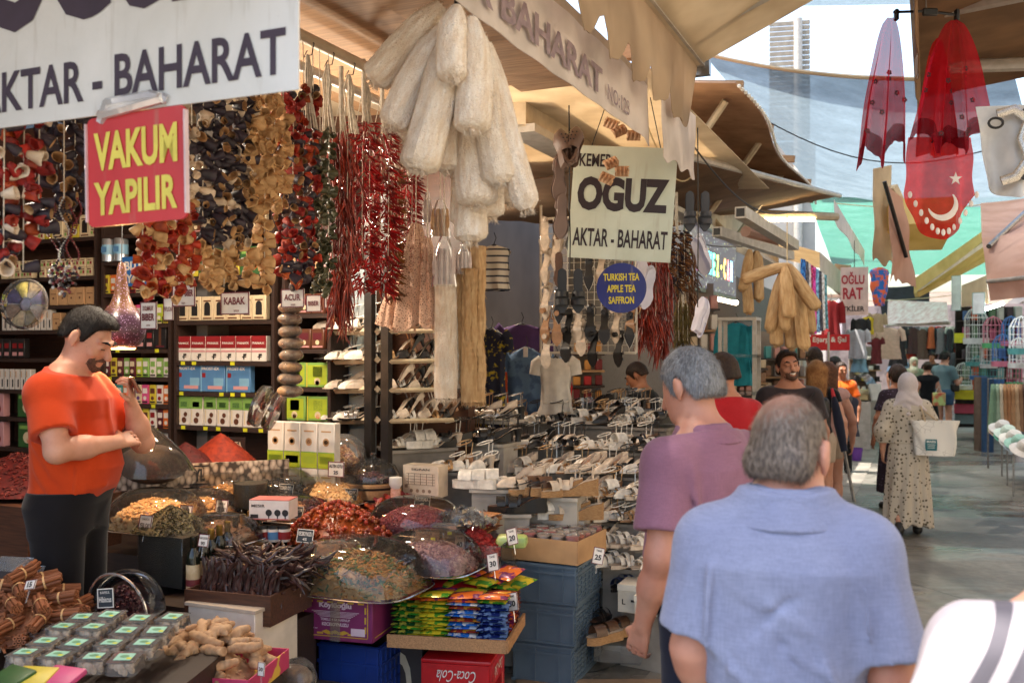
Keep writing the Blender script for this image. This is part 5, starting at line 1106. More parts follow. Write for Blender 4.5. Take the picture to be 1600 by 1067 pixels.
mound('loose heap of green tea leaves on top of the clear bin','tea',P(250,915,4.55)+Vector((0,.15,.238)),.165,.165,.12,'leaf',2200,[hm('tea1',(92,84,56),(60,52,36)),hm('tea2',(56,48,36),(36,30,24)),hm('tea3',(120,112,70),(80,70,46))],1.5,seed=4,sq=3.2)
GD=dict(beige=[hm('dryap',(214,170,112),(186,136,80)),hm('dryap2',(230,194,140),(200,150,96))],ginger=[hm('sgin',(206,160,96),(170,120,66)),hm('sgin2',(190,130,70),(150,100,54))],dark=[hm('nig',(44,38,36),(26,22,22))],redg=[hm('goji',(124,26,16),(88,14,10)),hm('goji2',(96,18,14),(64,10,10))],purple=[hm('barb',(140,48,58),(100,32,42)),hm('barb2',(164,78,80),(112,46,54))],brown=[hm('rais',(120,84,56),(84,54,36)),hm('rais2',(150,108,74),(100,66,44))],nuts=[hm('nut',(196,140,96),(160,104,66)),hm('nut2',(170,116,80),(130,84,54))],herb=[hm('mix',(176,136,84),(134,100,60)),hm('mix2',(104,118,70),(80,90,54)),hm('mix3',(200,140,70),(150,98,52))],red=[hm('cran',(140,12,14),(96,6,10)),hm('cran2',(160,24,20),(110,10,12))],plum=[hm('berry',(160,120,124),(118,84,92)),hm('berry2',(184,150,146),(140,104,108))],hib=[hm('hib',(58,18,26),(34,12,18)),hm('hib2',(84,30,36),(50,18,24))])
def dome(label,px,py,d,w,l,h,goods=None,kind='chunk',n=350,size=1.2,yaw=0.0,gh=.68,seed=0,rim=True,gl=None,box=.04):

 w,l,h=w*1.16,l*1.16,h*1.16;c=P(px,py,d);M=frame(c,yaw);t=thing('dome_cover',label,'cover',M);m=MB();e=.5
 def f(u,v):
  a=2*PI*u;cs,sn=math.cos(a),math.sin(a);q=math.cos(v*PI/2)**.55;ee=e+(1-e)*v
  return(math.copysign(abs(cs)**ee,cs)*w/2*q,math.copysign(abs(sn)**ee,sn)*l/2*q,h*math.sin(v*PI/2)**.9)
 m.grid(f,40,12);m.build('shell',CLR,t)
 if rim:
  r=MB();pts=[(math.copysign(abs(math.cos(a))**e,math.cos(a))*w/2*1.02,math.copysign(abs(math.sin(a))**e,math.sin(a))*l/2*1.02,.002)for a in[2*PI*k/48 for k in range(49)]];r.tube(pts,.006,5,flat=.6);r.build('rim',CLRB,t)
 if goods:mound(gl or('goods heaped under the %s'%label),'dried goods',c+Vector((0,0,.002)),w*.46,l*.46,h*gh,kind,int(n*1.5),GD[goods],size,yaw,3.0,seed,2.0)
 return t
dome('clear cover over pale dried apple rings next to the stallholder',245,822,4.95,.42,.36,.17,'beige','chunk',420,2.2,seed=5,gl='pale dried apple under the clear cover next to the stallholder')
dome('clear cover over candied ginger slices left of the tea jar',315,815,5.1,.34,.32,.15,'ginger','chunk',380,1.9,seed=6,gl='candied ginger under the clear cover')
dome('clear cover over beige dried fruit below the stone board',345,790,5.4,.36,.32,.17,'ginger','grain',520,2.0,seed=7,gl='golden dried mulberries under a clear cover below the stone board')
dome('low clear cover over dark tea behind the gold capped bottles',345,842,4.75,.34,.26,.11,'brown','leaf',500,1.6,seed=8,gl='dark rolled tea under the low cover behind the bottles')
dome('clear cover over black nigella below the chamomile cartons',430,778,5.5,.42,.34,.15,'dark','grain',500,1.6,seed=9,gl='black seeds heaped under the clear cover below the cartons')
dome('clear cover beside the tree printed box',450,808,5.25,.34,.28,.11,'nuts','grain',300,1.8,seed=10,gl='brown nuts under the clear cover beside the tree printed box')
dome('clear knobbed cover over hazelnuts left of the barrel',515,782,5.5,.40,.34,.13,'beige','grain',350,2.2,seed=11,gl='pale hazelnuts under the knobbed clear cover')
dome('wide clear cover over purple barberries',650,826,5.15,.42,.36,.15,'purple','grain',900,2.0,seed=12,gl='purple barberries under the wide clear cover')
dome('clear cover over plum coloured berries above the candy bags',672,885,4.8,.44,.36,.16,'plum','grain',700,2.0,seed=13,gl='plum coloured dried berries under the cover above the candy bags')
dome('large clear cover over mixed dried herbs on the purple carton',557,915,4.58,.58,.44,.20,'herb','shred',800,1.7,seed=14,gl='mixed brown and green dried herbs under the large cover')
mound('heap of dark red goji berries in front of the knobbed cover','dried fruit',P(490,800,5.3),.17,.16,.08,'grain',700,GD['redg'],2.0,seed=15)
mound('heap of bright red dried cranberries in an open acrylic bin','dried fruit',P(742,862,5.0),.17,.15,.13,'chunk',500,GD['red'],1.5,seed=16)
ab=thing('acrylic_bin','open clear acrylic bin of red cranberries on the counter corner','bin',frame(P(742,880,4.98),R_(10)));m=MB()
for x,y,a,b_ in((0,-.16,.36,.004),(0,.16,.36,.004),(-.18,0,.004,.32),(.18,0,.004,.32)):m.box((a,b_,.16),(x,y,.05))
m.build('box_wall',CLR,ab)
kn=thing('tea_jar','clear jar of dark tea leaves between the covers','jar',frame(P(392,790,5.2)));MB().lathe([(1e-4,0),(.085,0),(.09,.12),(.088,.125),(1e-4,.125)],24).build('tea_fill',MATS['tea_dense'],kn);MB().lathe([(.09,0),(.096,.135)],24).build('glass_wall',CLR,kn)
br=thing('wooden_barrel','round wooden barrel tub with dark bands under a clear dome','barrel',frame(P(583,782,5.6)))
MB().lathe([(1e-4,0),(.15,0),(.165,.05),(.168,.11),(.15,.115),(1e-4,.115)],28).build('staves',M_wood,br)
for z in(.02,.085):MB().lathe([(.160+z*.07,z-.008),(.164+z*.07,z+.008)],28).build('band',M_dark,br)
MB().lathe([(.16,.118),(.158,.15),(.13,.205),(.07,.24),(.014,.25),(.012,.256),(.02,.27),(.012,.28),(1e-4,.281)],28).build('dome',CLR,br)
mound('dark dried goods inside the wooden barrel tub','dried goods',P(583,782,5.6)+Vector((0,0,.116)),.14,.14,.05,'chunk',250,GD['hib'],1.4,seed=17)
sm=thing('salt_mill','clear mill of pink salt with white cap beside the barrel','mill',frame(P(618,784,5.45)));MB().lathe([(1e-4,0),(.03,0),(.028,.075),(1e-4,.075)],16).build('salt',mat('pink_salt',L(226,176,156),L(200,140,120),90,.6),sm);MB().lathe([(.024,.076),(.038,.10),(.036,.14),(1e-4,.142)],16).build('cap',WHT,sm)
bg_=thing('plastic_bag','clear plastic bag of dried flowers above the ALTIN OTU card','bag',frame(P(538,735,5.7)));MB().ball(.14,(0,0,.08),20,12,sc=(1.0,.8,1.0)).build('film',CLRB,bg_);mound('dried golden flowers inside the clear bag above the ALTIN OTU card','dried flowers',P(538,735,5.7)+Vector((0,0,-.02)),.125,.1,.17,'shred',700,GD['nuts']+GD['beige'],1.4,seed=18)
MB().box((.3,.24,.1),(0,0,-.06)).build('shelf',M_dwood,bg_)
pb=plate_sign('printed_box','white carton printed with drawings and a plan behind the salt mill','carton',frame(P(657,752,5.6)),.235,.185,pal('carton_cream',L(222,204,182)),[('SIDRAN',.12,.012,0,.07,.01)],th=.12)
m=MB()
for k in range(5):m.box((.19,.0016,.002),(0,-.0014,.045-k*.016))
for k in range(5):m.box((.002,.0016,.066),(-.08+k*.04,-.0016,.012))
for k in range(4):m.lathe([(1e-4,0),(.011,0)],8,T(-.06+k*.04,-.0014,-.055)@rotx(R_(90)))
m.box((.018,.0016,.018),(-.095,-.0014,-.03));m.build('print',pal('print_tan',L(150,126,106)),pb)
def card(label,px,py,d,w,h,texts,slate=False,tilt=.25,yaw=0,roll=0):
 t=plate_sign('price_card',label,'price card',frame(P(px,py,d),yaw)@roty(roll)@rotx(-tilt),w,h,CHALK if slate else WHT,texts,th=.003,frame_m=(WHT if slate else MARO),texm=(WHT if slate else INK))
 MB().tube([(0,.004,-h/2-.05),(0,.004,-h/2+.01)],.003,5).build('stem',CLRB,t);return t
for lab,px,py,d in(('white YESIL CAY card standing in the green tea bin',227,817,4.6),('white YESIL CAY card in front of the candied ginger',290,801,4.85),('white YESIL CAY card in front of the mulberry cover',346,792,5.0)):card(lab,px,py,d,.078,.078,[('YESIL CAY',.062,.024,0,-.012,.02),('TOMURCUK',.05,.010,0,.018,.01)])
card('ALTIN OTU 25 price card right of the chamomile cartons',525,733,5.4,.105,.085,[('ALTIN OTU',.09,.02,0,.018,.03),('25',.03,.02,.0,-.018,.03)],tilt=.05)
card('small white 90 card among the bottles',318,844,4.3,.055,.055,[('NAR EKSISI',.045,.010,0,.010,.02),('90',.022,.016,0,-.013,.02)])
for lab,px,py,d,tx in(('slate KECIBOYNUZU card lying on the carob pods',477,837,4.7,'KECIBOYNUZU'),('slate card at the far left edge behind the garlic boxes',6,985,3.75,'PINTA'),('slate card beside the tree printed box',462,800,5.1,'GOJI'),('slate card between the nigella and goji berries',447,765,5.35,'COREK OTU'),('slate HURMA card on the barberry cover',660,783,5.25,'HURMA'),('slate card on the knobbed cover',547,772,5.4,'FINDIK')):card(lab,px,py,d,.095,.065,[(tx,.078,.02,0,.010,.02),('45',.025,.014,0,-.016,.02)],True)
for i,(px,py,d,tx,wh)in enumerate(((522,795,5.0,'35','leaning on the jujube heap'),(770,878,4.7,'30','on the front of the cranberry bin'),(800,838,4.9,'20','on the green packets beside the pink tubs'),(800,940,4.55,'30','stuck on the candy bags'),(935,868,5.0,'25','stuck on the corner of the pink tub carton'),(425,802,4.95,'60','on the tree printed box'),(718,848,4.85,'40','beside the cranberry bin'))):card('small white %s price slip %s'%(tx,wh),px,py,d,.06,.085,[(tx,.035,.028,0,-.008,.03),('TANE',.03,.010,0,.026,.02)],tilt=.3,roll=rnd(-.35,.2))
# countable goods of the spice stall
def rotu(r,amt=6.3):return Euler((r.uniform(0,amt),r.uniform(0,amt),r.uniform(0,amt))).to_matrix().to_4x4()
def pile(n,c,rx,ry,h,r,yaw=0,pw=1.6):
 out=[]
 for i in range(n):
  a=r.uniform(0,6.283);q=math.sqrt((i+.5)/n);x=rx*q*math.cos(a);y=ry*q*math.sin(a);out.append((frame(c,yaw)@T(x,y,h*(1-q**pw)**.8),q,x,y))
 return out
R1=random.Random(3)
juj_m=mat('jujube_skin',L(168,74,36),L(120,40,20),60,.28,rand=.35,hue=.015,bump=.15,bscale=120)
JM=[]
for s in range(3):
 m=MB();m.ball(.0115,n=9,m=7,sc=(1.0,.98+.03*s,1.22+.06*s));JM.append(m.mesh('jujube',juj_m))
cj=P(528,842,4.97);mound('dense inner mass of the jujube heap','jujubes',cj+Vector((0,0,-.004)),.28,.22,.185,'grain',500,[juj_m],2.2,seed=21,pw=1.5)
for i,(M,q,x,y)in enumerate(pile(295,cj,.30,.235,.195,R1,0,1.5)):
 tag(link('jujube',JM[i%3],None,M@rotu(R1)),'glossy red brown jujube in the open heap behind the carob pods','jujube','jujubes in the open heap')
tom_m=mat('dried_tomato',L(150,40,26),L(96,24,18),40,.5,rand=.4,hue=.02,bump=.5,bscale=60);TM_=[]
for s in range(3):
 m=MB();nz=vnoise(50+s,6,60,160);m.grid(lambda u,v:((u-.5)*.045,(v-.5)*.034*(1-.5*abs(2*u-1)),.007*float(nz(u*.045,v*.034,s))),7,5,th=.003);TM_.append(m.mesh('dried_tomato',tom_m))
ct_=P(612,800,5.5);mound('dense mass under the dried tomato slices','dried tomatoes',ct_,.26,.2,.10,'strip',200,[tom_m],1,seed=22)
for i,(M,q,x,y)in enumerate(pile(120,ct_,.28,.21,.115,R1)):tag(link('dried_tomato',TM_[i%3],None,M@T(0,0,.004)@rotu(R1,.8)@rotz(R1.uniform(0,6))),'dark red dried tomato slice in the heap behind the jujubes','tomato slice','dried tomato slices in the heap')
pod_m=mat('carob_pod',L(70,42,36),L(40,24,24),26,.38,rand=.35,bump=.3,bscale=50);PM_=[]
for s in range(4):
 m=MB();k=.05+.02*s;n=9;m.tube([((i/n-.5)*.19,k*(i/n-.5)**2*4*.5*(-1 if s%2 else 1),.004*math.sin(i*2+s))for i in range(n+1)],[.003]+[.0095+.001*math.sin(i*3+s)for i in range(n-1)]+[.003],6,flat=.5);PM_.append(m.mesh('carob_pod',pod_m))
wbx=thing('wooden_tray','walnut laminate tray full of carob pods','tray',frame(P(390,957,4.32),R_(6)));m=MB()
for x,y,a,b_ in((0,-.17,.43,.014),(0,.17,.43,.014),(-.208,0,.014,.326),(.208,0,.014,.326)):m.box((a,b_,.13),(x,y,.067))
m.box((.40,.32,.012),(0,0,.008));m.build('tray_wall',M_dwood,wbx)
cc=P(405,908,4.38)
mound('dense mass of carob pods filling the walnut tray','carob pods',cc+Vector((0,0,-.02)),.20,.16,.12,'strip',300,[pod_m],1.6,seed=23,sq=3.5,pw=2.4)
for i in range(150):
 x=R1.uniform(-.20,.22);y=R1.uniform(-.15,.22);q=max(abs(x)/.26,abs(y)/.23);z=.125*(1-q**2.2)+R1.uniform(0,.02)
 fr=i<34
 M=frame(cc,R_(6))@T(x,y,z)@rotz(R1.uniform(-.5,.5))@roty(R1.uniform(-.25,.25))@rotx(R1.uniform(0,6))
 if fr:M=frame(cc,R_(6))@T(-.19+.0112*i+R1.uniform(-.005,.005),-.155+R1.uniform(-.015,.01),.025+R1.uniform(0,.015))@rotz(R1.uniform(-.2,.2))@roty(R_(-78)+R1.uniform(-.15,.15))@rotx(1.5)
 tag(link('carob_pod',PM_[i%4],None,M),('dark carob pod standing at the front of the walnut tray' if fr else 'dark carob pod lying in the pile on the walnut tray'),'carob pod','carob pods standing in front' if fr else 'carob pods in the pile')
gl_b=mat('bottle_glass',L(26,30,22),L(18,20,16),8,.08);gold=mat('gold_cap',L(196,160,84),L(160,124,60),30,.3,.8);lab_=mat('bottle_label',L(206,186,150),L(170,140,100),18,.6);lab2=pal('label_maroon',L(110,36,40))
def bottle(capm):
 t=thing('bottle','syrup bottle to copy here','bottle');MB().lathe([(1e-4,0),(.028,0),(.031,.006),(.031,.19),(.026,.215),(.013,.235),(.012,.275),(1e-4,.275)],18).build('glass_body',gl_b,t);MB().lathe([(.0135,.238),(.0150,.24),(.0150,.288),(1e-4,.29)],14).build('cap',capm,t)
 l=MB().lathe([(.0316,.05),(.0316,.165)],18).build('bottle_label',lab_,t);MB().lathe([(.0319,.07),(.0319,.10)],18).build('emblem',lab2,l);return t
b0=bottle(gl_b);b1=bottle(gold);PROTO+=[b0,b1]
BL=['front black capped bottle of syrup beside the tea bin','second syrup bottle from the tea bin, with a black cap']
pa,pb_=P(302,938,4.32),P(402,880,4.95)
for i in range(9):
 p=pa.lerp(pb_,i/8);p.z=pa.z*(1-i/8)+(pb_.z-.0)*i/8
 copy_thing(b0 if i in(0,1,5)else b1,frame(p,R1.uniform(0,6)),BL[i]if i<2 else '%s syrup bottle from the tea bin, with %s cap'%(nth(i),'a black' if i==5 else 'a gold'),'syrup bottles behind the carob pods')
cblock(350,915,4.62,.26,.75)
tbx=plate_sign('printed_box','white and red carton printed with three trees on the jam jars','carton',frame(P(420,797,4.78),R_(16)),.205,.095,pal('carton_pale',L(226,214,210)),[('MESIR',.07,.014,-.055,.022,.02)],th=.13)
m=MB()
for x in(.0,.045,.085):m.lathe([(1e-4,0),(.017,0)],10,T(x,-.0015,-.012)@rotx(R_(90)));m.box((.005,.0016,.03),(x,-.0012,-.033))
m.box((.04,.0016,.018),(-.075,-.0014,-.03));m.build('print',INK,tbx);m=MB();m.box((.205,.13,.004),(0,.065,.0495));m.box((.205,.002,.006),(0,-.0014,-.044));m.build('red_lid',pal('carton_red',L(190,110,104)),tbx)
for i,(px,c)in enumerate(((411,'red'),(428,'blue'),(444,'red'))):
 t=thing('jam_jar',['small jar with red label under the tree printed carton, left','small jar with blue label under the tree printed carton','small jar with red label under the tree printed carton, near the jujubes'][i],'jar',frame(P(px,845,4.80)));MB().lathe([(1e-4,0),(.03,0),(.032,.01),(.032,.055),(.027,.065),(1e-4,.066)],16).build('glass_wall',pal('jar_cream',L(214,200,190)),t);MB().lathe([(.0325,.012),(.0325,.05)],16).build('jar_label',CPK[c],t);MB().lathe([(.031,.064),(.031,.08),(1e-4,.081)],16).build('lid',M_black,t)
def clam(goods):
 t=thing('clear_box','prototype to be copied later','box');m=MB();m.grid(lambda u,v:((math.copysign(abs(math.cos(2*PI*u))**.45,math.cos(2*PI*u)))*(.075-.012*v),(math.copysign(abs(math.sin(2*PI*u))**.45,math.sin(2*PI*u)))*(.055-.012*v),.045*v),28,3);m.rbox((.128,.09,.003),(0,0,.0455),.001,1);m.build('lid',CLRB,t)
 r=MB();r.tube([(math.copysign(abs(math.cos(a))**.45,math.cos(a))*.080,math.copysign(abs(math.sin(a))**.45,math.sin(a))*.060,0)for a in[2*PI*k/28 for k in range(29)]],.004,5,flat=.6);r.build('rim',CLRB,t)
 g=MB();nz=vnoise(5,6,60,120);g.grid(lambda u,v:((u-.5)*.125,(v-.5)*.09,.006+.012*float(nz(u*.12,v*.09,0))+.01),14,10);g.build('contents',goods,t);MB().box((.022,.018,.001),(.03,-.02,.0475)).build('price_tag',YEL,t);return t
cl=clam(mat('mixed_dried_fruit',L(190,120,70),L(110,50,34),50,.5));PROTO.append(cl)
for i,(px,py,d,a,tl,wh)in enumerate(((494,888,4.55,12,52,'nearest the carob pods'),(515,866,4.62,12,55,'second from the carob pods'),(536,862,4.72,15,58,'tilted, between two others by the jujubes'),(556,852,4.78,15,60,'furthest right of the group by the jujubes'),(668,845,4.85,25,45,'leaning behind the plum coloured berries'),(694,836,4.95,25,45,'leaning beside the cranberry bin'),(712,818,5.05,28,40,'below the stacked fruit leather'))):copy_thing(cl,frame(P(px,py,d),R_(a))@rotx(R_(tl)),'clear clamshell box of dried fruit %s'%wh,'clear clamshell boxes')
for i,(px,py,w_,n)in enumerate(((692,815,.27,11),(738,828,.26,16))):
 t=thing('fruit_leather_stack',['stack of tan fruit leather sheets behind the barberry cover','stack of tan and brown fruit leather sheets next to the clogs'][i],'stack',frame(P(px,py,5.35)))
 for k in range(n):
  m=MB();nz=vnoise(k+i*20,4,10,30);m.grid(lambda u,v:((u-.5)*w_,(v-.5)*.2,.006*k+.006*float(nz(u*.3,v*.2,k))),8,6,th=.002);m.build('sheet',mat('leather_'+str((k+i)%3),[L(206,156,100),L(176,120,74),L(146,92,60)][(k+i)%3],[L(180,130,80),L(150,98,60),L(120,70,46)][(k+i)%3],14,.6,bump=.3),t,T(R1.uniform(-.012,.012),R1.uniform(-.012,.012),0)@rotz(R1.uniform(-.08,.08)))
mound('crumpled clear sachets between the berry cover and the fruit leather','sachets',P(725,815,5.1),.16,.12,.06,'petal',160,[CLRB],3.0,seed=24)
# front table: cinnamon, hibiscus, garlic, ginger
cin=mat('cinnamon_bark',L(150,92,56),L(112,62,36),30,.7,rand=.25,bump=.4,bscale=60,stretch=(1,1,.1))
m=MB();m.lathe([(.0035,-.06),(.0082,-.06),(.0086,.0),(.0080,.06),(.0035,.06)],9);m.lathe([(.0035,.06),(.0032,.055),(.0030,-.055),(.0035,-.06)],9);CST=m.mesh('cinnamon_stick',cin)
cb0=thing('cinnamon_bundle','prototype to be copied later','cinnamon');
for k,(x,y)in enumerate([(0,0)]+[(.0172*math.cos(i*PI/3),.0172*math.sin(i*PI/3))for i in range(6)]):link('stick',CST,cb0,T(x,y,R1.uniform(-.006,.006))@rotz(k))
MB().lathe([(.0262,-.004),(.0268,0),(.0262,.004)],14).build('rubber_band',mat('rubber_tan',L(200,160,110),None),cb0);PROTO.append(cb0)
cpos=P(50,985,3.85);k=0
for lay,(n,rad,z)in enumerate(((15,.23,.03),(12,.18,.085),(9,.13,.14),(5,.075,.19),(2,.03,.23))):
 for i in range(n):
  a=2*PI*i/n+lay*.5;M=frame(cpos+Vector((-.03,.0,z)))@T(rad*1.25*math.cos(a),rad*math.sin(a),R1.uniform(-.008,.008))@rotz(a+R1.uniform(-.9,.9))@roty(R_(90)+R1.uniform(-.3,.3))
  copy_thing(cb0,M,'bundle of cinnamon sticks in the %s layer of the heap at the left edge'%['bottom','second','middle','fourth','top'][lay],'cinnamon bundles, %s layer'%['bottom','second','middle','fourth','top'][lay])
mound('broken cinnamon pieces under the bundles','cinnamon',cpos+Vector((-.03,0,0)),.28,.22,.20,'strip',200,[cin],1.2,seed=25)
card('white 15 price card stuck in the cinnamon',47,913,3.62,.055,.036,[('15',.024,.020,0,0,.03)],tilt=.5,roll=-.2)
for i,(px,py)in enumerate(((12,905),(30,918))):
 t=thing('plastic_pouch',['printed clear pouch behind the cinnamon at the left edge','printed clear pouch leaning on the cinnamon top'][i],'pouch',frame(P(px,py,4.0),.2)@rotx(-.6));m=MB();m.grid(lambda u,v:((u-.5)*.16,-.022*math.sin(PI*u)*math.sin(PI*v),(v-.5)*.2),10,10,th=.002);m.build('film',CLRB,t);m=MB();m.box((.09,.002,.05),(0,-.028,0));m.build('print',INK,t)
hb=thing('domed_tub','clear tub with open dome full of dried hibiscus and a slate Hibiscus card','tub',frame(P(192,990,4.0)));
MB().lathe([(.13,0),(.16,.09),(.168,.093),(.168,.10),(.155,.102),(.128,.006)],36).build('tub_wall',CLRB,hb)
m=MB();m.grid(lambda u,v:(.158*math.cos(PI*(u*1.12-.06))*math.cos(v*PI/2*.97),.02+.150*math.sin(PI*(u*1.12-.06))*math.cos(v*PI/2*.97),.10+.165*math.sin(v*PI/2*.97)),36,12);m.build('dome',CLR,hb)
m=MB();m.tube([(.158*math.cos(PI*k/24),-.03-.02*math.sin(PI*k/24),.10+.160*math.sin(PI*k/24))for k in range(25)],.006,6);m.build('dome_rim',CLRB,hb)
mound('dark dried hibiscus petals heaped in the domed tub','hibiscus',P(192,990,4.0)+Vector((0,0,.02)),.15,.14,.18,'petal',900,GD['hib'],1.2,seed=26)
card('slate Hibiscus card stuck in the domed tub',165,934,3.80,.085,.075,[('Hibiscus',.066,.022,0,-.005,.02),('KAPSUL',.05,.010,0,.022,.01)],True,tilt=.1,roll=-.15)
t=thing('plastic_bag','flat clear bag of chopped nuts between cinnamon and garlic packs','bag',frame(P(85,995,3.72),R_(12)));m=MB();nz=vnoise(61,5,12,30);m.grid(lambda u,v:((u-.5)*.50,(v-.5)*.16,.045*math.sin(PI*u)**.4*math.sin(PI*v)**.5+.004*float(nz(u,v,0))),20,10);m.build('chopped_nuts',mat('chopped_nuts',L(206,150,106),L(160,106,70),120,.6,bump=.7,bscale=140,dist=.006),t);m=MB();m.grid(lambda u,v:((u-.5)*.56,(v-.5)*.18,.003+.049*math.sin(PI*u)**.4*math.sin(PI*v)**.5+.004*float(nz(u,v,0))),20,10);m.build('film',CLRB,t)
gar=mat('garlic_clove',L(226,206,180),L(190,160,130),30,.5,rand=.15);mint=pal('mint_label',L(150,206,186))
gp=thing('garlic_pack','prototype to be copied later','pack');
m=MB()
for i in range(34):m.ball(.011,(R1.uniform(-.042,.042),R1.uniform(-.042,.042),R1.uniform(.006,.03)),7,5,M=None,sc=(1,.7,1.2))
tag(m.build('garlic_cloves',gar,gp),kind='stuff')
m=MB();m.grid(lambda u,v:(math.copysign(abs(math.cos(2*PI*u))**.4,math.cos(2*PI*u))*(.056-.006*v),math.copysign(abs(math.sin(2*PI*u))**.4,math.sin(2*PI*u))*(.056-.006*v),.042*v),28,3);m.rbox((.098,.098,.004),(0,0,.043),.0015,1);m.build('lid',CLRB,gp)
l_=MB().rbox((.06,.055,.0015),(0,0,.0462),.0005,1).build('paper_label',mint,gp);MB().box((.016,.012,.001),(.02,-.015,.0476)).build('price_tag',YEL,gp);m=MB();m.lathe([(1e-4,.0477),(.012,.0477)],8,sx=1.4);m.build('leaf_print',pal('mint_dark',L(90,150,110)),gp);PROTO.append(gp)
gi=0
for rw in range(4):
 for cl_ in range(4):
  M=frame(P(150,1055,3.42),R_(18))@T(-.20+cl_*.122+R1.uniform(-.008,.008),-.10+rw*.118,.055+.012*rw+R1.uniform(0,.012))@rotz(R1.uniform(-.15,.15))@rotx(R1.uniform(.0,.12))
  copy_thing(gp,M,'mint labelled garlic pack, %s from left in the %s row from the front'%(nth(cl_),nth(rw)),'garlic packs at the bottom left')
  gi+=1
cblock(150,1055,3.42,.70,.62,yaw=R_(18))
card('white price slip between the garlic packs and ginger',235,1012,3.5,.05,.07,[('35',.03,.022,0,0,.02)],tilt=.9,roll=.4)
for i,(px,c,lab)in enumerate(((18,'dgreen','dark green packet in front of the garlic packs'),(52,'yellow','yellow packet in front of the garlic packs'),(95,'pink','pink packet in front of the garlic packs'))):tag(MB().rbox((.13,.10,.02),(0,0,0),.006,2).build('snack_packet',CPK[c],None,frame(P(px,1058,3.12),R1.uniform(-.3,.3))@rotx(.3)),lab,'packet')
ging=mat('ginger_skin',L(196,160,122),L(156,118,84),22,.7,rand=.12,bump=.5,bscale=70);GM=[]
for s in range(5):
 r=random.Random(80+s);g=Sdf((-.08,-.06,-.035),(.08,.06,.035),.004);p=V3(-.05,0,0)
 for k in range(4):
  q=p+V3(r.uniform(.02,.034),r.uniform(-.016,.016),r.uniform(-.004,.004));g.cap(p,q,r.uniform(.015,.02),r.uniform(.013,.019),.012)
  if r.random()<.85:
   sg=r.choice((-1,1));g.cap(q,q+V3(r.uniform(-.006,.014),sg*r.uniform(.018,.03),r.uniform(-.006,.006)),.015,.010,.010)
  p=q
 nz=vnoise(s,6,60,200);g.disp(lambda x,y,z:.0012*nz(x,y,z)+.0008*np.sin(x*420));o=sdf_build(g,'ginger_root',ging);GM.append(o.data);bpy.data.objects.remove(o)
gx=thing('card_box','low yellow and pink printed box of ginger roots','box',frame(P(335,1062,3.78),R_(14)));m=MB()
for x,y,a,b_ in((0,-.19,.46,.006),(0,.19,.46,.006),(-.23,0,.006,.37),(.23,0,.006,.37)):m.box((a,b_,.075),(x,y,.04))
m.box((.455,.37,.006),(0,0,.004));m.build('box_wall',mat('box_yellow',L(214,176,70),L(190,60,100),5,.5,lo=.5,hi=.52),gx)
for i,(M,q,x,y)in enumerate(pile(46,P(325,1048,3.80),.22,.19,.15,R1,R_(14),1.8)):tag(link('ginger_root',GM[i%5],None,M@T(0,0,.02)@rotz(R1.uniform(0,6.3))@rotx(R1.uniform(-.5,.5))@roty(R1.uniform(-.35,.35))),'knobbly ginger root in the pile in the yellow box','ginger','ginger roots in the yellow box')
mound('hidden core of the ginger pile','ginger',P(325,1050,3.80),.19,.16,.12,'chunk',50,[ging],1,seed=27)
card('small slip standing in the ginger box',408,1045,3.6,.03,.05,[('30',.018,.014,0,0,.02)],tilt=.1)
t=thing('plastic_bag','taut clear plastic bag next to the stallholder elbow','bag',frame(P(238,740,5.1),R_(10)));m=MB();nz=vnoise(71,6,8,26);m.grid(lambda u,v:(.24*math.cos(2*PI*u)*(1-v**1.5)**.8-.05*v,.17*math.sin(2*PI*u)*(1-v**1.5)**.8,.27*v+.012*float(nz(u*.4,v*.3,0))),36,14);m.build('film',clear('bag_film',(.95,.95,.95),.02,.06),t)
m=MB();m.ball(.15,(0,0,.05),16,10,sc=(1.3,.9,.7));m.build('dark_contents',mat('dark_contents',L(60,44,36),L(40,30,26),60,.8),t)
# purple carton, crates, stool, candy
kp=thing('printed_carton','purple and gold Koyluoglu carton taped at the middle under the herb cover','carton',frame(P(524,1001,4.48),R_(8)))
w_,d_,h_=.375,.40,.215
KPUR=mat('carton_purple',L(128,42,96),L(112,34,84),6,.5);m=MB();m.rbox((w_,d_,h_),(0,d_/2,h_/2),.004,1);m.build('carton_wall',KPUR,kp)
KG=pal('carton_gold',L(206,164,56));m=MB();y=-.0016
for sx,sz,ww,hh in((0,h_-.022,w_-.05,.004),(0,.022,w_-.05,.004),(-w_/2+.024,h_/2,.004,h_-.05),(w_/2-.024,h_/2,.004,h_-.05)):m.box((ww,.002,hh),(sx,y,sz))
for kx in range(6):
 for sz in(.034,h_-.034):m.box((.03,.002,.008),(-.13+kx*.052,y,sz),roty(0))
for kz in range(3):
 for sx in(-.152,.152):m.box((.008,.002,.03),(sx,y,.06+kz*.045))
for q in(-.045,0,.045):m.lathe([(1e-4,0),(.014,0)],4,T(q,-.0017,.042)@rotx(R_(90))@Matrix.Diagonal((1.8,.7,1,1)))
for sx,sz,ww,hh in((d_/2,h_-.022,d_-.05,.004),(d_/2,.022,d_-.05,.004)):m.box((.002,ww,hh),(w_/2+.0012,sx,sz))
m.build('gold_print',KG,kp);m=MB();letter(m,'Köylüoğlu',.165,.034,0,.165,-.0024,.05);letter(m,'TEMELLI 4 SA HARNUP',.15,.012,0,.100,-.0024,.02);letter(m,'KECIBOYNUZU',.135,.016,0,.078,-.0024,.04)
for k in range(5):m.box((.24-.02*k,.002,.0022),(0,-.0018,.137-.006*k))
m.box((.07,.002,.034),(.115,-.0018,.048));letter(m,'Net: 10 kg',.06,.008,-.12,.055,-.0024,.02);m.build('lettering',pal('print_pale',L(226,200,214)),kp)
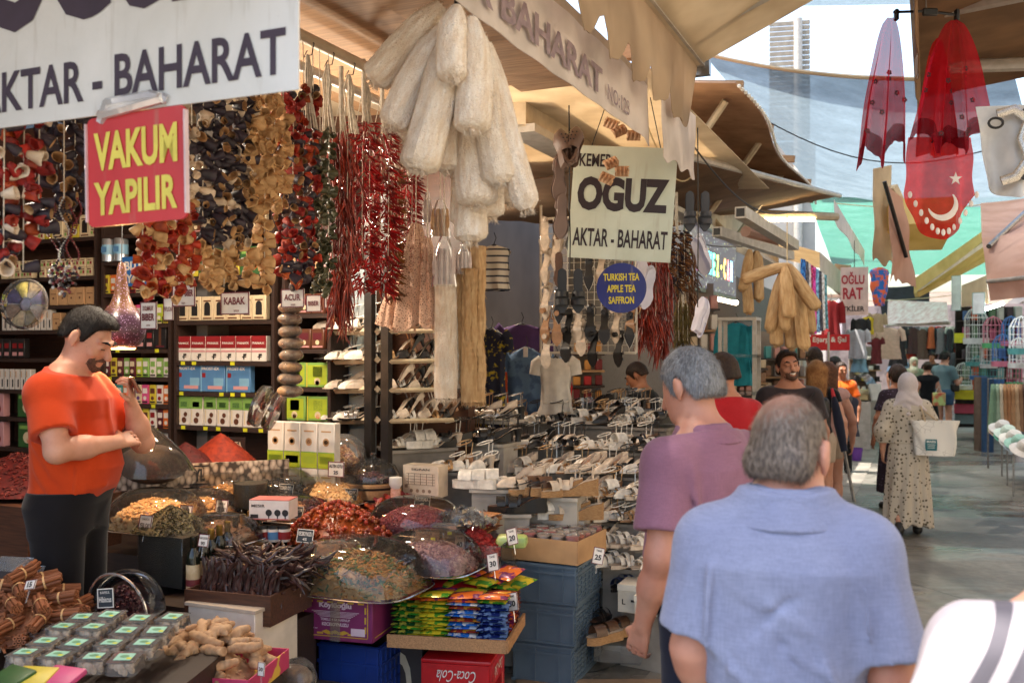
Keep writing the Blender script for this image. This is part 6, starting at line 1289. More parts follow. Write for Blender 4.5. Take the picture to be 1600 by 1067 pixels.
MB().box((.05,.0012,h_+.002),(.0,-.0034,h_/2)).build('tape',clear('tape_clear2',(.95,.9,.8),.08,.1),kp)
MB().rbox((w_+.03,d_+.03,.014),(0,d_/2,h_+.009),.004,1).build('lid_edge',pal('edge_lilac',L(206,196,212)),kp)
def crate(label,M,w,d,h,col,cat='crate',ribs=True,grid=False):
 t=thing('plastic_crate',label,cat,M);m=MB()
 m.box((w,.012,h),(0,0,h/2));m.box((w,.012,h),(0,d,h/2));m.box((.012,d-.014,h),(w/2-.006,d/2,h/2));m.box((.012,d-.014,h),(-w/2+.006,d/2,h/2));m.box((w-.02,d-.02,.01),(0,d/2,.008));m.build('crate_wall',col,t)
 m=MB()
 for z in(.008,h*.78,h-.012):m.box((w+.012,.012,.014),(0,-.008,z));m.box((.012,d,.014),(w/2+.004,d/2,z))
 for x in(-w/2+.01,-w*.12,w*.28,w/2-.004):m.box((.010,.010,h-.02),(x,-.007,h/2))
 n=7
 for k in range(n):m.box((.010,.010,h-.02),(w/2+.003,.02+k*(d-.04)/(n-1),h/2))
 for k in range(7):m.box((.009,d,.006),(w/2+.0035,d/2,.02+k*h*.12))
 m.build('ribs',col,t);return t
cg=mat('crate_grey_blue',L(92,110,128),L(78,96,114),5,.5,bump=.1)
cb_=mat('crate_blue',L(28,60,140),L(22,48,116),5,.45)
gc0=P(850,1067,5.17);gc0.z=0
for i in range(3):crate('grey blue plastic crate, %s of the stack of three under the pink tubs'%('bottom','middle','top')[i],frame(gc0+Vector((0,0,.002+i*.216))+RDV*(-.01+.012*i),R_(2)),.335,.46,.212,cg)
crate('dark blue plastic crate under the purple carton',frame(P(545,1003,4.62)*1-Vector((0,0,.415)),R_(5)),.32,.34,.405,cb_)
zz=P(545,1003,4.62).z-.415
tc=thing('card_box','brown corrugated carton tray of pink and white tubs on the grey crates','box',frame(gc0+Vector((-.02,0,.655)),R_(-3)));m=MB();w_,d_,h_=.43,.42,.125
for x,y,a,b_ in((0,0,w_,.006),(0,d_,w_,.006),(-w_/2,d_/2,.006,d_),(w_/2,d_/2,.006,d_)):m.box((a,b_,h_),(x,y,h_/2))
m.box((w_-.01,d_-.01,.006),(0,d_/2,.01));m.build('carton_wall',KRAFT,tc)
tubm=[mat('tub_pink',L(206,120,120),L(186,96,100),14,.4),mat('tub_white',L(216,200,196),L(196,176,172),14,.4),mat('tub_salmon',L(214,120,96),L(190,100,80),14,.4)]
tb0=[]
for q in range(3):
 t=thing('plastic_tub','prototype to be copied later','tub');MB().lathe([(1e-4,0),(.030,0),(.036,.06),(1e-4,.061)],18).build('contents',tubm[q],t);MB().lathe([(.031,0),(.038,.064),(.041,.066),(.041,.072),(1e-4,.073)],18).build('lid',CLRB,t);tb0.append(t);PROTO.append(t)
for r_ in range(5):
 for c_ in range(5):
  q=R1.choice((0,0,1,1,2));copy_thing(tb0[q],frame(gc0+Vector((-.02,0,.725)),R_(-3))@T(-.168+.084*c_,.045+.083*r_,R1.uniform(0,.012)),'%s tub with clear lid, %s from left in the %s row of the carton tray'%(('pink','whitish','salmon')[q],nth(c_),nth(r_)),'tubs in the carton tray')
t=tag(MB().rbox((.16,.12,.06),(0,0,0),.02,2).build('snack_packet',mat('lime_packet',L(206,210,120),L(150,190,120),9,.3),None,frame(P(800,845,5.0),.3)),'pale green packet between the cranberries and the pink tubs','packet')
st_=thing('plastic_stool','red plastic stool with white script lettering under the candy tray','stool',frame(P(712,1067,4.52)*1-Vector((0,0,P(712,1067,4.52).z)),R_(13)))
RS_=mat('stool_red',L(196,26,34),L(170,20,28),6,.35);w_,h_=.34,.335
m=MB();m.rbox((w_,w_,.02),(0,w_/2,h_-.01),.006,2);m.build('seat',RS_,st_)
for sx,sy in((-1,0),(1,0),(-1,1),(1,1)):m=MB();m.rbox((.05,.05,h_-.13),(sx*(w_/2-.026),.026+sy*(w_-.052),(h_-.13)/2),.004,1);m.build('leg',RS_,st_)
for i,(M_,a)in enumerate(((T(0,.006,0),w_-.02),(T(w_/2-.006,w_/2,0)@rotz(R_(90)),w_-.02),(T(-w_/2+.006,w_/2,0)@rotz(R_(-90)),w_-.02))):
 m=MB();m.box((a,.012,.11),(0,0,h_-.075));ap=m.build('apron',RS_,st_,M_)
 if i<2:m=MB();letter(m,'Coca-Cola',.19,.055,0,0,-.0085,.0,shear=.25);link('lettering',m.mesh('lettering',WHT),ap,T(0,0,h_-.075)@roty(PI))
m=MB();m.box((w_-.1,.012,.03),(0,.02,.10));m.build('stretcher',RS_,st_)
tr=thing('wooden_tray','plain plywood tray board of candy bags on the red stool','tray',frame(P(708,1010,4.52),R_(13)));m=MB();z0=.0;m.box((.56,.46,.03),(-.02,.18,.022));m.build('board',mat('plywood',L(196,150,104),L(170,124,82),5,.6,stretch=(3,20,20)),tr)
m=MB();m.box((.57,.012,.06),(-.02,-.056,.03));m.box((.012,.47,.06),(.268,.18,.03));m.build('edge_strip',mat('plywood_edge',L(190,142,96),L(150,108,72),9,.6,stretch=(20,3,20)),tr)
CB=[('green',L(60,150,50),L(226,206,60)),('dark green',L(30,84,44),L(216,200,80)),('yellow',L(222,200,50),L(80,150,50)),('blue',L(40,110,200),L(220,226,230)),('red brown',L(150,50,40),L(220,150,50)),('navy',L(30,44,110),L(120,150,200)),('orange',L(222,110,40),L(120,40,90)),('purple',L(120,50,130),L(216,120,60)),('maroon',L(90,26,40),L(150,80,60))]
CBM=[]
for i,(n,a,b)in enumerate(CB):
 m=MB();nz=vnoise(90+i,5,20,60)
 def f(u,v):
  x=(u-.5)*.15;y=(v-.5)*.12;q=(math.sin(PI*u)*math.sin(PI*v))**.5;return(x,y,q*.012+.0015*float(nz(x,y,0)))
 m.grid(f,10,8);m.grid(lambda u,v:Vector(f(1-u,v))*1-Vector((0,0,2*f(1-u,v)[2]*.9+.001)),10,8);CBM.append(m.mesh('candy_bag',mat('foil_'+n.replace(' ','_'),a,b,16,.22,.15,rand=.12,lo=.52,hi=.56)))
ci=0
for c_ in range(4):
 for r_ in range(3):
  top=12 if r_==0 else 11
  for k in range(top):
   q=[(0,2,3,5),(1,4,6,6),(6,4,7,8)][r_][c_]if True else 0
   if r_==0 and k%2 and c_ in(0,1):q=(1,2)[c_]
   if r_==0 and c_ in(2,3)and k%3==2:q=(4,5)[c_-2]
   if k>=10:q=R1.choice((0,2,4,6,7))
   M=frame(P(708,1010,4.52),R_(13))@T(-.215+c_*.135+R1.uniform(-.008,.008),.012+r_*.135+R1.uniform(-.01,.01),.05+k*.0175)@rotz(R1.uniform(-.12,.12)+(PI if k%2 else 0))@rotx(R1.uniform(-.08,.08))@roty(R1.uniform(-.06,.06))
   tag(link('candy_bag',CBM[q],None,M),'%s foil candy bag, layer %d, stack %d from left, row %d from front'%(CB[q][0],k+1,c_+1,r_+1),'candy bag','candy bags on the plywood tray');ci+=1
for i in range(10):
 q=R1.choice((0,2,4,6,6,7));tag(link('candy_bag',CBM[q],None,frame(P(640+i*19,908-(i%3)*7,4.72+.05*(i%2)),R1.uniform(-.6,.6))@rotx(R1.uniform(-.2,.4))),'%s foil candy bag lying loose on top of the stacks, %s from left'%(CB[q][0],nth(i)),'candy bag','candy bags lying loose on top')
t=thing('bundled_bag','crumpled red plastic bag under the plum coloured berry cover','bag',frame(P(680,915,4.85)));m=MB();nz=vnoise(96,6,20,50);m.grid(lambda u,v:(.26*math.cos(2*PI*u)*math.cos((v-.5)*PI),.16*math.sin(2*PI*u)*math.cos((v-.5)*PI),.06*math.sin((v-.5)*PI)+.01*float(nz(u,v,2))),24,10);m.build('film',mat('red_film',L(180,28,40),L(150,20,30),8,.3),t)
plate_sign('advert_board','dark board with a large pale letter O standing between the blue crate and red stool','board',frame(P(622,1067,4.78),R_(6)),.26,.48,pal('board_dark',L(66,58,58)),[('O',.15,.33,.0,.0,.02)],th=.02,texm=pal('print_beige',L(206,190,164)))
t=thing('plastic_bag','crumpled clear bag on the floor below the carob tray','bag',frame(P(462,1055,4.1)));m=MB();nz=vnoise(97,7,16,60);m.grid(lambda u,v:(.10*math.cos(2*PI*u)*math.cos((v-.5)*PI)+.02*float(nz(u*.5,v,2)),.08*math.sin(2*PI*u)*math.cos((v-.5)*PI),.07*math.sin((v-.5)*PI)+.02*float(nz(u*.5,v,1))),24,12);m.build('film',CLRB,t);MB().ball(.07,(0,0,-.01),14,8,sc=(1.1,.9,.8)).build('contents',mat('bag_brown',L(130,96,60),L(90,64,40),50,.8),t)
# strings of dried vegetables on the rail under the awning
RAILR=-2.5;RAILZ=3.14
rail=thing('hang_rail','long white pipe rail with hooks carrying the dried vegetable strings','rail',STREET.copy())
MB().tube([(RAILR,.3,RAILZ),(RAILR,5.0,RAILZ+.03)],.028,10).build('pipe',M_cream_metal,rail);MB().tube([(RAILR-.22,.3,RAILZ-.02),(RAILR-.22,5.1,RAILZ)],.024,10).build('pipe',M_alu,rail)
for s in(1.2,3.0,4.7):MB().box((.34,.03,.05),(RAILR-.1,s,RAILZ+.05)).build('bracket',M_cream_metal,rail)
hw=MB()
def rail_pt(px):
 p=onR(px,300,RAILR);p.z=RAILZ;return p
egg_o=mat('aubergine_skin',L(58,46,58),L(34,28,36),26,.55,rand=.3,bump=.5,bscale=70);egg_i=mat('aubergine_flesh',L(186,146,100),L(136,98,62),40,.8,rand=.2)
pep=mat('dried_pepper',L(178,64,24),L(128,32,14),30,.6,rand=.25,hue=.012,bump=.6,bscale=70);pepr=mat('dried_red_pepper',L(156,32,24),L(108,18,16),30,.6,rand=.25,bump=.6,bscale=70)
cou=mat('dried_courgette',L(212,174,124),L(172,130,84),26,.75,rand=.18,bump=.6,bscale=70);grn_=mat('dried_green_pepper',L(86,84,56),L(56,56,40),26,.5,rand=.25,bump=.5,bscale=70);wht_=mat('dried_white_gourd',L(226,208,184),L(196,172,146),26,.7,rand=.15,bump=.5,bscale=70)
def cup(seed,L_,r0,r1,mats,closed=False,ruff=.0):

 nz=vnoise(seed,7,40,150);m=MB();n=12
 def ring(t,rr):
  out=[]
  for k in range(n):
   a=2*PI*k/n;b=rr*(1+.22*float(nz(math.cos(a)*.05,t*.06,math.sin(a)*.05))+ruff*math.sin(a*5+seed));out.append((b*math.cos(a),t*L_,b*math.sin(a)*.8))
  return out
 rows=[ring(0,.002),ring(.03,r0*.7),ring(.25,r0),ring(.6,(r0+r1)/2),ring(.92,r1),ring(1.0,r1*.94)]
 inner=[ring(.98,r1*.80),ring(.7,r1*.66),ring(.35,r1*.3),ring(.3,.002)]
 vs=[v for q in rows+inner for v in q];nr=len(rows)+len(inner);fs=[(i*n+k,i*n+(k+1)%n,(i+1)*n+(k+1)%n,(i+1)*n+k)for i in range(nr-1)for k in range(n)]
 m.add(vs,fs);m.mi=[0]*(len(rows)-1)*n+[1]*len(inner)*n;m.v=[(x,y-L_/2,z)for x,y,z in m.v];return m.mesh('dried_piece',mats,True,60)
PCS=dict(egg=[cup(i,.058,.017,.023,[egg_o,egg_i])for i in range(5)],pep=[cup(10+i,.046,.018,.025,[pep,pep],ruff=.12)for i in range(4)],red=[cup(20+i,.046,.017,.024,[pepr,pepr],ruff=.1)for i in range(4)],cou=[cup(30+i,.048,.016,.025,[cou,cou],ruff=.12)for i in range(5)],grn=[cup(40+i,.044,.014,.020,[grn_,grn_])for i in range(4)],wht=[cup(50+i,.052,.016,.026,[wht_,wht_],ruff=.06)for i in range(4)])
PNM=dict(egg='dried_aubergine',pep='dried_pepper',red='dried_red_pepper',cou='dried_courgette',grn='dried_green_pepper',wht='dried_gourd')
RH=random.Random(11)
def strand(label,px,ytop,ybot,kinds,dr=0.0,cat='dried vegetables',dens=.023,wid=.022,sc=1.0,grp=None):
 p=onR(px,300,RAILR+dr);d=p.y;zt=CAMH-(ytop-HZ)/FPX*d;zb=CAMH-(ybot-HZ)/FPX*d
 t=thing('vegetable_string',label,cat,T(p.x,d,RAILZ if dr==0 else RAILZ),grp)
 z0=0;MB().tube([(0,0,.03),(.004,0,zt-RAILZ),(0,0,zb-RAILZ)],.0022,4).build('string',M_string,t)
 n=min(98,int((zt-zb)/dens*1.2));
 for i in range(n):
  f=(i+.5)/n;ks=kinds(f)if callable(kinds)else kinds;k=RH.choice(ks);a=RH.uniform(0,6.3)
  M=T(math.cos(a)*wid*RH.uniform(.3,1.1),math.sin(a)*wid*RH.uniform(.3,1.1),zt-RAILZ-(zt-zb)*f)@rotz(a-PI/2+RH.uniform(-.5,.5))@rotx(RH.uniform(-.7,.5))@roty(RH.uniform(0,6))@Matrix.Scale(sc*RH.uniform(.68,1.05),4)
  link(PNM[k],RH.choice(PCS[k]),t,M)
 return t
mixL=['red','red','egg','wht','pep','egg']
SL_=[('string of red, white and dark dried vegetables at the left edge',5,150,424,mixL,0,.023,.036,1.05),('second string of red, white and dark dried vegetables from the left edge',36,150,422,mixL,0,.023,.036,1.05),('shorter string of red and dark dried vegetables near the left edge',60,150,360,mixL,.03,.023,.03,1.0),('string of dark dried aubergine left of the red VAKUM sign',88,150,345,['egg'],-.1,.022,.035,1.15),('string of dark dried aubergine just behind the left edge of the VAKUM sign',116,150,330,['egg'],-.1,.022,.03,1.1),('string of dark dried aubergine hidden mostly behind the VAKUM sign',150,150,330,['egg'],-.1,.024,.03,1.1),('short string of dark dried aubergine behind the VAKUM sign',180,150,345,['egg'],-.05,.024,.03,1.1)]
for i,(px,yb)in enumerate(((222,458),(240,468),(259,462),(279,470),(298,445))):SL_.append(('orange dried pepper string, %s from left of the bunch below the VAKUM sign'%nth(i),px,200,yb,lambda f:['egg','egg','wht']if f<.45 else['pep','pep','pep','cou'],0,.021,.022,1.0))
for i,(px,yb)in enumerate(((316,440),(333,455),(350,448),(368,452),(385,440))):SL_.append(('dark dried aubergine string ending in pale courgette, %s from left, right of the VAKUM sign'%nth(i),px,150,yb,lambda f:['egg','egg','egg','egg','wht']if f<.80 else['cou'],0,.019,.026,1.05))
for i,(px,yt,yb)in enumerate(((396,160,330),(413,140,456),(428,140,330),(441,150,300))):SL_.append(('pale dried courgette string, %s from left of the cream coloured bunch'%nth(i),px,yt,yb,['cou'],.02,.019,.026,1.1))
for i,(px,yb)in enumerate(((440,430),(457,450),(473,440),(488,430))):SL_.append(('orange pepper and dark aubergine string, %s from left between cream and green strings'%nth(i),px,135,yb,['pep','egg','pep','egg','red'],0 if i else-.08,.020,.024,1.0))
for i,(px,yb)in enumerate(((499,455),(513,462))):SL_.append(('dull green dried pepper string %s the red chillies'%('second from' if i==0 else 'next to'),px,200,yb,['grn'],0,.018,.024,1.0))
for lab,px,yt,yb,k,dr,dn,wd,sc in SL_:strand(lab,px,yt,yb,k,dr,'dried vegetables',dn,wd,sc)
chl=[mat('chilli_long',L(168,52,26),L(110,26,16),20,.4),mat('chilli_long_dark',L(120,34,22),L(84,20,16),20,.4)];chr_=[mat('chilli_red',L(176,20,24),L(120,10,16),20,.35),mat('chilli_crimson',L(130,12,20),L(90,8,14),20,.35)];chb=[mat('chilli_brown',L(110,70,40),L(70,44,28),20,.6),mat('chilli_ochre',L(140,90,40),L(100,60,30),20,.6)]
def chilli_hank(label,base,length,width,mats,n,pl,pr,seed,hang=1.0,cat='chillies',string=True,taper=.35,flat=.8,top=.1):

 r=random.Random(seed);t=thing('chilli_string',label,cat,T(base));m=MB()
 for i in range(n):
  f=r.random();w=width*(min(1,(f+.04)/top)**.5 if f<top else 1-taper*max(0,(f-.5)*2)**1.5);a=r.uniform(0,6.283);q=math.sqrt(r.random())*w;x,y,z=q*math.cos(a),q*math.sin(a)*flat,-f*length
  out=Vector((math.cos(a),math.sin(a),0));dwn=Vector((0,0,-1));l=pl*r.uniform(.6,1.25);d=(out*(1-hang)*r.uniform(.2,1.4)+dwn*hang+Vector((r.uniform(-.25,.25),r.uniform(-.25,.25),r.uniform(-.1,.25)))).normalized();b=d.orthogonal()*r.uniform(-.25,.25)
  p0=Vector((x,y,z));m.tube([p0,p0+d*l*.35+b*l*.35,p0+d*l*.7+b*l*.4,p0+d*l+b*l*.05],[pr*.6,pr,pr*.8,pr*.15],4,mi=r.randrange(len(mats)),cap=False)
 o=tag(m.build('chillies',mats,t),kind='stuff')
 if string:
  s=MB();s.tube([(0,0,.30),(.0,.0,.1),(.01,0,-.05)],.012,6);[s.tube([(.01*k,0,.12),(width*.6*k,-width*.5,-.05),(width*.55*k,-width*.75,-length*.8)],.0018,4)for k in(-1,0,1)];s.build('string',M_string,t)
 return t
def hp(px,py,r=RAILR):return onR(px,py,r)
for lab,px,yt,yb,wpx,mt,n,pl,pr,hg,sd in(('long hank of thin rusty red chillies next to the green peppers',533,205,512,20,chl,420,.17,.0042,.93,1),('bunch of bright red chillies, left of the thick crimson bunch',568,190,455,19,chr_,420,.07,.0055,.35,2),('thick bunch of crimson chillies in the middle of the row',597,195,458,21,chr_,460,.07,.0055,.35,3),('dark brown shrivelled pepper string right of the crimson bunch',617,250,470,9,chb,220,.05,.006,.3,4),('bunch of dark crimson chillies nearest the crochet nets',636,265,418,15,chr_,330,.065,.005,.3,5)):
 p=hp(px,yt);d=p.y;chilli_hank(lab,p,(yb-yt)/FPX*d-pl*.6*hg,wpx/FPX*d,mt,n,pl,pr,sd,hg)
for lab,px,yt,yb,wpx,d,mt,n,pl,pr,hg,sd in(('rusty red chilli hank behind the white clog, left of the dark hank',1010,400,540,22,7.0,chl,420,.17,.005,.9,6),('brick red chilli hank hanging to the grey haired head',1034,400,560,16,7.2,chl,300,.17,.005,.9,7),('dark brown dried vegetable hank right of the pale green sign',1057,360,460,18,7.6,chb+[egg_o],380,.06,.007,.3,8),('dark ochre hank above the man in red',1073,385,520,15,7.8,chb,300,.12,.006,.7,9),('olive brown dried herb hank behind the grey haired head',1066,470,560,12,7.7,[mat('herb_olive',L(110,92,44),L(70,60,30),20,.8)],260,.12,.004,.9,10),('dark mottled hank of dried okra beside the pale green sign',1040,350,440,11,7.5,chb+[egg_o],300,.05,.006,.3,11)):chilli_hank(lab,P(px,yt,d),(yb-yt)/FPX*d-pl*.5,wpx/FPX*d,mt,n,pl,pr,sd,hg)
for i,(px,y0,y1)in enumerate(((480,75,190),(512,90,200),(545,108,200),(572,112,200))):
 p0=hp(px,y0);t=thing('rope_hank','knotted cotton rope hank on the rail, %s from the big sign'%nth(i),'rope',T(p0.x,p0.y,RAILZ));L_=(y1-y0)/FPX*p0.y
 MB().tube([(0,0,.03),(.03,0,.0),(.02,0,-.05),(-.015,0,-.06),(0,0,-.03)],.003,5).build('hook',M_wire,t)
 m=MB();r=random.Random(i)
 for k in range(9):x,y=r.uniform(-.016,.016),r.uniform(-.016,.016);m.tube([(x*.3,y*.3,-.05),(x*1.5,y,-.05-L_*.25),(x*.9,y,-.05-L_*.5),(x*2.4+.01,y,-.05-L_)],.0042,4)
 m.build('strands',M_string,t)
spg=mat('pumice_sponge',L(196,160,118),L(150,112,78),60,.8,bump=.8,bscale=120,rand=.1);sp0=thing('sponge_string','string of round tan bath sponges in clear film below the ACUR tag','sponges',T(P(454,470,5.0)))
MB().tube([(0,0,.1),(0,0,-.5)],.003,4).build('string',M_string,sp0);nz=vnoise(3,7,20,60)
for k in range(8):
 m=MB();m.ball(.062,n=18,m=10,sc=(1.05+.1*math.sin(k*3),.95,.52));o=m.build('sponge',spg,sp0,T(.004*math.sin(k*5),0,-.035-k*.062)@rotz(k)@rotx(.1*math.sin(k*2)))
 MB().ball(.0645,n=14,m=8,sc=(1.05,.97,.54)).build('film',CLRB,o)
lp=thing('gourd_lamp','pierced brown gourd lamp glowing purple above the stallholder face','lamp',T(P(190,545,4.75)))
b=NB('pierced_gourd');vo=b.n('ShaderNodeTexVoronoi',i_Scale=95);b.l(b.co(),vo.inputs[0]);sp=b.n('ShaderNodeSeparateXYZ');b.l(b.co(),sp.inputs[0]);hole=b.ramp(vo.outputs['Distance'],[(.22,(1,1,1)),(.28,(0,0,0))]);low=b.ramp(sp.outputs[2],[(.16,(1,1,1)),(.21,(0,0,0))]);b.col(b.mix(hole,b.mix(low,L(104,70,50),L(70,46,66)),L(170,150,190)));b.set(.3);
pr_lo=[(1e-4,0),(.06,.0),(.085,.02),(.108,.06),(.115,.10),(.105,.15),(.08,.19),(.055,.22),(.036,.27),(.026,.34),(.022,.40),(.014,.425),(1e-4,.43)]
MB().lathe(pr_lo,36).build('shell',b.m,lp);MB().lathe([(.060,-.004),(.066,.004),(.060,.008)],28).build('glow_ring',emis('lamp_glow',(1,.42,.1),6),lp);MB().tube([(0,0,.42),(0,.01,.75)],.0025,5).build('cord',M_wire,lp)
bl=bpy.data.lights.new('gourd_bulb','POINT');bl.energy=5;bl.color=(1,.55,.2);bl.shadow_soft_size=.04;bo=bpy.data.objects.new('gourd_bulb',bl);COL.objects.link(bo);bo.parent=lp;bo.location=(0,0,-.05)
def tea_disc(label,M,r,pal_,hang=0):
 t=thing('tea_assortment',label,'tea disc',M);n=len(pal_)
 MB().lathe([(1e-4,.0),(r,0),(r*1.04,.012),(r,.022)],36).build('tray_base',CLRB,t)
 for k in range(n):
  m=MB();a0=2*PI*k/n;nz=vnoise(k,5,30,90);m.grid(lambda u,v:((r*.30+r*.62*v)*math.cos(a0+u*2*PI/n*.9),(r*.30+r*.62*v)*math.sin(a0+u*2*PI/n*.9),.006+.012*math.sin(PI*u)**.5+.003*float(nz(u*.2,v*.2,0))),6,5);m.build('tea_wedge',pal_[k],t)
 MB().lathe([(1e-4,.016),(r*.24,.016),(r*.26,.004)],16).build('tea_centre',pal_[0],t);MB().lathe([(r*1.03,.018),(r*.98,.045),(r*.5,.062),(1e-4,.064)],36).build('cover',CLR,t);return t
tp=[mat('wedge_%d'%i,c,tuple(x*.5 for x in c),60,.7)for i,c in enumerate((L(110,90,120),L(170,150,120),L(196,180,90),L(60,50,120),L(150,120,100),L(206,180,140),L(120,100,60),L(180,160,150)))];tq=[mat('wedge_r%d'%i,c,tuple(x*.5 for x in c),60,.7)for i,c in enumerate((L(180,50,40),L(206,120,60),L(150,60,40),L(196,170,110),L(120,130,60),L(170,80,60)))]
tea_disc('round clear disc of assorted herbal teas hanging above the left shoulder',T(P(43,476,4.6))@rotz(-.25)@rotx(R_(84)),.118,tp);tea_disc('round clear tea disc leaning behind the red one by the chamomile cartons',frame(P(413,636,5.3),-.9)@rotx(R_(70))@roty(-.3),.115,tq[::-1]);tea_disc('round red and orange tea disc leaning on the chamomile cartons',frame(P(434,643,5.15),-.8)@rotx(R_(66))@roty(-.3),.110,tq)
bt=thing('bead_chain','hanging bundle of dark and maroon bead chains with white evil eye loops','beads',T(P(100,310,3.05))@Matrix.Scale(.72,4));r=random.Random(5);bm_=[pal('bead_maroon',L(110,36,40),rough=.25),pal('bead_dark',L(36,32,40),rough=.2),pal('bead_pale',L(200,196,190),rough=.2)]
for k in range(7):
 m=MB();x=-.06+k*.02
 for i in range(26):f=i/25;m.ball(.0055,(x*(1-.3*f)+.018*math.sin(f*9+k),.01*math.cos(f*7+k),-.28*f-.015*(k%3)),6,4,mi=0)
 m.build('beads',[bm_[(0,1,1,2,1,0,0)[k]]],bt)
m=MB();
for i in range(90):a=r.uniform(0,6.28);q=r.uniform(0,.07);m.ball(.008,(q*math.cos(a),q*math.sin(a)*.6,-.30-r.uniform(0,.14)*(1-q*6)),6,4,mi=r.choice((0,0,1,2)))
tag(m.build('bead_cluster',bm_,bt),kind='stuff');MB().tube([(0,0,0),(0,0,.45)],.003,4).build('string',M_string,bt)
# loofahs
lf=NB('loofah_fibre');n1=lf.noise(6,4);wv=lf.noise(1.0,4,lf.co('Object',(60,60,14)));vo=lf.n('ShaderNodeTexVoronoi',i_Scale=130,feature='DISTANCE_TO_EDGE');lf.l(lf.co(),vo.inputs[0]);cc=lf.ramp(n1.outputs[0],[(.3,L(236,222,202)),(.7,L(248,240,228))]);cc=lf.mix(lf.ramp(wv.outputs[0],[(.35,(.5,.5,.5)),(.6,(0,0,0))]),cc,L(214,184,148));cc=lf.mix(lf.ramp(vo.outputs[0],[(.02,(0,0,0)),(.12,(.18,.18,.18))]),cc,L(190,158,122));lf.col(lf.rand(cc,.06));lf.set(.9);hh=lf.mix(.5,wv.outputs[0],vo.outputs[0]);lf.bump(hh,1.0,.012)
lf2=NB('loofah_fibre_tan');n1=lf2.noise(6,4);wv=lf2.noise(1.0,4,lf2.co('Object',(60,60,14)));cc=lf2.ramp(n1.outputs[0],[(.3,L(190,154,108)),(.7,L(212,180,136))]);cc=lf2.mix(lf2.ramp(wv.outputs[0],[(.35,(.5,.5,.5)),(.6,(0,0,0))]),cc,L(156,110,62));lf2.col(lf2.rand(cc,.08));lf2.set(.9);lf2.bump(wv.outputs[0],.7,.006)
def loofah(a,b,r,seed,mt,t,bend=.02,fray=True):
 a,b=Vector(a),Vector(b);Lh=(b-a).length;nz=vnoise(seed,6,8,24);m=MB();n=28;rows=26
 def f(u,v):
  an=2*PI*u;prof=(math.sin(min(1,v*2.2+.22)*PI/2)**.8)*(1-max(0,(v-.93)/.07)**2.2*.5);prof*=.80+.16*min(1,v*1.6)
  rr=r*prof*(1+.035*math.cos(an*9+seed)+.02*math.cos(an*5+v*9)+.12*float(nz(math.cos(an)*.08,v*Lh,math.sin(an)*.08)))
  return(rr*math.cos(an)+bend*math.sin(PI*v),rr*math.sin(an),-v*Lh)
 m.grid(f,n,rows);ve=len(m.v);c=Vector((0,0,-Lh*1.0+r*.06));m.v.append(tuple(c));
 for k in range(n):m.f.append((rows*(n+1)+k,rows*(n+1)+k+1,ve));m.mi.append(0)
 if fray:
  rr_=random.Random(seed)
  for k in range(16):an=rr_.uniform(0,6.3);q=r*.4*rr_.random()**.5;m.tube([(q*math.cos(an),q*math.sin(an),-Lh+.004),(q*1.2*math.cos(an+.4),q*1.2*math.sin(an+.4),-Lh-rr_.uniform(.004,.014))],[.0035,.002],4)
 q=(a-b).to_track_quat('Z','Y').to_matrix().to_4x4();o_=m.build('loofah',mt,t,MX[t.name].inverted()@T(a)@q@rotz(seed*1.7));strands(o_,1500,.014,.0013,(0,0,-1),.22,seed,.8);return o_
c0=P(712,20,3.05);lb=thing('loofah_bunch','big bunch of pale loofahs hanging from the awning edge in front','loofahs',T(c0))
for i,(x0,y0,x1,y1,w_,d0,d1)in enumerate(((690,8,582,128,33,3.05,3.1),(700,38,612,200,31,3.03,3.0),(702,55,652,268,37,2.98,2.9),(692,60,640,222,30,3.15,3.15),(714,12,706,124,27,2.95,2.86),(737,30,738,206,33,2.97,2.9),(752,60,782,288,33,3.05,3.03),(762,70,824,328,25,3.08,3.05),(742,150,745,322,40,3.12,3.1),(728,200,735,378,33,3.18,3.16),(705,120,700,268,32,3.12,3.1),(762,190,764,340,31,3.2,3.2),(722,190,722,352,24,3.24,3.22),(790,150,800,318,22,3.2,3.2))):loofah(P(x0,y0,d0),P(x1,y1,d1),w_*.88/FPX*d0,100+i,lf.m,lb,.012)
MB().tube([(0,0,.05),(.01,0,0),(.03,0,-.06),(-.02,.0,-.03),(0,0,.02),(0,0,.28)],.006,5).build('tie',M_wire,lb)
c0=P(1230,405,7.0);l2=thing('loofah_bunch','tan loofah bunch hanging above the laughing man','loofahs',T(c0))
for i,(x0,y0,x1,y1,w_,dd)in enumerate(((1234,414,1160,438,11,7.0),(1226,416,1234,496,13,6.86),(1233,414,1277,482,12.5,6.9),(1222,424,1203,518,12,7.0),(1228,440,1227,516,10,6.95),(1246,436,1258,546,12,7.05),(1236,470,1238,545,12,7.15),(1216,470,1214,540,12,7.15),(1256,450,1268,520,10,7.2))):loofah(P(x0,y0,dd),P(x1,y1,dd),w_*.88/FPX*dd,130+i,lf2.m,l2,.01)
MB().tube([(0,0,-.05),(0,0,.32)],.004,5).build('tie',M_rope,l2)
c0=P(1178,395,8.2);l3=thing('loofah_bunch','darker loofahs and dried herbs tied beside the lit screen','loofahs',T(c0))
for i,(x0,y0,x1,y1,w_)in enumerate(((1172,390,1160,455,9),(1182,392,1180,425,9),(1188,400,1186,470,8),(1165,430,1170,490,9))):loofah(P(x0,y0,8.2),P(x1,y1,8.2),w_/FPX*8.2,150+i,lf2.m,l3,.01)
c0=P(715,365,4.85);l4=thing('loofah_strips','long flat loofah back scrubbers hanging under the big bunch','loofahs',T(c0))
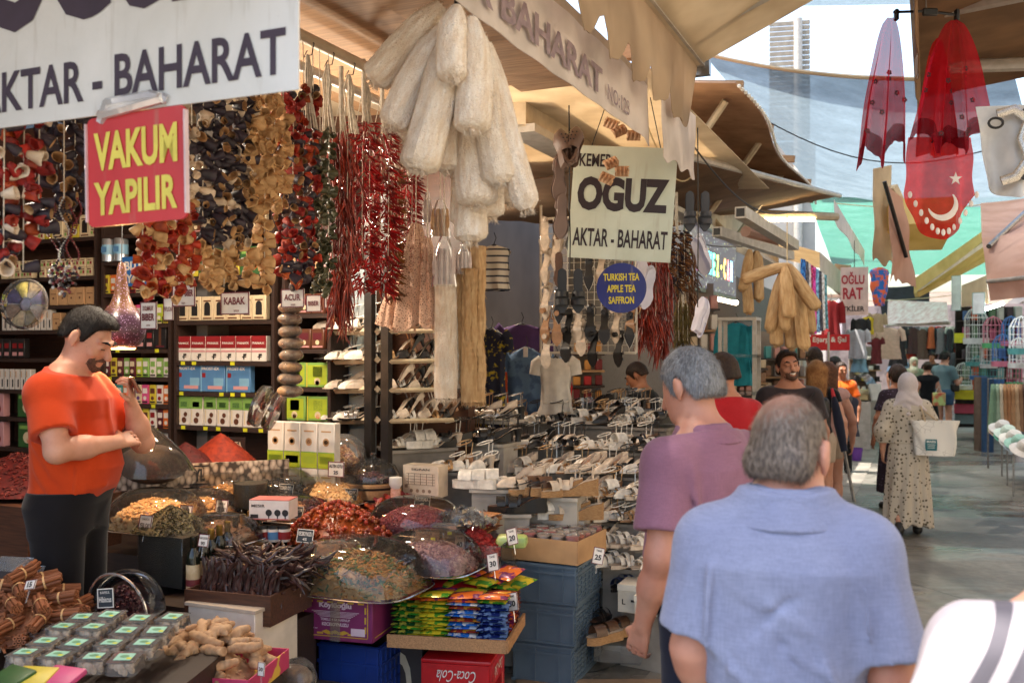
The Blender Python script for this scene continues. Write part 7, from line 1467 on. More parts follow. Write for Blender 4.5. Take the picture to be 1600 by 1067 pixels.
for i,(x0,x1,yb,yt)in enumerate(((682,712,622,440),(712,728,600,420),(724,742,628,420),(738,756,628,385))):
 m=MB();nz=vnoise(170+i,5,10,40);d=4.8+.04*(i%2);A=P(x0,yt,d);B=P(x1,yb,d)
 m.grid(lambda u,v:Vector((A.x+(B.x-A.x)*u+.008*float(nz(u,v,i)),d-.02*math.sin(PI*u)+.01*float(nz(v,u,2)),A.z+(B.z-A.z)*v))-c0,8,20,th=.014);strands(m.build('strip',lf2.m if i else lf.m,l4),2600,.03,.0016,(0,0,-1),.10,i,.25)
MB().tube([(-.0,0,-.2),(-.01,-.03,-.45),(.0,-.03,-.78)],.018,8).build('cord',M_string,l4)
crn=NB('crochet_net');v1=crn.n('ShaderNodeTexVoronoi',i_Scale=85,feature='DISTANCE_TO_EDGE');crn.l(crn.co(),v1.inputs[0]);crn.col(L(206,170,146));crn.set(.9);tr=crn.n('ShaderNodeBsdfTransparent');ms=crn.n('ShaderNodeMixShader');crn.l(crn.ramp(v1.outputs[0],[(.16,(0,0,0)),(.24,(.75,.75,.75))]),ms.inputs[0]);crn.l(crn.b.outputs[0],ms.inputs[1]);crn.l(tr.outputs[0],ms.inputs[2]);crn.l(ms.outputs[0],crn.out.inputs[0])
for i,(lab,xa,ya,xb,yb,hw,d)in enumerate((('beige crochet net bag hanging beside the dark chillies',650,350,645,510,28,4.95),('pink beige crochet shawl hanging by the bagged sponges',668,372,676,508,18,4.85),('small beige crochet net filled with a sponge',612,455,608,508,18,5.0),('beige crochet cloth behind the chilli tips',632,420,628,515,20,5.05))):
 t=thing('crochet_net',lab,'net',T(P(xa,ya,d)));m=MB();nz=vnoise(190+i,6,12,40);Lh=(yb-ya)/FPX*d;W_=hw/FPX*d
 m.grid(lambda u,v:((W_*(.25+.85*v**.7))*math.cos(2*PI*u)*(1+.16*math.cos(u*2*PI*5+i))+(xb-xa)/FPX*d*v,W_*.5*math.sin(2*PI*u)*(1+.2*math.sin(u*2*PI*7)),-Lh*v*(1+.05*math.cos(2*PI*u*3))),40,24);m.build('mesh_cloth',crn.m,t);MB().tube([(0,0,0),(0,0,.3)],.003,4).build('string',M_string,t)
spw=mat('pale_sponge',L(206,190,184),L(176,158,152),20,.7)
for i,(px,y0,y1,hw,d)in enumerate(((694,370,448,20,4.75),(725,382,430,14,4.8),(688,312,372,16,4.9),(668,300,350,8,4.95))):
 t=thing('sponge_bag',['clear bag of pale bath sponges under the big loofah bunch','smaller clear bag of pale sponges right of the long scrubbers top','clear bag with a wooden brush behind the loofah bunch','clear bag with a black striped card behind the loofah bunch'][i],'bag',T(P(px,y0,d)));W_=hw/FPX*d;Lh=(y1-y0)/FPX*d
 for k in range(4):m=MB();m.tube([(W_*(-.6+.4*k),0,-Lh*.25),(W_*(-.7+.45*k),-.01,-Lh*.6),(W_*(-.65+.42*k),0,-Lh*.95)],[W_*.18,W_*.26,W_*.22],8);m.build('sponge',spw if i!=2 else M_wood,t)
 m=MB();m.grid(lambda u,v:(W_*(.3+.75*v**.6)*math.cos(2*PI*u),W_*.5*math.sin(2*PI*u),-Lh*v),20,8);m.build('film',CLRB,t);MB().tube([(0,0,0),(0,0,.35)],.0025,4).build('string',M_string,t)
for lab,r,s,z,e in(('bare warm bulb hanging behind the aubergine strings',-3.5,3.95,2.72,20),('bare warm bulb hanging over the jujubes behind the chillies',-3.15,4.75,2.78,18),('bare warm bulb hanging behind the string at the left edge',-3.6,2.9,2.86,22),('bare warm bulb hanging over the shoe stand',-3.4,7.0,2.95,24)):
 t=thing('hanging_bulb',lab,'lamp',T(rs(r,s,z)));MB().ball(.035,n=14,m=10,sc=(1,1,1.25)).build('bulb',emis('bulb_glow',(1,.80,.55),14),t);MB().cyl(.018,.038,.085,12).build('socket',M_black,t);MB().tube([(0,0,.08),(0,0,.6)],.004,5).build('cord',M_wire,t)
 l_=bpy.data.lights.new('bulb_light','POINT');l_.energy=e;l_.color=(1,.86,.68);l_.shadow_soft_size=.06;o_=bpy.data.objects.new('bulb_light',l_);COL.objects.link(o_);o_.parent=t;o_.location=(0,0,-.06)
sw=thing('added_partition','plain grey wall added behind the shoe stall to block the sun','wall',frame(rs(-4.75,8.7,0)));MB().box((.1,6.6,3.5),(0,0,1.75)).build('panel',facade_mat('partition_grey',L(128,122,116),L(108,102,98)),sw)  # added panel: hides the sunlit wall beyond and keeps the sun out
# shoes
FW=[(0,.014),(.05,.046),(.25,.054),(.45,.048),(.70,.080),(.88,.062),(1,.014)];FPW=[(0,.014),(.05,.044),(.25,.050),(.45,.046),(.66,.072),(.85,.042),(1,.004)]
SHL=.245
def shoe(kind,ms,mu,mi_=None,name='shoe'):

 t=thing(name,'shoe prototype to copy','shoe');pt=FPW if kind in('pump','slingback')else FW;xs,ws=zip(*pt);w=lambda q:float(np.interp(q,xs,ws))/2
 tops=dict(wedge=[(0,.088),(.3,.072),(.62,.034),(1,.030)],heel=[(0,.082),(.22,.074),(.60,.016),(1,.014)],pump=[(0,.078),(.22,.070),(.60,.014),(1,.012)],flat=[(0,.024),(1,.020)],plat=[(0,.055),(.5,.046),(1,.042)],clog=[(0,.040),(1,.030)],slingback=[(0,.05),(.25,.045),(.6,.012),(1,.010)],loafer=[(0,.03),(.2,.026),(.6,.012),(1,.012)])[kind]
 tx,tz=zip(*tops);zt=lambda q:float(np.interp(q,tx,tz));thk=.007 if kind in('heel','pump','slingback','loafer')else None
 m=MB()
 def ring(u,v):
  q=v;a=2*PI*u;cx=math.cos(a);sn=math.sin(a);x=w(q)*(math.copysign(abs(cx)**.5,cx));zz=zt(q)if sn>=0 else(zt(q)-thk if thk else 0.0);return(x*(1 if sn>=0 else.96),(q-.5)*SHL,zz)
 m.grid(ring,16,20);so_=m.build('sole',ms,t)
 if mi_:m=MB();m.grid(lambda u,v:((u-.5)*2*w(.03+.94*v)*.92,(.03+.94*v-.5)*SHL,zt(.03+.94*v)+.0015),6,16);m.build('insole',mi_,t)
 if thk:
  h=zt(.08)-thk;m=MB();r=dict(heel=.021,pump=.011,slingback=.017,loafer=.026)[kind];m.lathe([(1e-4,0),(r*.8,0),(r*.72,h*.4),(r*1.2,h+.002),(1e-4,h+.003)],10,T(0,(.085-.5)*SHL,0),sy=1.1);m.build('heel',ms,t)
 def strap(q,hgt,wd,dy=0.0,part='strap',ex=1.06):
  m=MB();pts=[(w(q)*ex*math.cos(PI*k/10),(q-.5)*SHL+dy*(k-5)/10,zt(q)+.002+hgt*math.sin(PI*k/10))for k in range(11)];m.tube(pts,wd,6,flat=.18,up=(0,0,1))if False else m.grid(lambda u,v:Vector(pts[min(10,round(u*10))])+Vector((0,(v-.5)*2*wd,0)),10,2,th=.002);m.build(part,mu,t)
 def loop(q,r0,z1):
  m=MB();m.tube([(r0*1.1*math.sin(a),(q-.5)*SHL+.03+.045*-math.cos(a),z1+.012*math.cos(a))for a in[2*PI*k/16 for k in range(17)]],.0035,5);m.tube([(w(q)*.9,(q-.5)*SHL,zt(q)),(r0,(q-.5)*SHL-.005,z1)],.003,4);m.tube([(-w(q)*.9,(q-.5)*SHL,zt(q)),(-r0,(q-.5)*SHL-.005,z1)],.003,4);m.build('ankle_strap',mu,t)
 def upper(q0,q1,hf,part='upper',op=0):
  m=MB();m.grid(lambda u,v:((w(q0+(q1-q0)*v)*1.07+.001)*math.cos(PI*u),(q0+(q1-q0)*v-.5)*SHL-(.012*math.sin(PI*u)*(1-v)if op else 0),zt(q0+(q1-q0)*v)-.004+hf(v)*math.sin(PI*u)**.8),14,10,th=.0025);return m.build(part,mu,t)
 if kind=='wedge':strap(.72,.045,.022);strap(.56,.05,.008,.02);loop(.12,.03,.15)
 elif kind=='heel':strap(.80,.034,.009);strap(.66,.044,.009,.03);loop(.10,.030,.15)
 elif kind=='flat':strap(.76,.04,.016);strap(.58,.05,.014)
 elif kind=='plat':strap(.68,.052,.036)
 elif kind in('pump','slingback','loafer'):
  upper(.60 if kind!='loafer' else.40,.995,lambda v:.036*(1-v**3)+.012)
  if kind=='slingback':loop(.12,.028,.085)
  else:m=MB();m.grid(lambda u,v:(w(max(.02,.5*abs(1-2*u)+.0))*1.08*(1 if u<.5 else-1)*(1 if abs(u-.5)>.04 else.8),(.5*abs(1-2*u)-.5)*SHL-.003,zt(.5*abs(1-2*u))-.002+.045*v*(1-.75*abs(1-2*u))),20,3,th=.002);m.build('counter',mu,t)
 elif kind=='clog':
  u_=upper(.36,.985,lambda v:.062*(1-.6*v**2.2),op=1);m=MB();
  for q in(.5,.62,.74):
   for s in(-.55,0,.55):m.ball(.0055,(w(q)*1.06*math.sin(s),(q-.5)*SHL,zt(q)-.003+.062*(1-.6*((q-.36)/.625)**2.2)*math.cos(s)**.8),6,4)
  link('vent_holes',m.mesh('vent_holes',pal('hole_dark',L(60,56,66))),u_);m=MB();m.tube([(w(.3)*1.1*math.cos(a),(.30-.5)*SHL-.085*math.sin(a),.062+.01*math.sin(a))for a in[PI*k/14 for k in range(15)]],.009,6,flat=.5);m.build('heel_strap',mu,t)
  m=MB();m.grid(lambda u,v:(w(.5*abs(1-2*u))*1.05*(1 if u<.5 else-1),(.5*abs(1-2*u)-.5)*SHL-.002,.030+.028*v),20,2,th=.003);m.build('rim',mu,t)
 PROTO.append(t);return t
def shm(n,a,rough=.4,metal=0,b=None):return mat('leather_'+n,L(*a),L(*(b or tuple(int(x*.82)for x in a))),24,rough,metal,rand=.12,bump=.1)
ltan,lbeige,lwhite,lblack,lsil,lgold,lbrown,lnavy,lrope=shm('tan',(170,128,94)),shm('beige',(210,192,172)),shm('white',(226,220,210)),shm('black',(30,28,28)),shm('silver',(176,172,168),.25,.7),shm('gold',(190,150,104),.28,.6),shm('brown',(96,66,48)),shm('navy',(48,56,88)),mat('espadrille',L(178,140,98),L(146,108,70),60,.9,bump=.6,bscale=120,stretch=(1,1,6))
SHP=[('black strappy heeled sandal',shoe('heel',lblack,lblack,lbeige)),('white strappy heeled sandal',shoe('heel',lbeige,lwhite,lbeige)),('silver heeled sandal',shoe('heel',lblack,lsil,lbeige)),('beige pointed pump',shoe('pump',lbeige,lbeige,ltan)),('black pointed pump',shoe('pump',lblack,lblack,ltan)),('white pointed slingback',shoe('slingback',lblack,lwhite,lbeige)),('espadrille wedge with beige straps',shoe('wedge',lrope,lbeige,lbeige)),('black wedge sandal',shoe('wedge',lblack,lblack,lbrown)),('white platform slide',shoe('plat',lwhite,lwhite,lwhite)),('tan flat sandal',shoe('flat',lbrown,ltan,ltan)),('white strap flat sandal',shoe('flat',lbeige,lwhite,lbeige)),('black loafer',shoe('loafer',lblack,lblack,ltan)),('gold heeled sandal',shoe('heel',ltan,lgold,lbeige)),('brown cork slide',shoe('plat',lrope,lbrown,lbeige)),('navy flat sandal',shoe('flat',lblack,lnavy,lblack)),('black flat sandal',shoe('flat',lblack,lblack,lbrown))]
RS1=random.Random(19);NSH=0
def put(i,M,where,grp):
 global NSH
 NSH+=1;return copy_thing(SHP[i][1],M,'%s, %s'%(SHP[i][0],where),grp)
ss=thing('shoe_stand','stepped white stand of boxes and boards under the rows of shoes','stand',STREET.copy());sbw=mat('stand_white',L(150,142,132),L(112,104,96),5,.5);sbg=mat('stand_acrylic',L(190,184,174),L(160,154,146),5,.25)
def board(a,b,dep,m=sbw,legs=True):
 a2=STREET.inverted()@a;b2=STREET.inverted()@b;d=b2-a2;an=math.atan2(d.y,d.x);c=(a2+b2)/2;L_=math.hypot(d.x,d.y)
 MB().box((L_,dep,.02),(0,dep*.35,-.013)).build('shelf',m,ss,T(c)@rotz(an))
 if legs:MB().box((L_-.02,dep-.06,c.z-.03),(0,dep*.35,-c.z/2-.012)).build('box_base',m,ss,T(c)@rotz(an))
def shoe_row(name,a,b,n,kinds,yaw=0.0,dep=.26,bd=True,m=sbw,two=False,jit=.25,lay=0,grp='shoes on the stepped stand',legs=True,sc=1.0,den=1.25):
 a,b=P(*a),P(*b)
 if bd:board(a+Vector((0,0,-.003)),b+Vector((0,0,-.003)),dep+(.2 if two else 0),m,legs)
 n=int(n*den);sc*=1.1
 for i in range(n):
  p=a.lerp(b,(i+.5)/n);k=RS1.choice(kinds)
  put(k,frame(p+SDV*RS1.uniform(-.02,.03),yaw+RS1.uniform(-jit,jit))@rotx(0)@Matrix.Scale(sc,4),'%s from left in the %s'%(nth(i),name),grp)
  if two:put(RS1.choice(kinds),frame(p+SDV*.2+Vector((0,0,.0)),yaw+RS1.uniform(-jit,jit))@Matrix.Scale(sc,4),'%s from left, back line of the %s'%(nth(i),name),grp)
TW_=PI*.82
allk=[0,1,2,4,5,7,8,2,10,12,15,1];lite=[1,3,5,2,8,10,0,12];drk=[0,2,4,7,11,14,15]
shoe_row('farthest shoe row',(905,640,8.6),(992,640,8.2),8,[0,2,4,7,15,12],TW_,two=True)
shoe_row('top shoe row',(785,662,7.3),(1046,662,6.7),18,allk,TW_,two=True)
shoe_row('second shoe row',(782,700,6.7),(1030,702,6.25),14,allk,TW_)
shoe_row('third shoe row',(790,738,6.35),(1022,740,5.95),13,lite+[0],TW_)
shoe_row('fourth shoe row',(880,775,6.0),(1022,778,5.75),9,lite+drk[:2],TW_)
shoe_row('fifth shoe row',(880,812,5.85),(1030,815,5.6),9,lite+[0,14],TW_)
shoe_row('sixth shoe row',(890,848,5.7),(1030,855,5.5),8,[0,11,1,3,10],TW_)
shoe_row('seventh shoe row',(940,882,5.55),(1035,890,5.4),5,[1,5,10],TW_)
shoe_row('black shoe pile',(972,918,5.5),(1040,925,5.35),6,[11,4,14],TW_,two=True)
shoe_row('middle wedge row',(820,772,5.55),(905,775,5.45),4,[6,6,6,13],PI*.7,m=sbg)
shoe_row('lower wedge row',(830,805,5.6),(915,812,5.5),4,[6,8,1,3],PI*.7,m=sbg)
shoe_row('white slide row behind the fruit leather',(735,762,5.6),(822,762,5.55),4,[8,8,3,8],PI*.6,m=sbg)
shoe_row('dark clog row below the white slides',(785,800,5.45),(830,800,5.45),2,[7,15],PI*.6,m=sbg)
shoe_row('row left of the dresses',(700,690,6.4),(790,690,6.2),6,[0,2,12,3,7],PI*.7,m=sbg)
shoe_row('upper row left of the dresses',(712,655,6.6),(795,655,6.4),6,[0,2,12,3],PI*.7,m=sbg,legs=False)
shoe_row('lower pole row',(610,700,5.85),(712,698,6.05),6,allk,TW_)
shoe_row('lowest row by the printed white carton',(690,735,5.75),(760,735,5.8),4,lite,TW_)
gs=thing('shoe_shelf','tall glass shoe shelving with dark posts beside the spice cartons','shelves');
for px,d in((578,5.75),(604,5.62),(518,6.3)):p=P(px,500,d);MB().box((.05,.05,2.7),(0,0,1.35)).build('post',M_dark if px!=518 else M_shelf,gs,frame(Vector((p.x,p.y,0))))
for k,(y0,y1)in enumerate(((518,518),(565,562),(610,608),(658,656))):
 a,b=P(514,y0,6.3),P(590,y1,5.75);MB().tube([a,b],.022,4).build('rail',M_cream_metal,gs);sheet(a,b,b+SDV*.30,a+SDV*.30,4,3,th=.006).build('glass_shelf',GLASS,gs)
 a,b=P(604,y0,5.6),P(708,y0-2,5.9);sheet(a,b,b+SDV*.30,a+SDV*.30,4,3,th=.006).build('glass_shelf',GLASS,gs);MB().tube([a,b],.014,4).build('rail',M_cream_metal,gs)
sheet(P(512,420,6.62),P(588,420,6.1),P(588,720,6.1),P(512,720,6.62),2,2,th=.01).build('back_panel',mat('pale_back',L(176,186,190),L(150,160,166),2,.25),gs)
for k,y in enumerate((516,563,609,657)):
 nm=('top','second','third','lowest')[k]
 shoe_row('%s glass shelf by the spice cartons'%nm,(516,y,6.35),(576,y,5.9),5,[2,1,5,3,0],PI*.75,bd=False,grp='shoes on the glass shelves')
 for i in range(6):
  p=P(612+i*17,y-4-3*(i%2),5.72+.03*i);put(RS1.choice([0,2,2,12,4,1,3]),frame(p+SDV*.10,PI*.8+RS1.uniform(-.2,.2))@rotx(-.35),'%s from left on the %s sloping shelf'%(nth(i),nm),'shoes on the sloping shelves')
for i,(px,py,d,w,h)in enumerate(((987,958,5.25,.16,.15),(1015,962,5.15,.17,.10),(935,918,5.6,.13,.11),(940,878,5.75,.16,.12))):
 t=thing('shoe_box','white shoe box %s'%('standing on the pavement near the grey haired man, taller one','lying on the pavement by the navy trousers','behind the top grey crate','under the cork sandals behind the pink tubs')[i],'box',frame(P(px,py,d)));MB().rbox((w,.28,h),(0,.14,h/2),.003,1).build('carton',mat('box_white',L(206,200,184),L(180,172,156),8,.7),t);MB().rbox((w+.006,.286,.035),(0,.14,h-.014),.003,1).build('lid',pal('box_lid',L(214,208,194)),t)
 mm=MB();letter(mm,'L',.02,.03,-.045,h*.4,-.0015,.02);mm.box((.06,.0015,.012),(.025,-.0008,h*.45));mm.build('print',INK,t)
t=thing('clear_box','clear plastic box lying on the pavement under brown slides','box',frame(P(965,1035,5.3),R_(8)));MB().rbox((.26,.24,.10),(0,.1,.05),.008,2).build('box_wall',CLRB,t)
for i,(px,py,d,k)in enumerate(((945,1003,5.2,13),(962,996,5.3,13),(978,988,5.4,13),(990,975,5.55,9),(955,960,5.6,15),(940,970,5.45,15))):put(k,frame(P(px,py,d),PI*.8+.1*i),'%s of the slides stacked on the clear box on the pavement'%nth(i),'slides on the pavement')
t=tag(MB().rbox((1.1,.62,.008),(0,0,.005),.003,1).build('cardboard',mat('floor_card',L(150,124,100),L(126,102,80),5,.8,bump=.15),None,frame(rs(-1.42,4.72,.004),R_(24))),'flattened cardboard sheet lying on the pavement behind the men','cardboard')
gp_=thing('wire_grid','white wire grid panel hung with sandals under the pale green sign','grid panel',frame(P(918,445,6.7)));m=MB();W_,H_=.70,.95
for k in range(15):m.tube([(-W_/2+W_*k/14,0,-H_/2),(-W_/2+W_*k/14,0,H_/2)],.0025,4)
for k in range(19):m.tube([(-W_/2,.003,-H_/2+H_*k/18),(W_/2,.003,-H_/2+H_*k/18)],.0025,4)
for a,b in(((-W_/2,0,-H_/2),(-W_/2,0,H_/2+.1)),((W_/2,0,-H_/2),(W_/2,0,H_/2+.1)),((-W_/2,0,-H_/2),(W_/2,0,-H_/2)),((-W_/2,0,H_/2),(W_/2,0,H_/2))):m.tube([a,b],.010,6)
m.build('wire_mesh',pal('wire_white',L(206,196,180)),gp_)
for i,(px,py,k)in enumerate(((851,368,3),(873,368,3),(892,372,5),(852,418,3),(874,422,9),(852,472,3),(873,478,5),(920,426,5),(938,420,1),(852,508,12),(870,512,12),(886,512,2),(902,508,1),(922,505,0),(944,510,2),(962,508,1),(984,515,5),(908,528,1),(926,545,2),(884,538,0),(853,548,1),(966,545,0),(985,500,12),(868,395,3))):put(k,frame(P(px,py,6.52))@rotz(RS1.uniform(-.4,.4))@rotx(R_(-80))@T(0,0,-.03),'%s on the wire grid from top left'%nth(i),'shoes on the wire grid')
cw=pal('clog_white',L(218,216,232),rough=.4);ctp=pal('clog_taupe',L(128,104,92),rough=.5);cbk=pal('clog_black',L(28,27,30),rough=.5);cgy=pal('clog_sole',L(66,68,76),rough=.6)
CLO=[shoe('clog',cw,cw,pal('insole_grey',L(150,148,156)),'clog'),shoe('clog',ctp,ctp,pal('insole_taupe',L(100,80,72)),'clog'),shoe('flat',cbk,cbk,cbk,'slide'),shoe('flat',cgy,cgy,cgy,'slide')]
def hang(k,px,py,d,M,lab,cord=.35):
 o=copy_thing(CLO[k],T(P(px,py,d))@M,lab,'clogs and slides hanging on cords',('clog','clog','slide','slide')[k]);return o
UPR=rotx(R_(90))
hang(1,876,238,5.2,rotz(.3)@rotx(R_(62))@roty(.15),'taupe clog hanging left in the upper pair beside the loofahs');hang(1,901,234,5.2,rotz(-.3)@rotx(R_(62))@roty(-.15),'taupe clog hanging right in the upper pair beside the loofahs');hang(1,874,282,5.25,rotx(R_(-75)),'taupe clog hanging below the upper taupe pair');hang(1,877,338,5.25,rotx(R_(-88))@rotz(.05),'taupe clog showing its sole above the black slides')
hang(2,878,455,5.3,rotz(PI)@rotx(R_(-88)),'black slide, left of the pair under the pale green sign');hang(2,903,455,5.3,rotz(PI)@rotx(R_(-88)),'black slide, right of the pair under the pale green sign');hang(3,1077,331,5.9,rotz(PI)@rotx(R_(-90)),'dark grey slide sole, left of the pair by the pale green sign');hang(3,1101,331,5.9,rotz(PI)@rotx(R_(-90)),'dark grey slide sole, right of the pair by the pale green sign')
hang(0,1013,452,5.75,rotx(R_(-82))@rotz(.2),'white clog hanging right behind the round blue sign');hang(0,1092,404,6.1,rotz(-.9)@rotx(R_(-62)),'white clog hanging below the dark slides');hang(0,1090,490,6.3,rotz(2.2)@rotx(R_(112)),'white clog hanging lowest, ribbed sole to the right');hang(0,1004,410,5.9,rotx(R_(-95)),'white clog partly behind the pale green sign')
for lab,px,y0,y1,d in(('black cord holding the taupe clogs',889,165,330,5.22),('black cord holding the dark slides and white clogs',1090,200,480,6.0),('black cord holding the black slides',890,330,430,5.28)):t=tag(MB().tube([P(px,y0,d),P(px+1,(y0+y1)/2,d),P(px,y1,d)],.004,5).build('cord',M_wire),lab,'cord')
sc_=mat('scrub_flower',L(214,174,138),L(186,140,104),20,.8,bump=.4)
for lab,pts in(('peach folded bath scrubbers hanging over the pale green sign',((955,255),(972,268),(958,280))),('peach folded bath scrubbers above the pale green sign',((968,205),(990,212),(952,200)))):
 t=thing('bath_scrubber',lab,'scrubber',T(P(pts[0][0],pts[0][1],5.4)))
 for i,(px,py)in enumerate(pts):
  m=MB();nz=vnoise(i,5,30,60);q=P(px,py,5.4)-P(pts[0][0],pts[0][1],5.4);m.grid(lambda u,v:Vector((.075*(u-.5)*(1+.2*float(nz(u,v,0))),-.03*math.sin(PI*v)-.012*math.cos(u*2*PI*3.5)*math.sin(PI*v),.06*(v-.5)))+q,28,8,th=.01);m.build('scrub_pad',sc_,t,roty(.4*i-.4))
  # clothes
def garment(label,M,w,h,m,sleeve=.5,flare=1.2,name='hanging_garment',cat='garment',grp=None,seed=0,m2=None,folds=6,hanger=True):
 t=thing(name,label,cat,M,grp);b=MB();nz=vnoise(seed,5,8,30)
 def prof(v):return w/2*(float(np.interp(v,[0,.03,.12,.3,.55,1],[.30,.75,1.0,.86,.86,flare])))
 b.grid(lambda u,v:(prof(v)*math.cos(2*PI*u)+.012*float(nz(u*.3,v,0)),(.035+.035*v)*math.sin(2*PI*u)+.016*v*math.sin(2*PI*u*folds+seed),-h*v+.004*math.sin(u*30)),36,14);b.build('cloth',m,t)
 if sleeve:
  for s in(1,-1):b=MB();b.tube([(s*w*.40,0,-h*.06),(s*w*.52,0,-h*.06-sleeve*.12),(s*w*.58,0,-.08-sleeve*.45)],[.06,.055,.05],10,flat=.5,up=(0,1,0));b.build('sleeve',m2 or m,t)
 if hanger:MB().tube([(0,0,.10),(.015,0,.06),(0,0,.02)],.003,4).build('hook',M_wire,t);MB().tube([(-w*.4,0,-.04),(0,0,.015),(w*.4,0,-.04)],.005,4).build('hanger',M_black,t)
 return t
def fab(n,a,b=None,sc=18,lo=None,hi=None):return mat('fabric_'+n,L(*a),L(*(b or tuple(int(x*.84)for x in a))),sc,.85,lo=lo or(.45 if b else.2),hi=hi or(.55 if b else.85),bump=.1,bscale=150)
def stripes(n,a,b,f):
 q=NB('stripe_'+n);w=q.n('ShaderNodeTexWave',i_Scale=f,bands_direction='Z');q.l(q.co(),w.inputs[0]);q.col(q.ramp(w.outputs[1],[(.80,L(*a)),(.86,L(*b))]));q.set(.85);return q.m
fb_=fab('bluedress',(96,124,156),(70,94,128),12)
for lab,px,py,d,w,h,m,sl_,fl in(('blue patterned dress with price tag hanging behind the shoes',822,545,7.4,.34,.75,fb_,.2,1.3),('second blue dress behind the patterned one',852,560,7.6,.3,.7,fab('blue2',(110,136,166)),.1,1.3),('white top hung low among the dresses',868,560,7.2,.26,.5,fab('wht',(226,220,210)),.1,1.2),('red garment half hidden by the white top',878,590,7.5,.2,.55,fab('redg',(196,36,40)),0,1.2),('dark yellow printed dress behind the loofah strips',768,515,7.3,.26,.75,fab('print',(30,34,54),(170,150,40),26,.56,.62),.2,1.2),('orange garment between the printed dress and blue dress',790,550,7.5,.14,.6,fab('orng',(222,90,40)),0,1.2),('yellow garment hanging lowest left of the blue dress',783,590,7.6,.2,.5,fab('yel',(226,190,40)),0,1.2),('purple blouse on a hanger above the blue dress',815,508,7.5,.36,.4,fab('purp',(78,48,100)),.3,1.0),('teal dress hanging by the white display frame',1150,505,9.6,.34,.62,fab('turq',(36,150,168)),.9,1.05),('white striped sleeveless top on a bust form',772,385,6.9,.24,.32,stripes('navy',(214,210,200),(60,64,80),6.5),0,.95)):garment(lab,frame(P(px,py,d),RS1.uniform(-.3,.3)),w,h,m,sl_,fl,seed=int(px))
t=plate_sign('price_tag','white swing tag on the blue patterned dress','tag',frame(P(821,550,7.2)),.035,.075,WHT,[])
# veils and flag scarf
vr=veil('red_veil',L(206,36,56),.20,.68,6,0);vrd=veil('red_lace',L(150,24,44),.30,.5,120,.3);vr2=veil('red_satin',L(222,44,46),.10,.6,30)
hg_=thing('clip_hanger','black clip hanger holding the red veils over the lane','hanger',T(P(1447,18,5.0)))
MB().tube([(-.17,0,-.005),(0,0,.0),(.17,0,-.02)],.007,6).build('bar',M_black,hg_);MB().tube([(0,0,.0),(.0,0,.06),(.015,0,.09),(0,0,.11)],.004,5).build('hook',M_steel,hg_);MB().rbox((.08,.02,.04),(.02,0,-.005),.006,1).build('logo_plate',M_black,hg_)
for x in(-.155,.16):MB().rbox((.022,.03,.06),(x,0,-.02),.006,1).build('clip',M_black,hg_)
fl_=pal('flower_dark',L(84,20,34))
def veil_cloth(lab,px,py,d,w0,w1,L_,m,fold,seed,lace=True,slant=0.0,flowers=8,hemf=lambda u:1):
 t=thing('red_veil',lab,'veil',T(P(px,py,d)));nz=vnoise(seed,6,6,20)
 f=lambda u,v:((w0+(w1-w0)*v**.55)*(u-.5)*(1+.02*math.sin(v*9+seed))+slant*v,.05*v**.5*math.sin(u*fold+seed+v)+.018*v*math.sin(u*fold*2.7)+.01*float(nz(u,v,0)),-L_*v*hemf(u))
 MB().grid(f,60,26).build('sheer_cloth',m,t)
 if lace:MB().grid(lambda u,v:Vector(f(u,.86+.145*v+.008*math.sin(u*90)*v))+Vector((0,-.003,0)),90,4).build('lace_hem',vrd,t)
 r=random.Random(seed)
 for k in range(flowers):
  m_=MB();c=Vector(f(r.uniform(.1,.9),r.uniform(.35,.9)))+Vector((0,-.008,0))
  for a in range(5):m_.ball(.005,(.009*math.cos(a*1.257+k),0,.009*math.sin(a*1.257+k)),6,4,T(c),sc=(1.2,.4,1.2))
  m_.build('flower',fl_,t)
 return t
veil_cloth('sheer red lace veil hanging left from the clip hanger',1391,28,5.0,.03,.29,.80,vr,16,3,slant=-.05,hemf=lambda u:1-.16*math.sin(u*PI*2)**2-.05*u)
veil_cloth('sheer red lace veil hanging right from the clip hanger',1490,32,4.98,.03,.42,.62,vr,18,5,slant=-.02,flowers=10,hemf=lambda u:1+.15*math.sin(u*PI)-.14*math.sin(u*PI*3)**2)
veil_cloth('narrow glossy red scarf gathered at a point between the two veils',1465,60,5.05,.01,.22,.62,vr2,10,8,False,0,5)
fs=veil_cloth('red flag scarf with white crescent and star hanging below the veils',1468,215,5.12,.34,.40,.55,vr2,9,11,False,.0,0,lambda u:.55+.45*math.sin(u*PI)**1.2);wm=pal('flag_white',L(240,232,230))
m=MB();m.tube([(.075*math.cos(a)-.01,-.05,-.36+.075*math.sin(a))for a in[R_(200)+R_(200)*k/20 for k in range(21)]],[.003+.014*math.sin(PI*k/20)for k in range(21)],6,flat=.25,up=(0,1,0));m.build('crescent',wm,fs)
m=MB();m.prism([((.036 if k%2==0 else.014)*math.cos(PI/2+k*PI/5),(.036 if k%2==0 else.014)*math.sin(PI/2+k*PI/5))for k in range(10)],0,.003,T(.06,-.055,-.23)@rotx(R_(90)));m.build('star',wm,fs)
m=MB()
for k in range(13):u=.06+.88*k/12;m.ball(.017,((u-.5)*.40,-.045,-.55*(.55+.45*math.sin(u*PI)**1.2)*.93),7,5,sc=(.7,.3,1.1))
m.build('motifs',wm,fs)
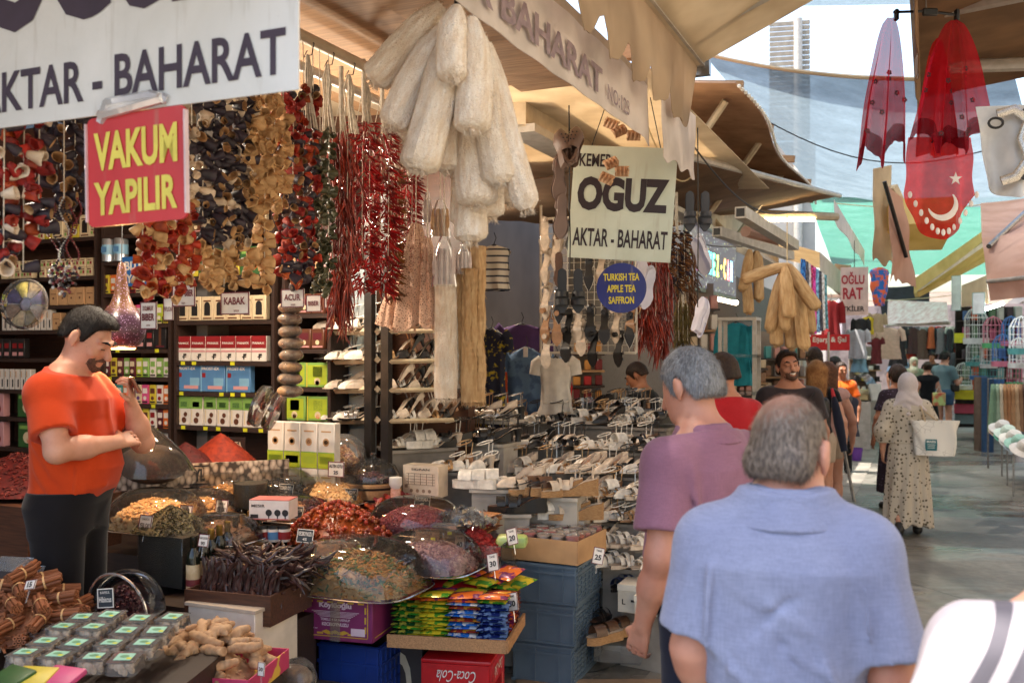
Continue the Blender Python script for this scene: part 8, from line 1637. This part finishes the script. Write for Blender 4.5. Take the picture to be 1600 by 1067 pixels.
sq=thing('sequin_top','white top with black and silver sequin curve hanging at the right edge','garment',frame(P(1588,165,4.3),.3));m=MB();nz=vnoise(5,5,8,20);m.grid(lambda u,v:((u-.5)*(.34-.1*v),.05*math.sin(u*9)*v+.02*float(nz(u,v,0)),-.42*v*(1-.25*abs(u-.5))),24,16,th=.004);m.build('cloth',pal('silver_cloth',L(214,214,216),rough=.4),sq)
sqm=mat('sequins',L(210,204,196),L(120,116,112),260,.25,.5);m=MB();cv=[(-.10,-.05,-.05),(-.03,-.055,-.03),(.03,-.055,-.08),(.0,-.06,-.16),(.03,-.065,-.25),(-.03,-.07,-.33),(-.09,-.07,-.35)];m.tube(cv,.022,8,flat=.3,up=(0,1,0));m.build('sequin_band',sqm,sq);MB().tube([Vector(c)+Vector((.03,.004,-.01))for c in cv[1:6]],.03,8,flat=.2,up=(0,1,0)).build('black_panel',M_black,sq);MB().tube([(-.11+.03*math.cos(a),-.06,-.09+.022*math.sin(a))for a in[k*PI/8 for k in range(17)]],.006,6).build('black_ring',M_black,sq)
garment('colourful patterned scarf knotted at the top over the lane',T(P(1374,418,12.5)),.26,.50,fab('multi',(40,110,190),(226,110,70),14),0,.4,'patterned_scarf','scarf',seed=3,hanger=False)
# lit screen and left shops
ld=thing('led_screen','lit shop screen with rainbow letters behind the white clogs','screen',frame(P(1118,412,11.4),R_(90)));MB().box((2.7,.06,.74),(0,.035,0)).build('casing',pal('casing_green',L(150,170,160)),ld)
q=NB('led_face');vo=q.n('ShaderNodeTexVoronoi',i_Scale=60);q.l(q.co(),vo.inputs[0]);f=q.ramp(vo.outputs['Color'],[(.86,(0,0,0)),(.9,(1,1,1))]);q.col(L(60,62,70));q.l(q.mix(f,L(90,88,96),vo.outputs['Color']),q.b.inputs['Emission Color']);q.b.inputs['Emission Strength'].default_value=.35;MB().box((2.62,.006,.66),(0,0,0)).build('display',q.m,ld)
for i,(ch,c)in enumerate(zip('YILMEZ-CAM',((1,.1,.6),(.8,.2,1),(.2,.4,1),(.1,.9,1),(.1,1,.4),(.7,1,.1),(1,.9,.1),(1,.5,.1),(1,.2,.2),(.2,.6,1)))):m=MB();letter(m,ch,.13 if ch not in 'I-' else.05,.26 if ch!='-' else.05,-1.0+i*.22,-.02,-.006,.04);m.build('lettering',emis('led_%d'%i,c,2.2),ld)
t=thing('strip_light','warm lit strip under the screen','light');bar(P(1088,458,11.2),P(1150,473,13.4),.035).build('tube',emis('strip_glow',(1,.85,.6),5),t)
def shelf_goods(lab,px0,px1,pys,d,mats,w=.07,h=.12,back=M_wall,dens=1.0,kind='shop_display',hh=.3):
 t=thing(kind,lab,'shelves');a,b=P(px0,pys[-1],d),P(px1,pys[-1],d);W_=b.x-a.x
 MB().box((W_,.04,P(px0,pys[0],d).z+hh-.1),(W_/2,.36,(P(px0,pys[0],d).z+hh+.1)/2)).build('back_panel',back,t,T(a.x,a.y,0))
 for k,py in enumerate(pys):
  z=P(px0,py,d).z;MB().box((W_,.34,.02),(W_/2,.17,z-.012)).build('shelf',M_wood if k%2 else M_shelf,t,T(a.x,a.y,0));n=int(W_/(w*1.15)*dens)
  for i in range(n):
   m=MB();hq=h*RS1.uniform(.7,1.15);m.rbox((w*RS1.uniform(.7,1),.08,hq),(0,0,hq/2),.006,1);m.build('packet',RS1.choice(mats),t,T(a.x+(i+.5)*W_/n,a.y+.06+RS1.uniform(0,.03),z))
 return t
redt=[pal('tin_red',L(170,30,32)),pal('tin_gold',L(190,130,60)),pal('tin_dark',L(110,24,28))];bei=[pal('pk_beige',L(222,196,160)),pal('pk_white',L(226,216,204)),pal('pk_brown',L(150,110,80)),pal('pk_rose',L(206,150,140)),pal('pk_grey',L(150,140,134))]
shelf_goods('wooden shelf of red and gold tins behind the wire grid',893,945,[552,578,602,625],9.4,redt,.075,.11)
shelf_goods('beige shelf of cosmetics packets behind the white display frame',1062,1125,[482,515,548,580],10.6,bei,.09,.17)
shelf_goods('low stand of pale packets behind the man in red',1120,1200,[575,597,618,640],9.8,bei,.06,.11,hh=.15)
shelf_goods('packets and bottles behind the laughing man',1196,1262,[560,588,612,640],10.4,bei+[pal('pk_orange',L(214,140,60)),pal('pk_teal',L(70,150,150))],.07,.14)
wf=thing('display_case','white framed glass display cabinet in front of the teal dress','cabinet',frame(P(1152,650,9.1)*1,.0));
for x in(-.16,.16):
 for y in(0,.25):MB().box((.035,.035,1.02),(x,y,.41)).build('post',M_alu,wf)
for z in(.9,.55,.2):MB().box((.36,.3,.03),(0,.125,z+.02)).build('shelf',M_alu if z>.8 else GLASS,wf)
SCV=[(30,90,180),(60,60,70),(206,180,190),(150,40,80),(200,40,120),(90,130,190),(40,40,50),(210,200,190),(60,110,120)]
for i,c in enumerate(SCV):
 m=fab('scarf%d'%i,c,tuple(min(255,int(x*1.5+30))for x in c),26);t=sheet(P(1251+i*4.2,404+i*3,10.8+.22*i),P(1258+i*4.2,406+i*3,10.9+.22*i),P(1259+i*4.4,530-i*2,10.9+.22*i),P(1251+i*4.2,528-i*2,10.8+.22*i),6,14,0,.02,i).build('hanging_scarf',m);tag(t,'%s long printed scarf, %s from left in the hanging row'%(['blue','dark grey','pale pink','wine','magenta','light blue','black','white','petrol'][i],nth(i)),'scarf','long scarves beside the tan loofahs')
def gset(rows,grp):
 for lab,px,py,d,w,h,c,sl_,fl in rows:garment(lab,frame(P(px,py,d),RS1.uniform(-.5,.5)),w,h,fab('g'+''.join(map(str,c)),c),sl_,fl,grp=grp,seed=int(px))
gset((('dark red shirt hanging left of the OGLU sign',1298,470,13,.26,.5,(150,28,34),.5,1.0),('pale lilac scarf top hanging beside the dark red shirt',1313,468,13.4,.16,.5,(196,190,206),0,.9),('black blouse hanging high below the OGLU sign',1345,498,17,.24,.4,(34,32,34),.3,1),('yellow top hanging below the OGLU sign',1356,495,17.5,.22,.32,(214,184,40),0,1),('grey white shirt hanging under the black blouse',1340,515,16.5,.34,.5,(176,176,180),.3,1),('light blue skirt hanging below the grey shirt',1343,545,16.6,.26,.4,(120,160,180),0,1.2),('pale pink T-shirt hanging spread out past the OGLU sign',1386,512,19,.56,.62,(224,190,172),.4,1),('dark flowered dress right of the pink T-shirt',1403,515,21,.34,.8,(44,40,46),.1,1.2),('wine coloured dress left of the pink T-shirt',1369,528,18.5,.2,.5,(110,36,44),.1,1.1),('beige knit top hanging above the yellow top',1371,490,18.2,.24,.35,(190,160,130),.3,1)),'garments hanging along the left row')
FC=[(60,60,70),(70,76,90),(150,140,150),(200,190,200),(220,110,70),(206,60,60),(120,90,80),(230,220,214),(90,60,60),(190,150,160)]
FN=['charcoal','slate','mauve grey','pale lilac','orange','red','brown','white','maroon','dusty pink']
for i in range(26):c=i*7%10;garment('%s garment, %s from left on the far hanging line'%(FN[c],nth(i)),frame(P(1412+i*3.6,510+(i%3)*2,27+.1*(i%4)),RS1.uniform(.4,1.1)),.34,.62+.12*(i%3),fab('f%d'%c,FC[c]),.3*(i%2),1.1,grp='garments on the far hanging line',seed=i,hanger=False)
o=sheet(P(1388,468,26),P(1480,472,24),P(1482,502,23),P(1386,506,25),20,6,.05,.03,4).build('printed_canopy',mat('printed_canvas',L(236,222,222),L(214,176,176),9,.8,transl=.3));tag(o,'white and pink printed canopy over the far hanging line','canopy')
tag(bar(P(1384,508,25),P(1484,505,23.5),.04).build('canopy_bar',M_alu),'white bar along the printed canopy edge','bar')
t=plate_sign('hanging_sign','pale OGLU RAT TKILER sign with red letters further down the left row','sign',frame(P(1335,455,13.2),R_(10)),.36,.66,pal('sign_blush',L(222,200,190)),[('OĞLU',.30,.17,-.02,.18,.03),('RAT',.26,.16,-.02,-.03,.03)],texm=pal('sign_red_ink',L(176,34,50)));m=MB();letter(m,'TKİLER',.28,.09,-.01,-.23,-.003,.03);m.build('lettering',INK,t);MB().tube([(0,0,.33),(0,0,.7)],.005,4).build('hanging_wire',M_wire,t)
plate_sign('shop_sign','red Esarp & Sal sign behind the white rack frame','sign',frame(P(1296,535,12.0)),.48,.20,pal('sign_scarlet',L(206,28,36)),[('Eşarp & Şal',.40,.09,.0,.03,.03)],texm=WHT)
for lab,px,py,d,w,h in(('narrow white upright sign at the right row',1494,458,17,.17,.62),('tilted white sign left of the faded pink awning',1529,474,15,.2,.34)):plate_sign('hanging_sign',lab,'sign',frame(P(px,py,d),R_(-30)),w,h,pal('sign_plain',L(222,226,222)),[],frame_m=pal('sign_green',L(130,170,160)))
plate_sign('price_card','yellow card hanging by the far right stall','price card',frame(P(1500,528,20)),.22,.2,YEL,[])
t=thing('easel_sign','white easel board standing by the left counters','sign',T(P(1367,632,17.5)-Vector((0,0,.05))));MB().box((.22,.02,.3),(0,0,.28)).build('board',WHT,t);MB().tube([(-.1,0,0),(-.06,0,.3)],.01,4).build('leg',M_dark,t);MB().tube([(.1,0,0),(.06,0,.3)],.01,4).build('leg',M_dark,t)
rk=thing('rack_frame','white tubular rack frame behind the long haired women','rack',T(P(1292,545,11.5)-Vector((0,0,1.8))));MB().tube([(-.3,0,0),(-.3,0,2.0),(.02,0,2.0),(.02,0,0)],.014,6).build('frame',M_alu,rk)
um=thing('closed_parasol','closed navy parasol with red top and grey pole leaning beside the women','parasol');a,b=P(1335,784,8.6),P(1301,612,8.9);MB().tube([a,a.lerp(b,.6)],.014,6).build('pole',M_steel,um);MB().tube([a.lerp(b,.45),a.lerp(b,.7),b.lerp(a,.12),b],[.03,.045,.035,.01],10).build('folded_canopy',navy,um);MB().tube([b.lerp(a,.14),b+(b-a)*.03],[.03,.012],8).build('red_tip',pal('tip_red',L(196,30,40)),um)
t=tag(MB().lathe([(1e-4,0),(.085,0),(.11,.2),(.115,.2),(.105,.2),(.085,.012),(1e-4,.01)],20).build('bucket',pal('bucket_purple',L(110,60,160)),None,T(P(1337,691,15.5)*1)),'purple plastic bucket on the ground by the left stalls','bucket');t.location.z=0
gset((('grey striped trousers hanging on the low rack by the parasol',1312,610,11.5,.3,.6,(120,116,116),0,1),('dark shorts hanging on the low rack by the parasol',1322,618,11.8,.3,.5,(70,74,90),0,1.1)),'garments on the low rack')
dc=thing('glass_counter','curved glass deli counter behind the woman in orange','counter',frame(P(1336,545,18.5)-Vector((0,0,1.8))));MB().box((.7,2.6,.85),(0,0,.43)).build('base',M_alu,dc);m=MB();m.grid(lambda u,v:(.36*math.cos(PI/2*v)-.0,-1.3+2.6*u,.86+.5*math.sin(PI/2*v)),4,10);m.build('curved_glass',GLASS,dc);MB().box((.6,2.5,.1),(0,0,.93)).build('trays',mat('deli_food',L(150,120,70),L(196,176,130),9,.6),dc)
shelf_goods('rack of shoes and yellow goods in the left row far off',1335,1378,[562,578,595,610],22,[pal('pk_yel',L(206,180,60)),INK,WHT],.12,.1)
cgm=[pal('cage_teal',L(90,160,156)),pal('cage_pink',L(196,110,130)),pal('cage_white',L(214,214,210)),pal('cage_blue',L(60,110,170)),pal('cage_green',L(90,170,110))]
for i,(px,py,c,s,d)in enumerate(((1525,510,2,1.3,17),(1552,520,4,1.1,16.5),(1580,518,1,1.0,16),(1523,552,0,1.0,18),(1545,556,2,.9,17),(1567,548,1,1.1,16),(1592,552,2,1.0,15.5),(1528,575,3,.9,18),(1505,588,2,1.1,19.5),(1555,580,3,.9,17),(1596,525,0,1.2,15),(1585,585,4,.8,16))):
 t=thing('bird_cage','%s wire bird cage, %s of the cages stacked at the right row'%(['teal','pink','white','blue','green'][c],nth(i)),'cage',T(P(px,py,d)),'bird cages at the right row');w=.15*s;m=MB()
 for k in range(14):a=2*PI*k/14;m.tube([(w*math.cos(a),w*.8*math.sin(a),-.18*s),(w*math.cos(a),w*.8*math.sin(a),.12*s),(w*.6*math.cos(a),w*.5*math.sin(a),.22*s),(0,0,.26*s)],.0045,4,cap=False)
 for z in(-.1,.02,.12):m.tube([(w*math.cos(a),w*.8*math.sin(a),z*s)for a in[2*PI*k/14 for k in range(15)]],.0045,4,cap=False)
 m.build('wires',cgm[(c+2)%5 if c!=2 else 2],t);MB().lathe([(1e-4,-.24*s),(w*1.05,-.24*s),(w*1.1,-.16*s),(w*.9,-.17*s),(1e-4,-.18*s)],14).build('tray_base',cgm[c],t)
shelf_goods('dark crowded shelving with coloured household goods behind the cages',1505,1600,[500,530,560,590,612],20.5,[pal('hg_%d'%i,L(*c))for i,c in enumerate(((90,130,130),(150,60,90),(60,90,140),(190,190,180),(60,50,56),(200,90,50),(90,120,90)))],.15,.26,M_dark)
for lab,px,d,r_,c in(('brown rolled mat standing at the right row',1533,17.0,.12,(120,96,80)),('blue rolled mat standing next to the brown one',1543,16.8,.10,(40,74,110))):p=P(px,545,d);tag(MB().tube([(0,0,0),(0,0,1.3)],r_,14).build('rolled_mat',fab('roll%d'%px,c),None,T(p.x,p.y,0)),lab,'mat')
for lab,px,py,d,c in(('yellow crate on the low stand at the right row',1511,624,19,(214,200,30)),('red pink crate below the yellow one at the right row',1513,646,19,(186,70,90)),('grey crate on the ground at the right row',1514,662,19,(110,130,130))):crate(lab,frame(P(px,py,d)),.5,.4,.17,pal('cr%d'%py,L(*c)))
cr_=thing('clothes_rail','chrome clothes rail of tan trousers at the right row','rail',T(P(1580,545,14.5)-Vector((0,0,1.8))));MB().tube([(-.35,0,0),(-.35,0,1.35),(.7,0,1.35),(.7,0,0)],.014,6).build('frame',M_steel,cr_)
for i in range(11):c=[(110,140,110),(150,170,140),(206,190,160),(176,128,84),(176,124,80),(186,140,96),(196,160,120),(150,110,76),(90,64,50),(200,180,150),(170,120,80)][i];garment('%s trousers, %s from left on the chrome rail'%(['green patterned','pale green','cream','tan','tan','caramel','beige','brown','dark brown','ivory','tan'][i],nth(i)),T(P(1552+i*6,600,14.4))@rotz(1.1),.3,.72,fab('tr%d'%i,c),0,.9,grp='trousers on the chrome rail',seed=i)
for i in range(9):
 c=[(206,200,190),(190,206,190),(226,220,206),(150,190,170),(214,206,196),(180,160,140),(100,180,150),(226,226,220),(170,180,190)][i];t=thing('sun_hat','%s sun hat, %s along the low hat stand'%(['grey','mint','ivory','sage','cream','tan','teal','white','pale blue'][i],nth(i)),'hat',T(P(1566+9*(i%5),668+8*(i%5)+5*(i//5),13.2-.45*(i%5)))@rotx(.5),'sun hats on the low stand');MB().lathe([(.17,-.03),(.10,.0),(.095,.05),(.07,.09),(1e-4,.10)],18).build('crown',fab('hat%d'%i,c),t);MB().lathe([(.10,.002),(.172,-.032)],18).build('brim',fab('hat%d'%i,c)if 'fabric_hat%d'%i not in MATS else MATS['fabric_hat%d'%i],t)
ht=thing('hat_stand','low metal stand carrying the sun hats','stand',frame(P(1590,545,12.6)-Vector((0,0,1.8))));MB().box((.5,2.2,.03),(.1,0,.62)).build('shelf',M_dark,ht)
for x in(-.12,.3):
 for y in(-1,0,1):MB().tube([(x,y,0),(x,y,.6)],.012,5).build('leg',M_steel,ht)
t=thing('tube_light','bright fluorescent tube in the right row under the pink awning','light');bar(P(1537,484,15.5),P(1566,474,14.5),.03).build('tube',emis('cool_glow',(.9,.97,1),8),t)
mq=thing('coat_form','dark grey coat on a stand by the far right stall','coat form',T(P(1494,545,22)-Vector((0,0,1.8))));MB().tube([(0,0,0),(0,0,1.2)],.03,6).build('pole',M_dark,mq);MB().lathe([(.22,.9),(.2,1.2),(.22,1.55),(.12,1.7),(1e-4,1.72)],14).build('coat',fab('coatg',(54,54,60)),mq)
for lab,r,s_,l,h,c in(('dark panel added for the dim interior at the back of the left stalls',-3.7,17.5,15,3.3,(116,104,94)),('dark panel added at the back of the right stalls to cover sunlit background',3.0,27,34,3.4,(128,122,118)),):
 t=thing('added_partition',lab,'wall',frame(rs(r,s_,0)));MB().box((.1,l,h),(0,0,h/2)).build('panel',fab('part%d'%int(s_),c),t)  # added dark panels in place of the dim stall interiors
t=thing('added_partition','muted panel added across the far end behind the hanging garments to cover bright gaps','wall',frame(rs(.4,36,0)));MB().box((7.5,.1,3.3),(0,0,1.65)).build('panel',fab('partf',(164,146,150),(132,118,124),2),t)  # added panel covering the bright background at the lane end
for i,(lab,a,b,dz)in enumerate((('thin cable sagging from the white valance to the brown awning',P(1040,168,5.6),P(1240,330,10),.25),('cream cable looped under the corrugated roof',P(1005,180,6.4),P(1100,250,8.2),.3),('dark cable running along the fascia to the lit screen',P(905,262,7.0),P(1160,385,11),.2),('thin cable crossing below the blue shade net',P(1130,150,8.5),P(1560,230,9.5),.35))):tag(MB().tube([a.lerp(b,k/16)-Vector((0,0,dz*math.sin(PI*k/16)))for k in range(17)],.006,5).build('cable',M_rope if i==1 else M_wire),lab,'cable')
o=sheet(P(1503,446,16),P(1542,430,15),P(1544,474,15),P(1504,480,16),8,6,.0,.03,3).build('awning_curtain',M_cream);tag(o,'beige cloth panel hung between the upright white sign and the pink awning','curtain')
drop_protos()
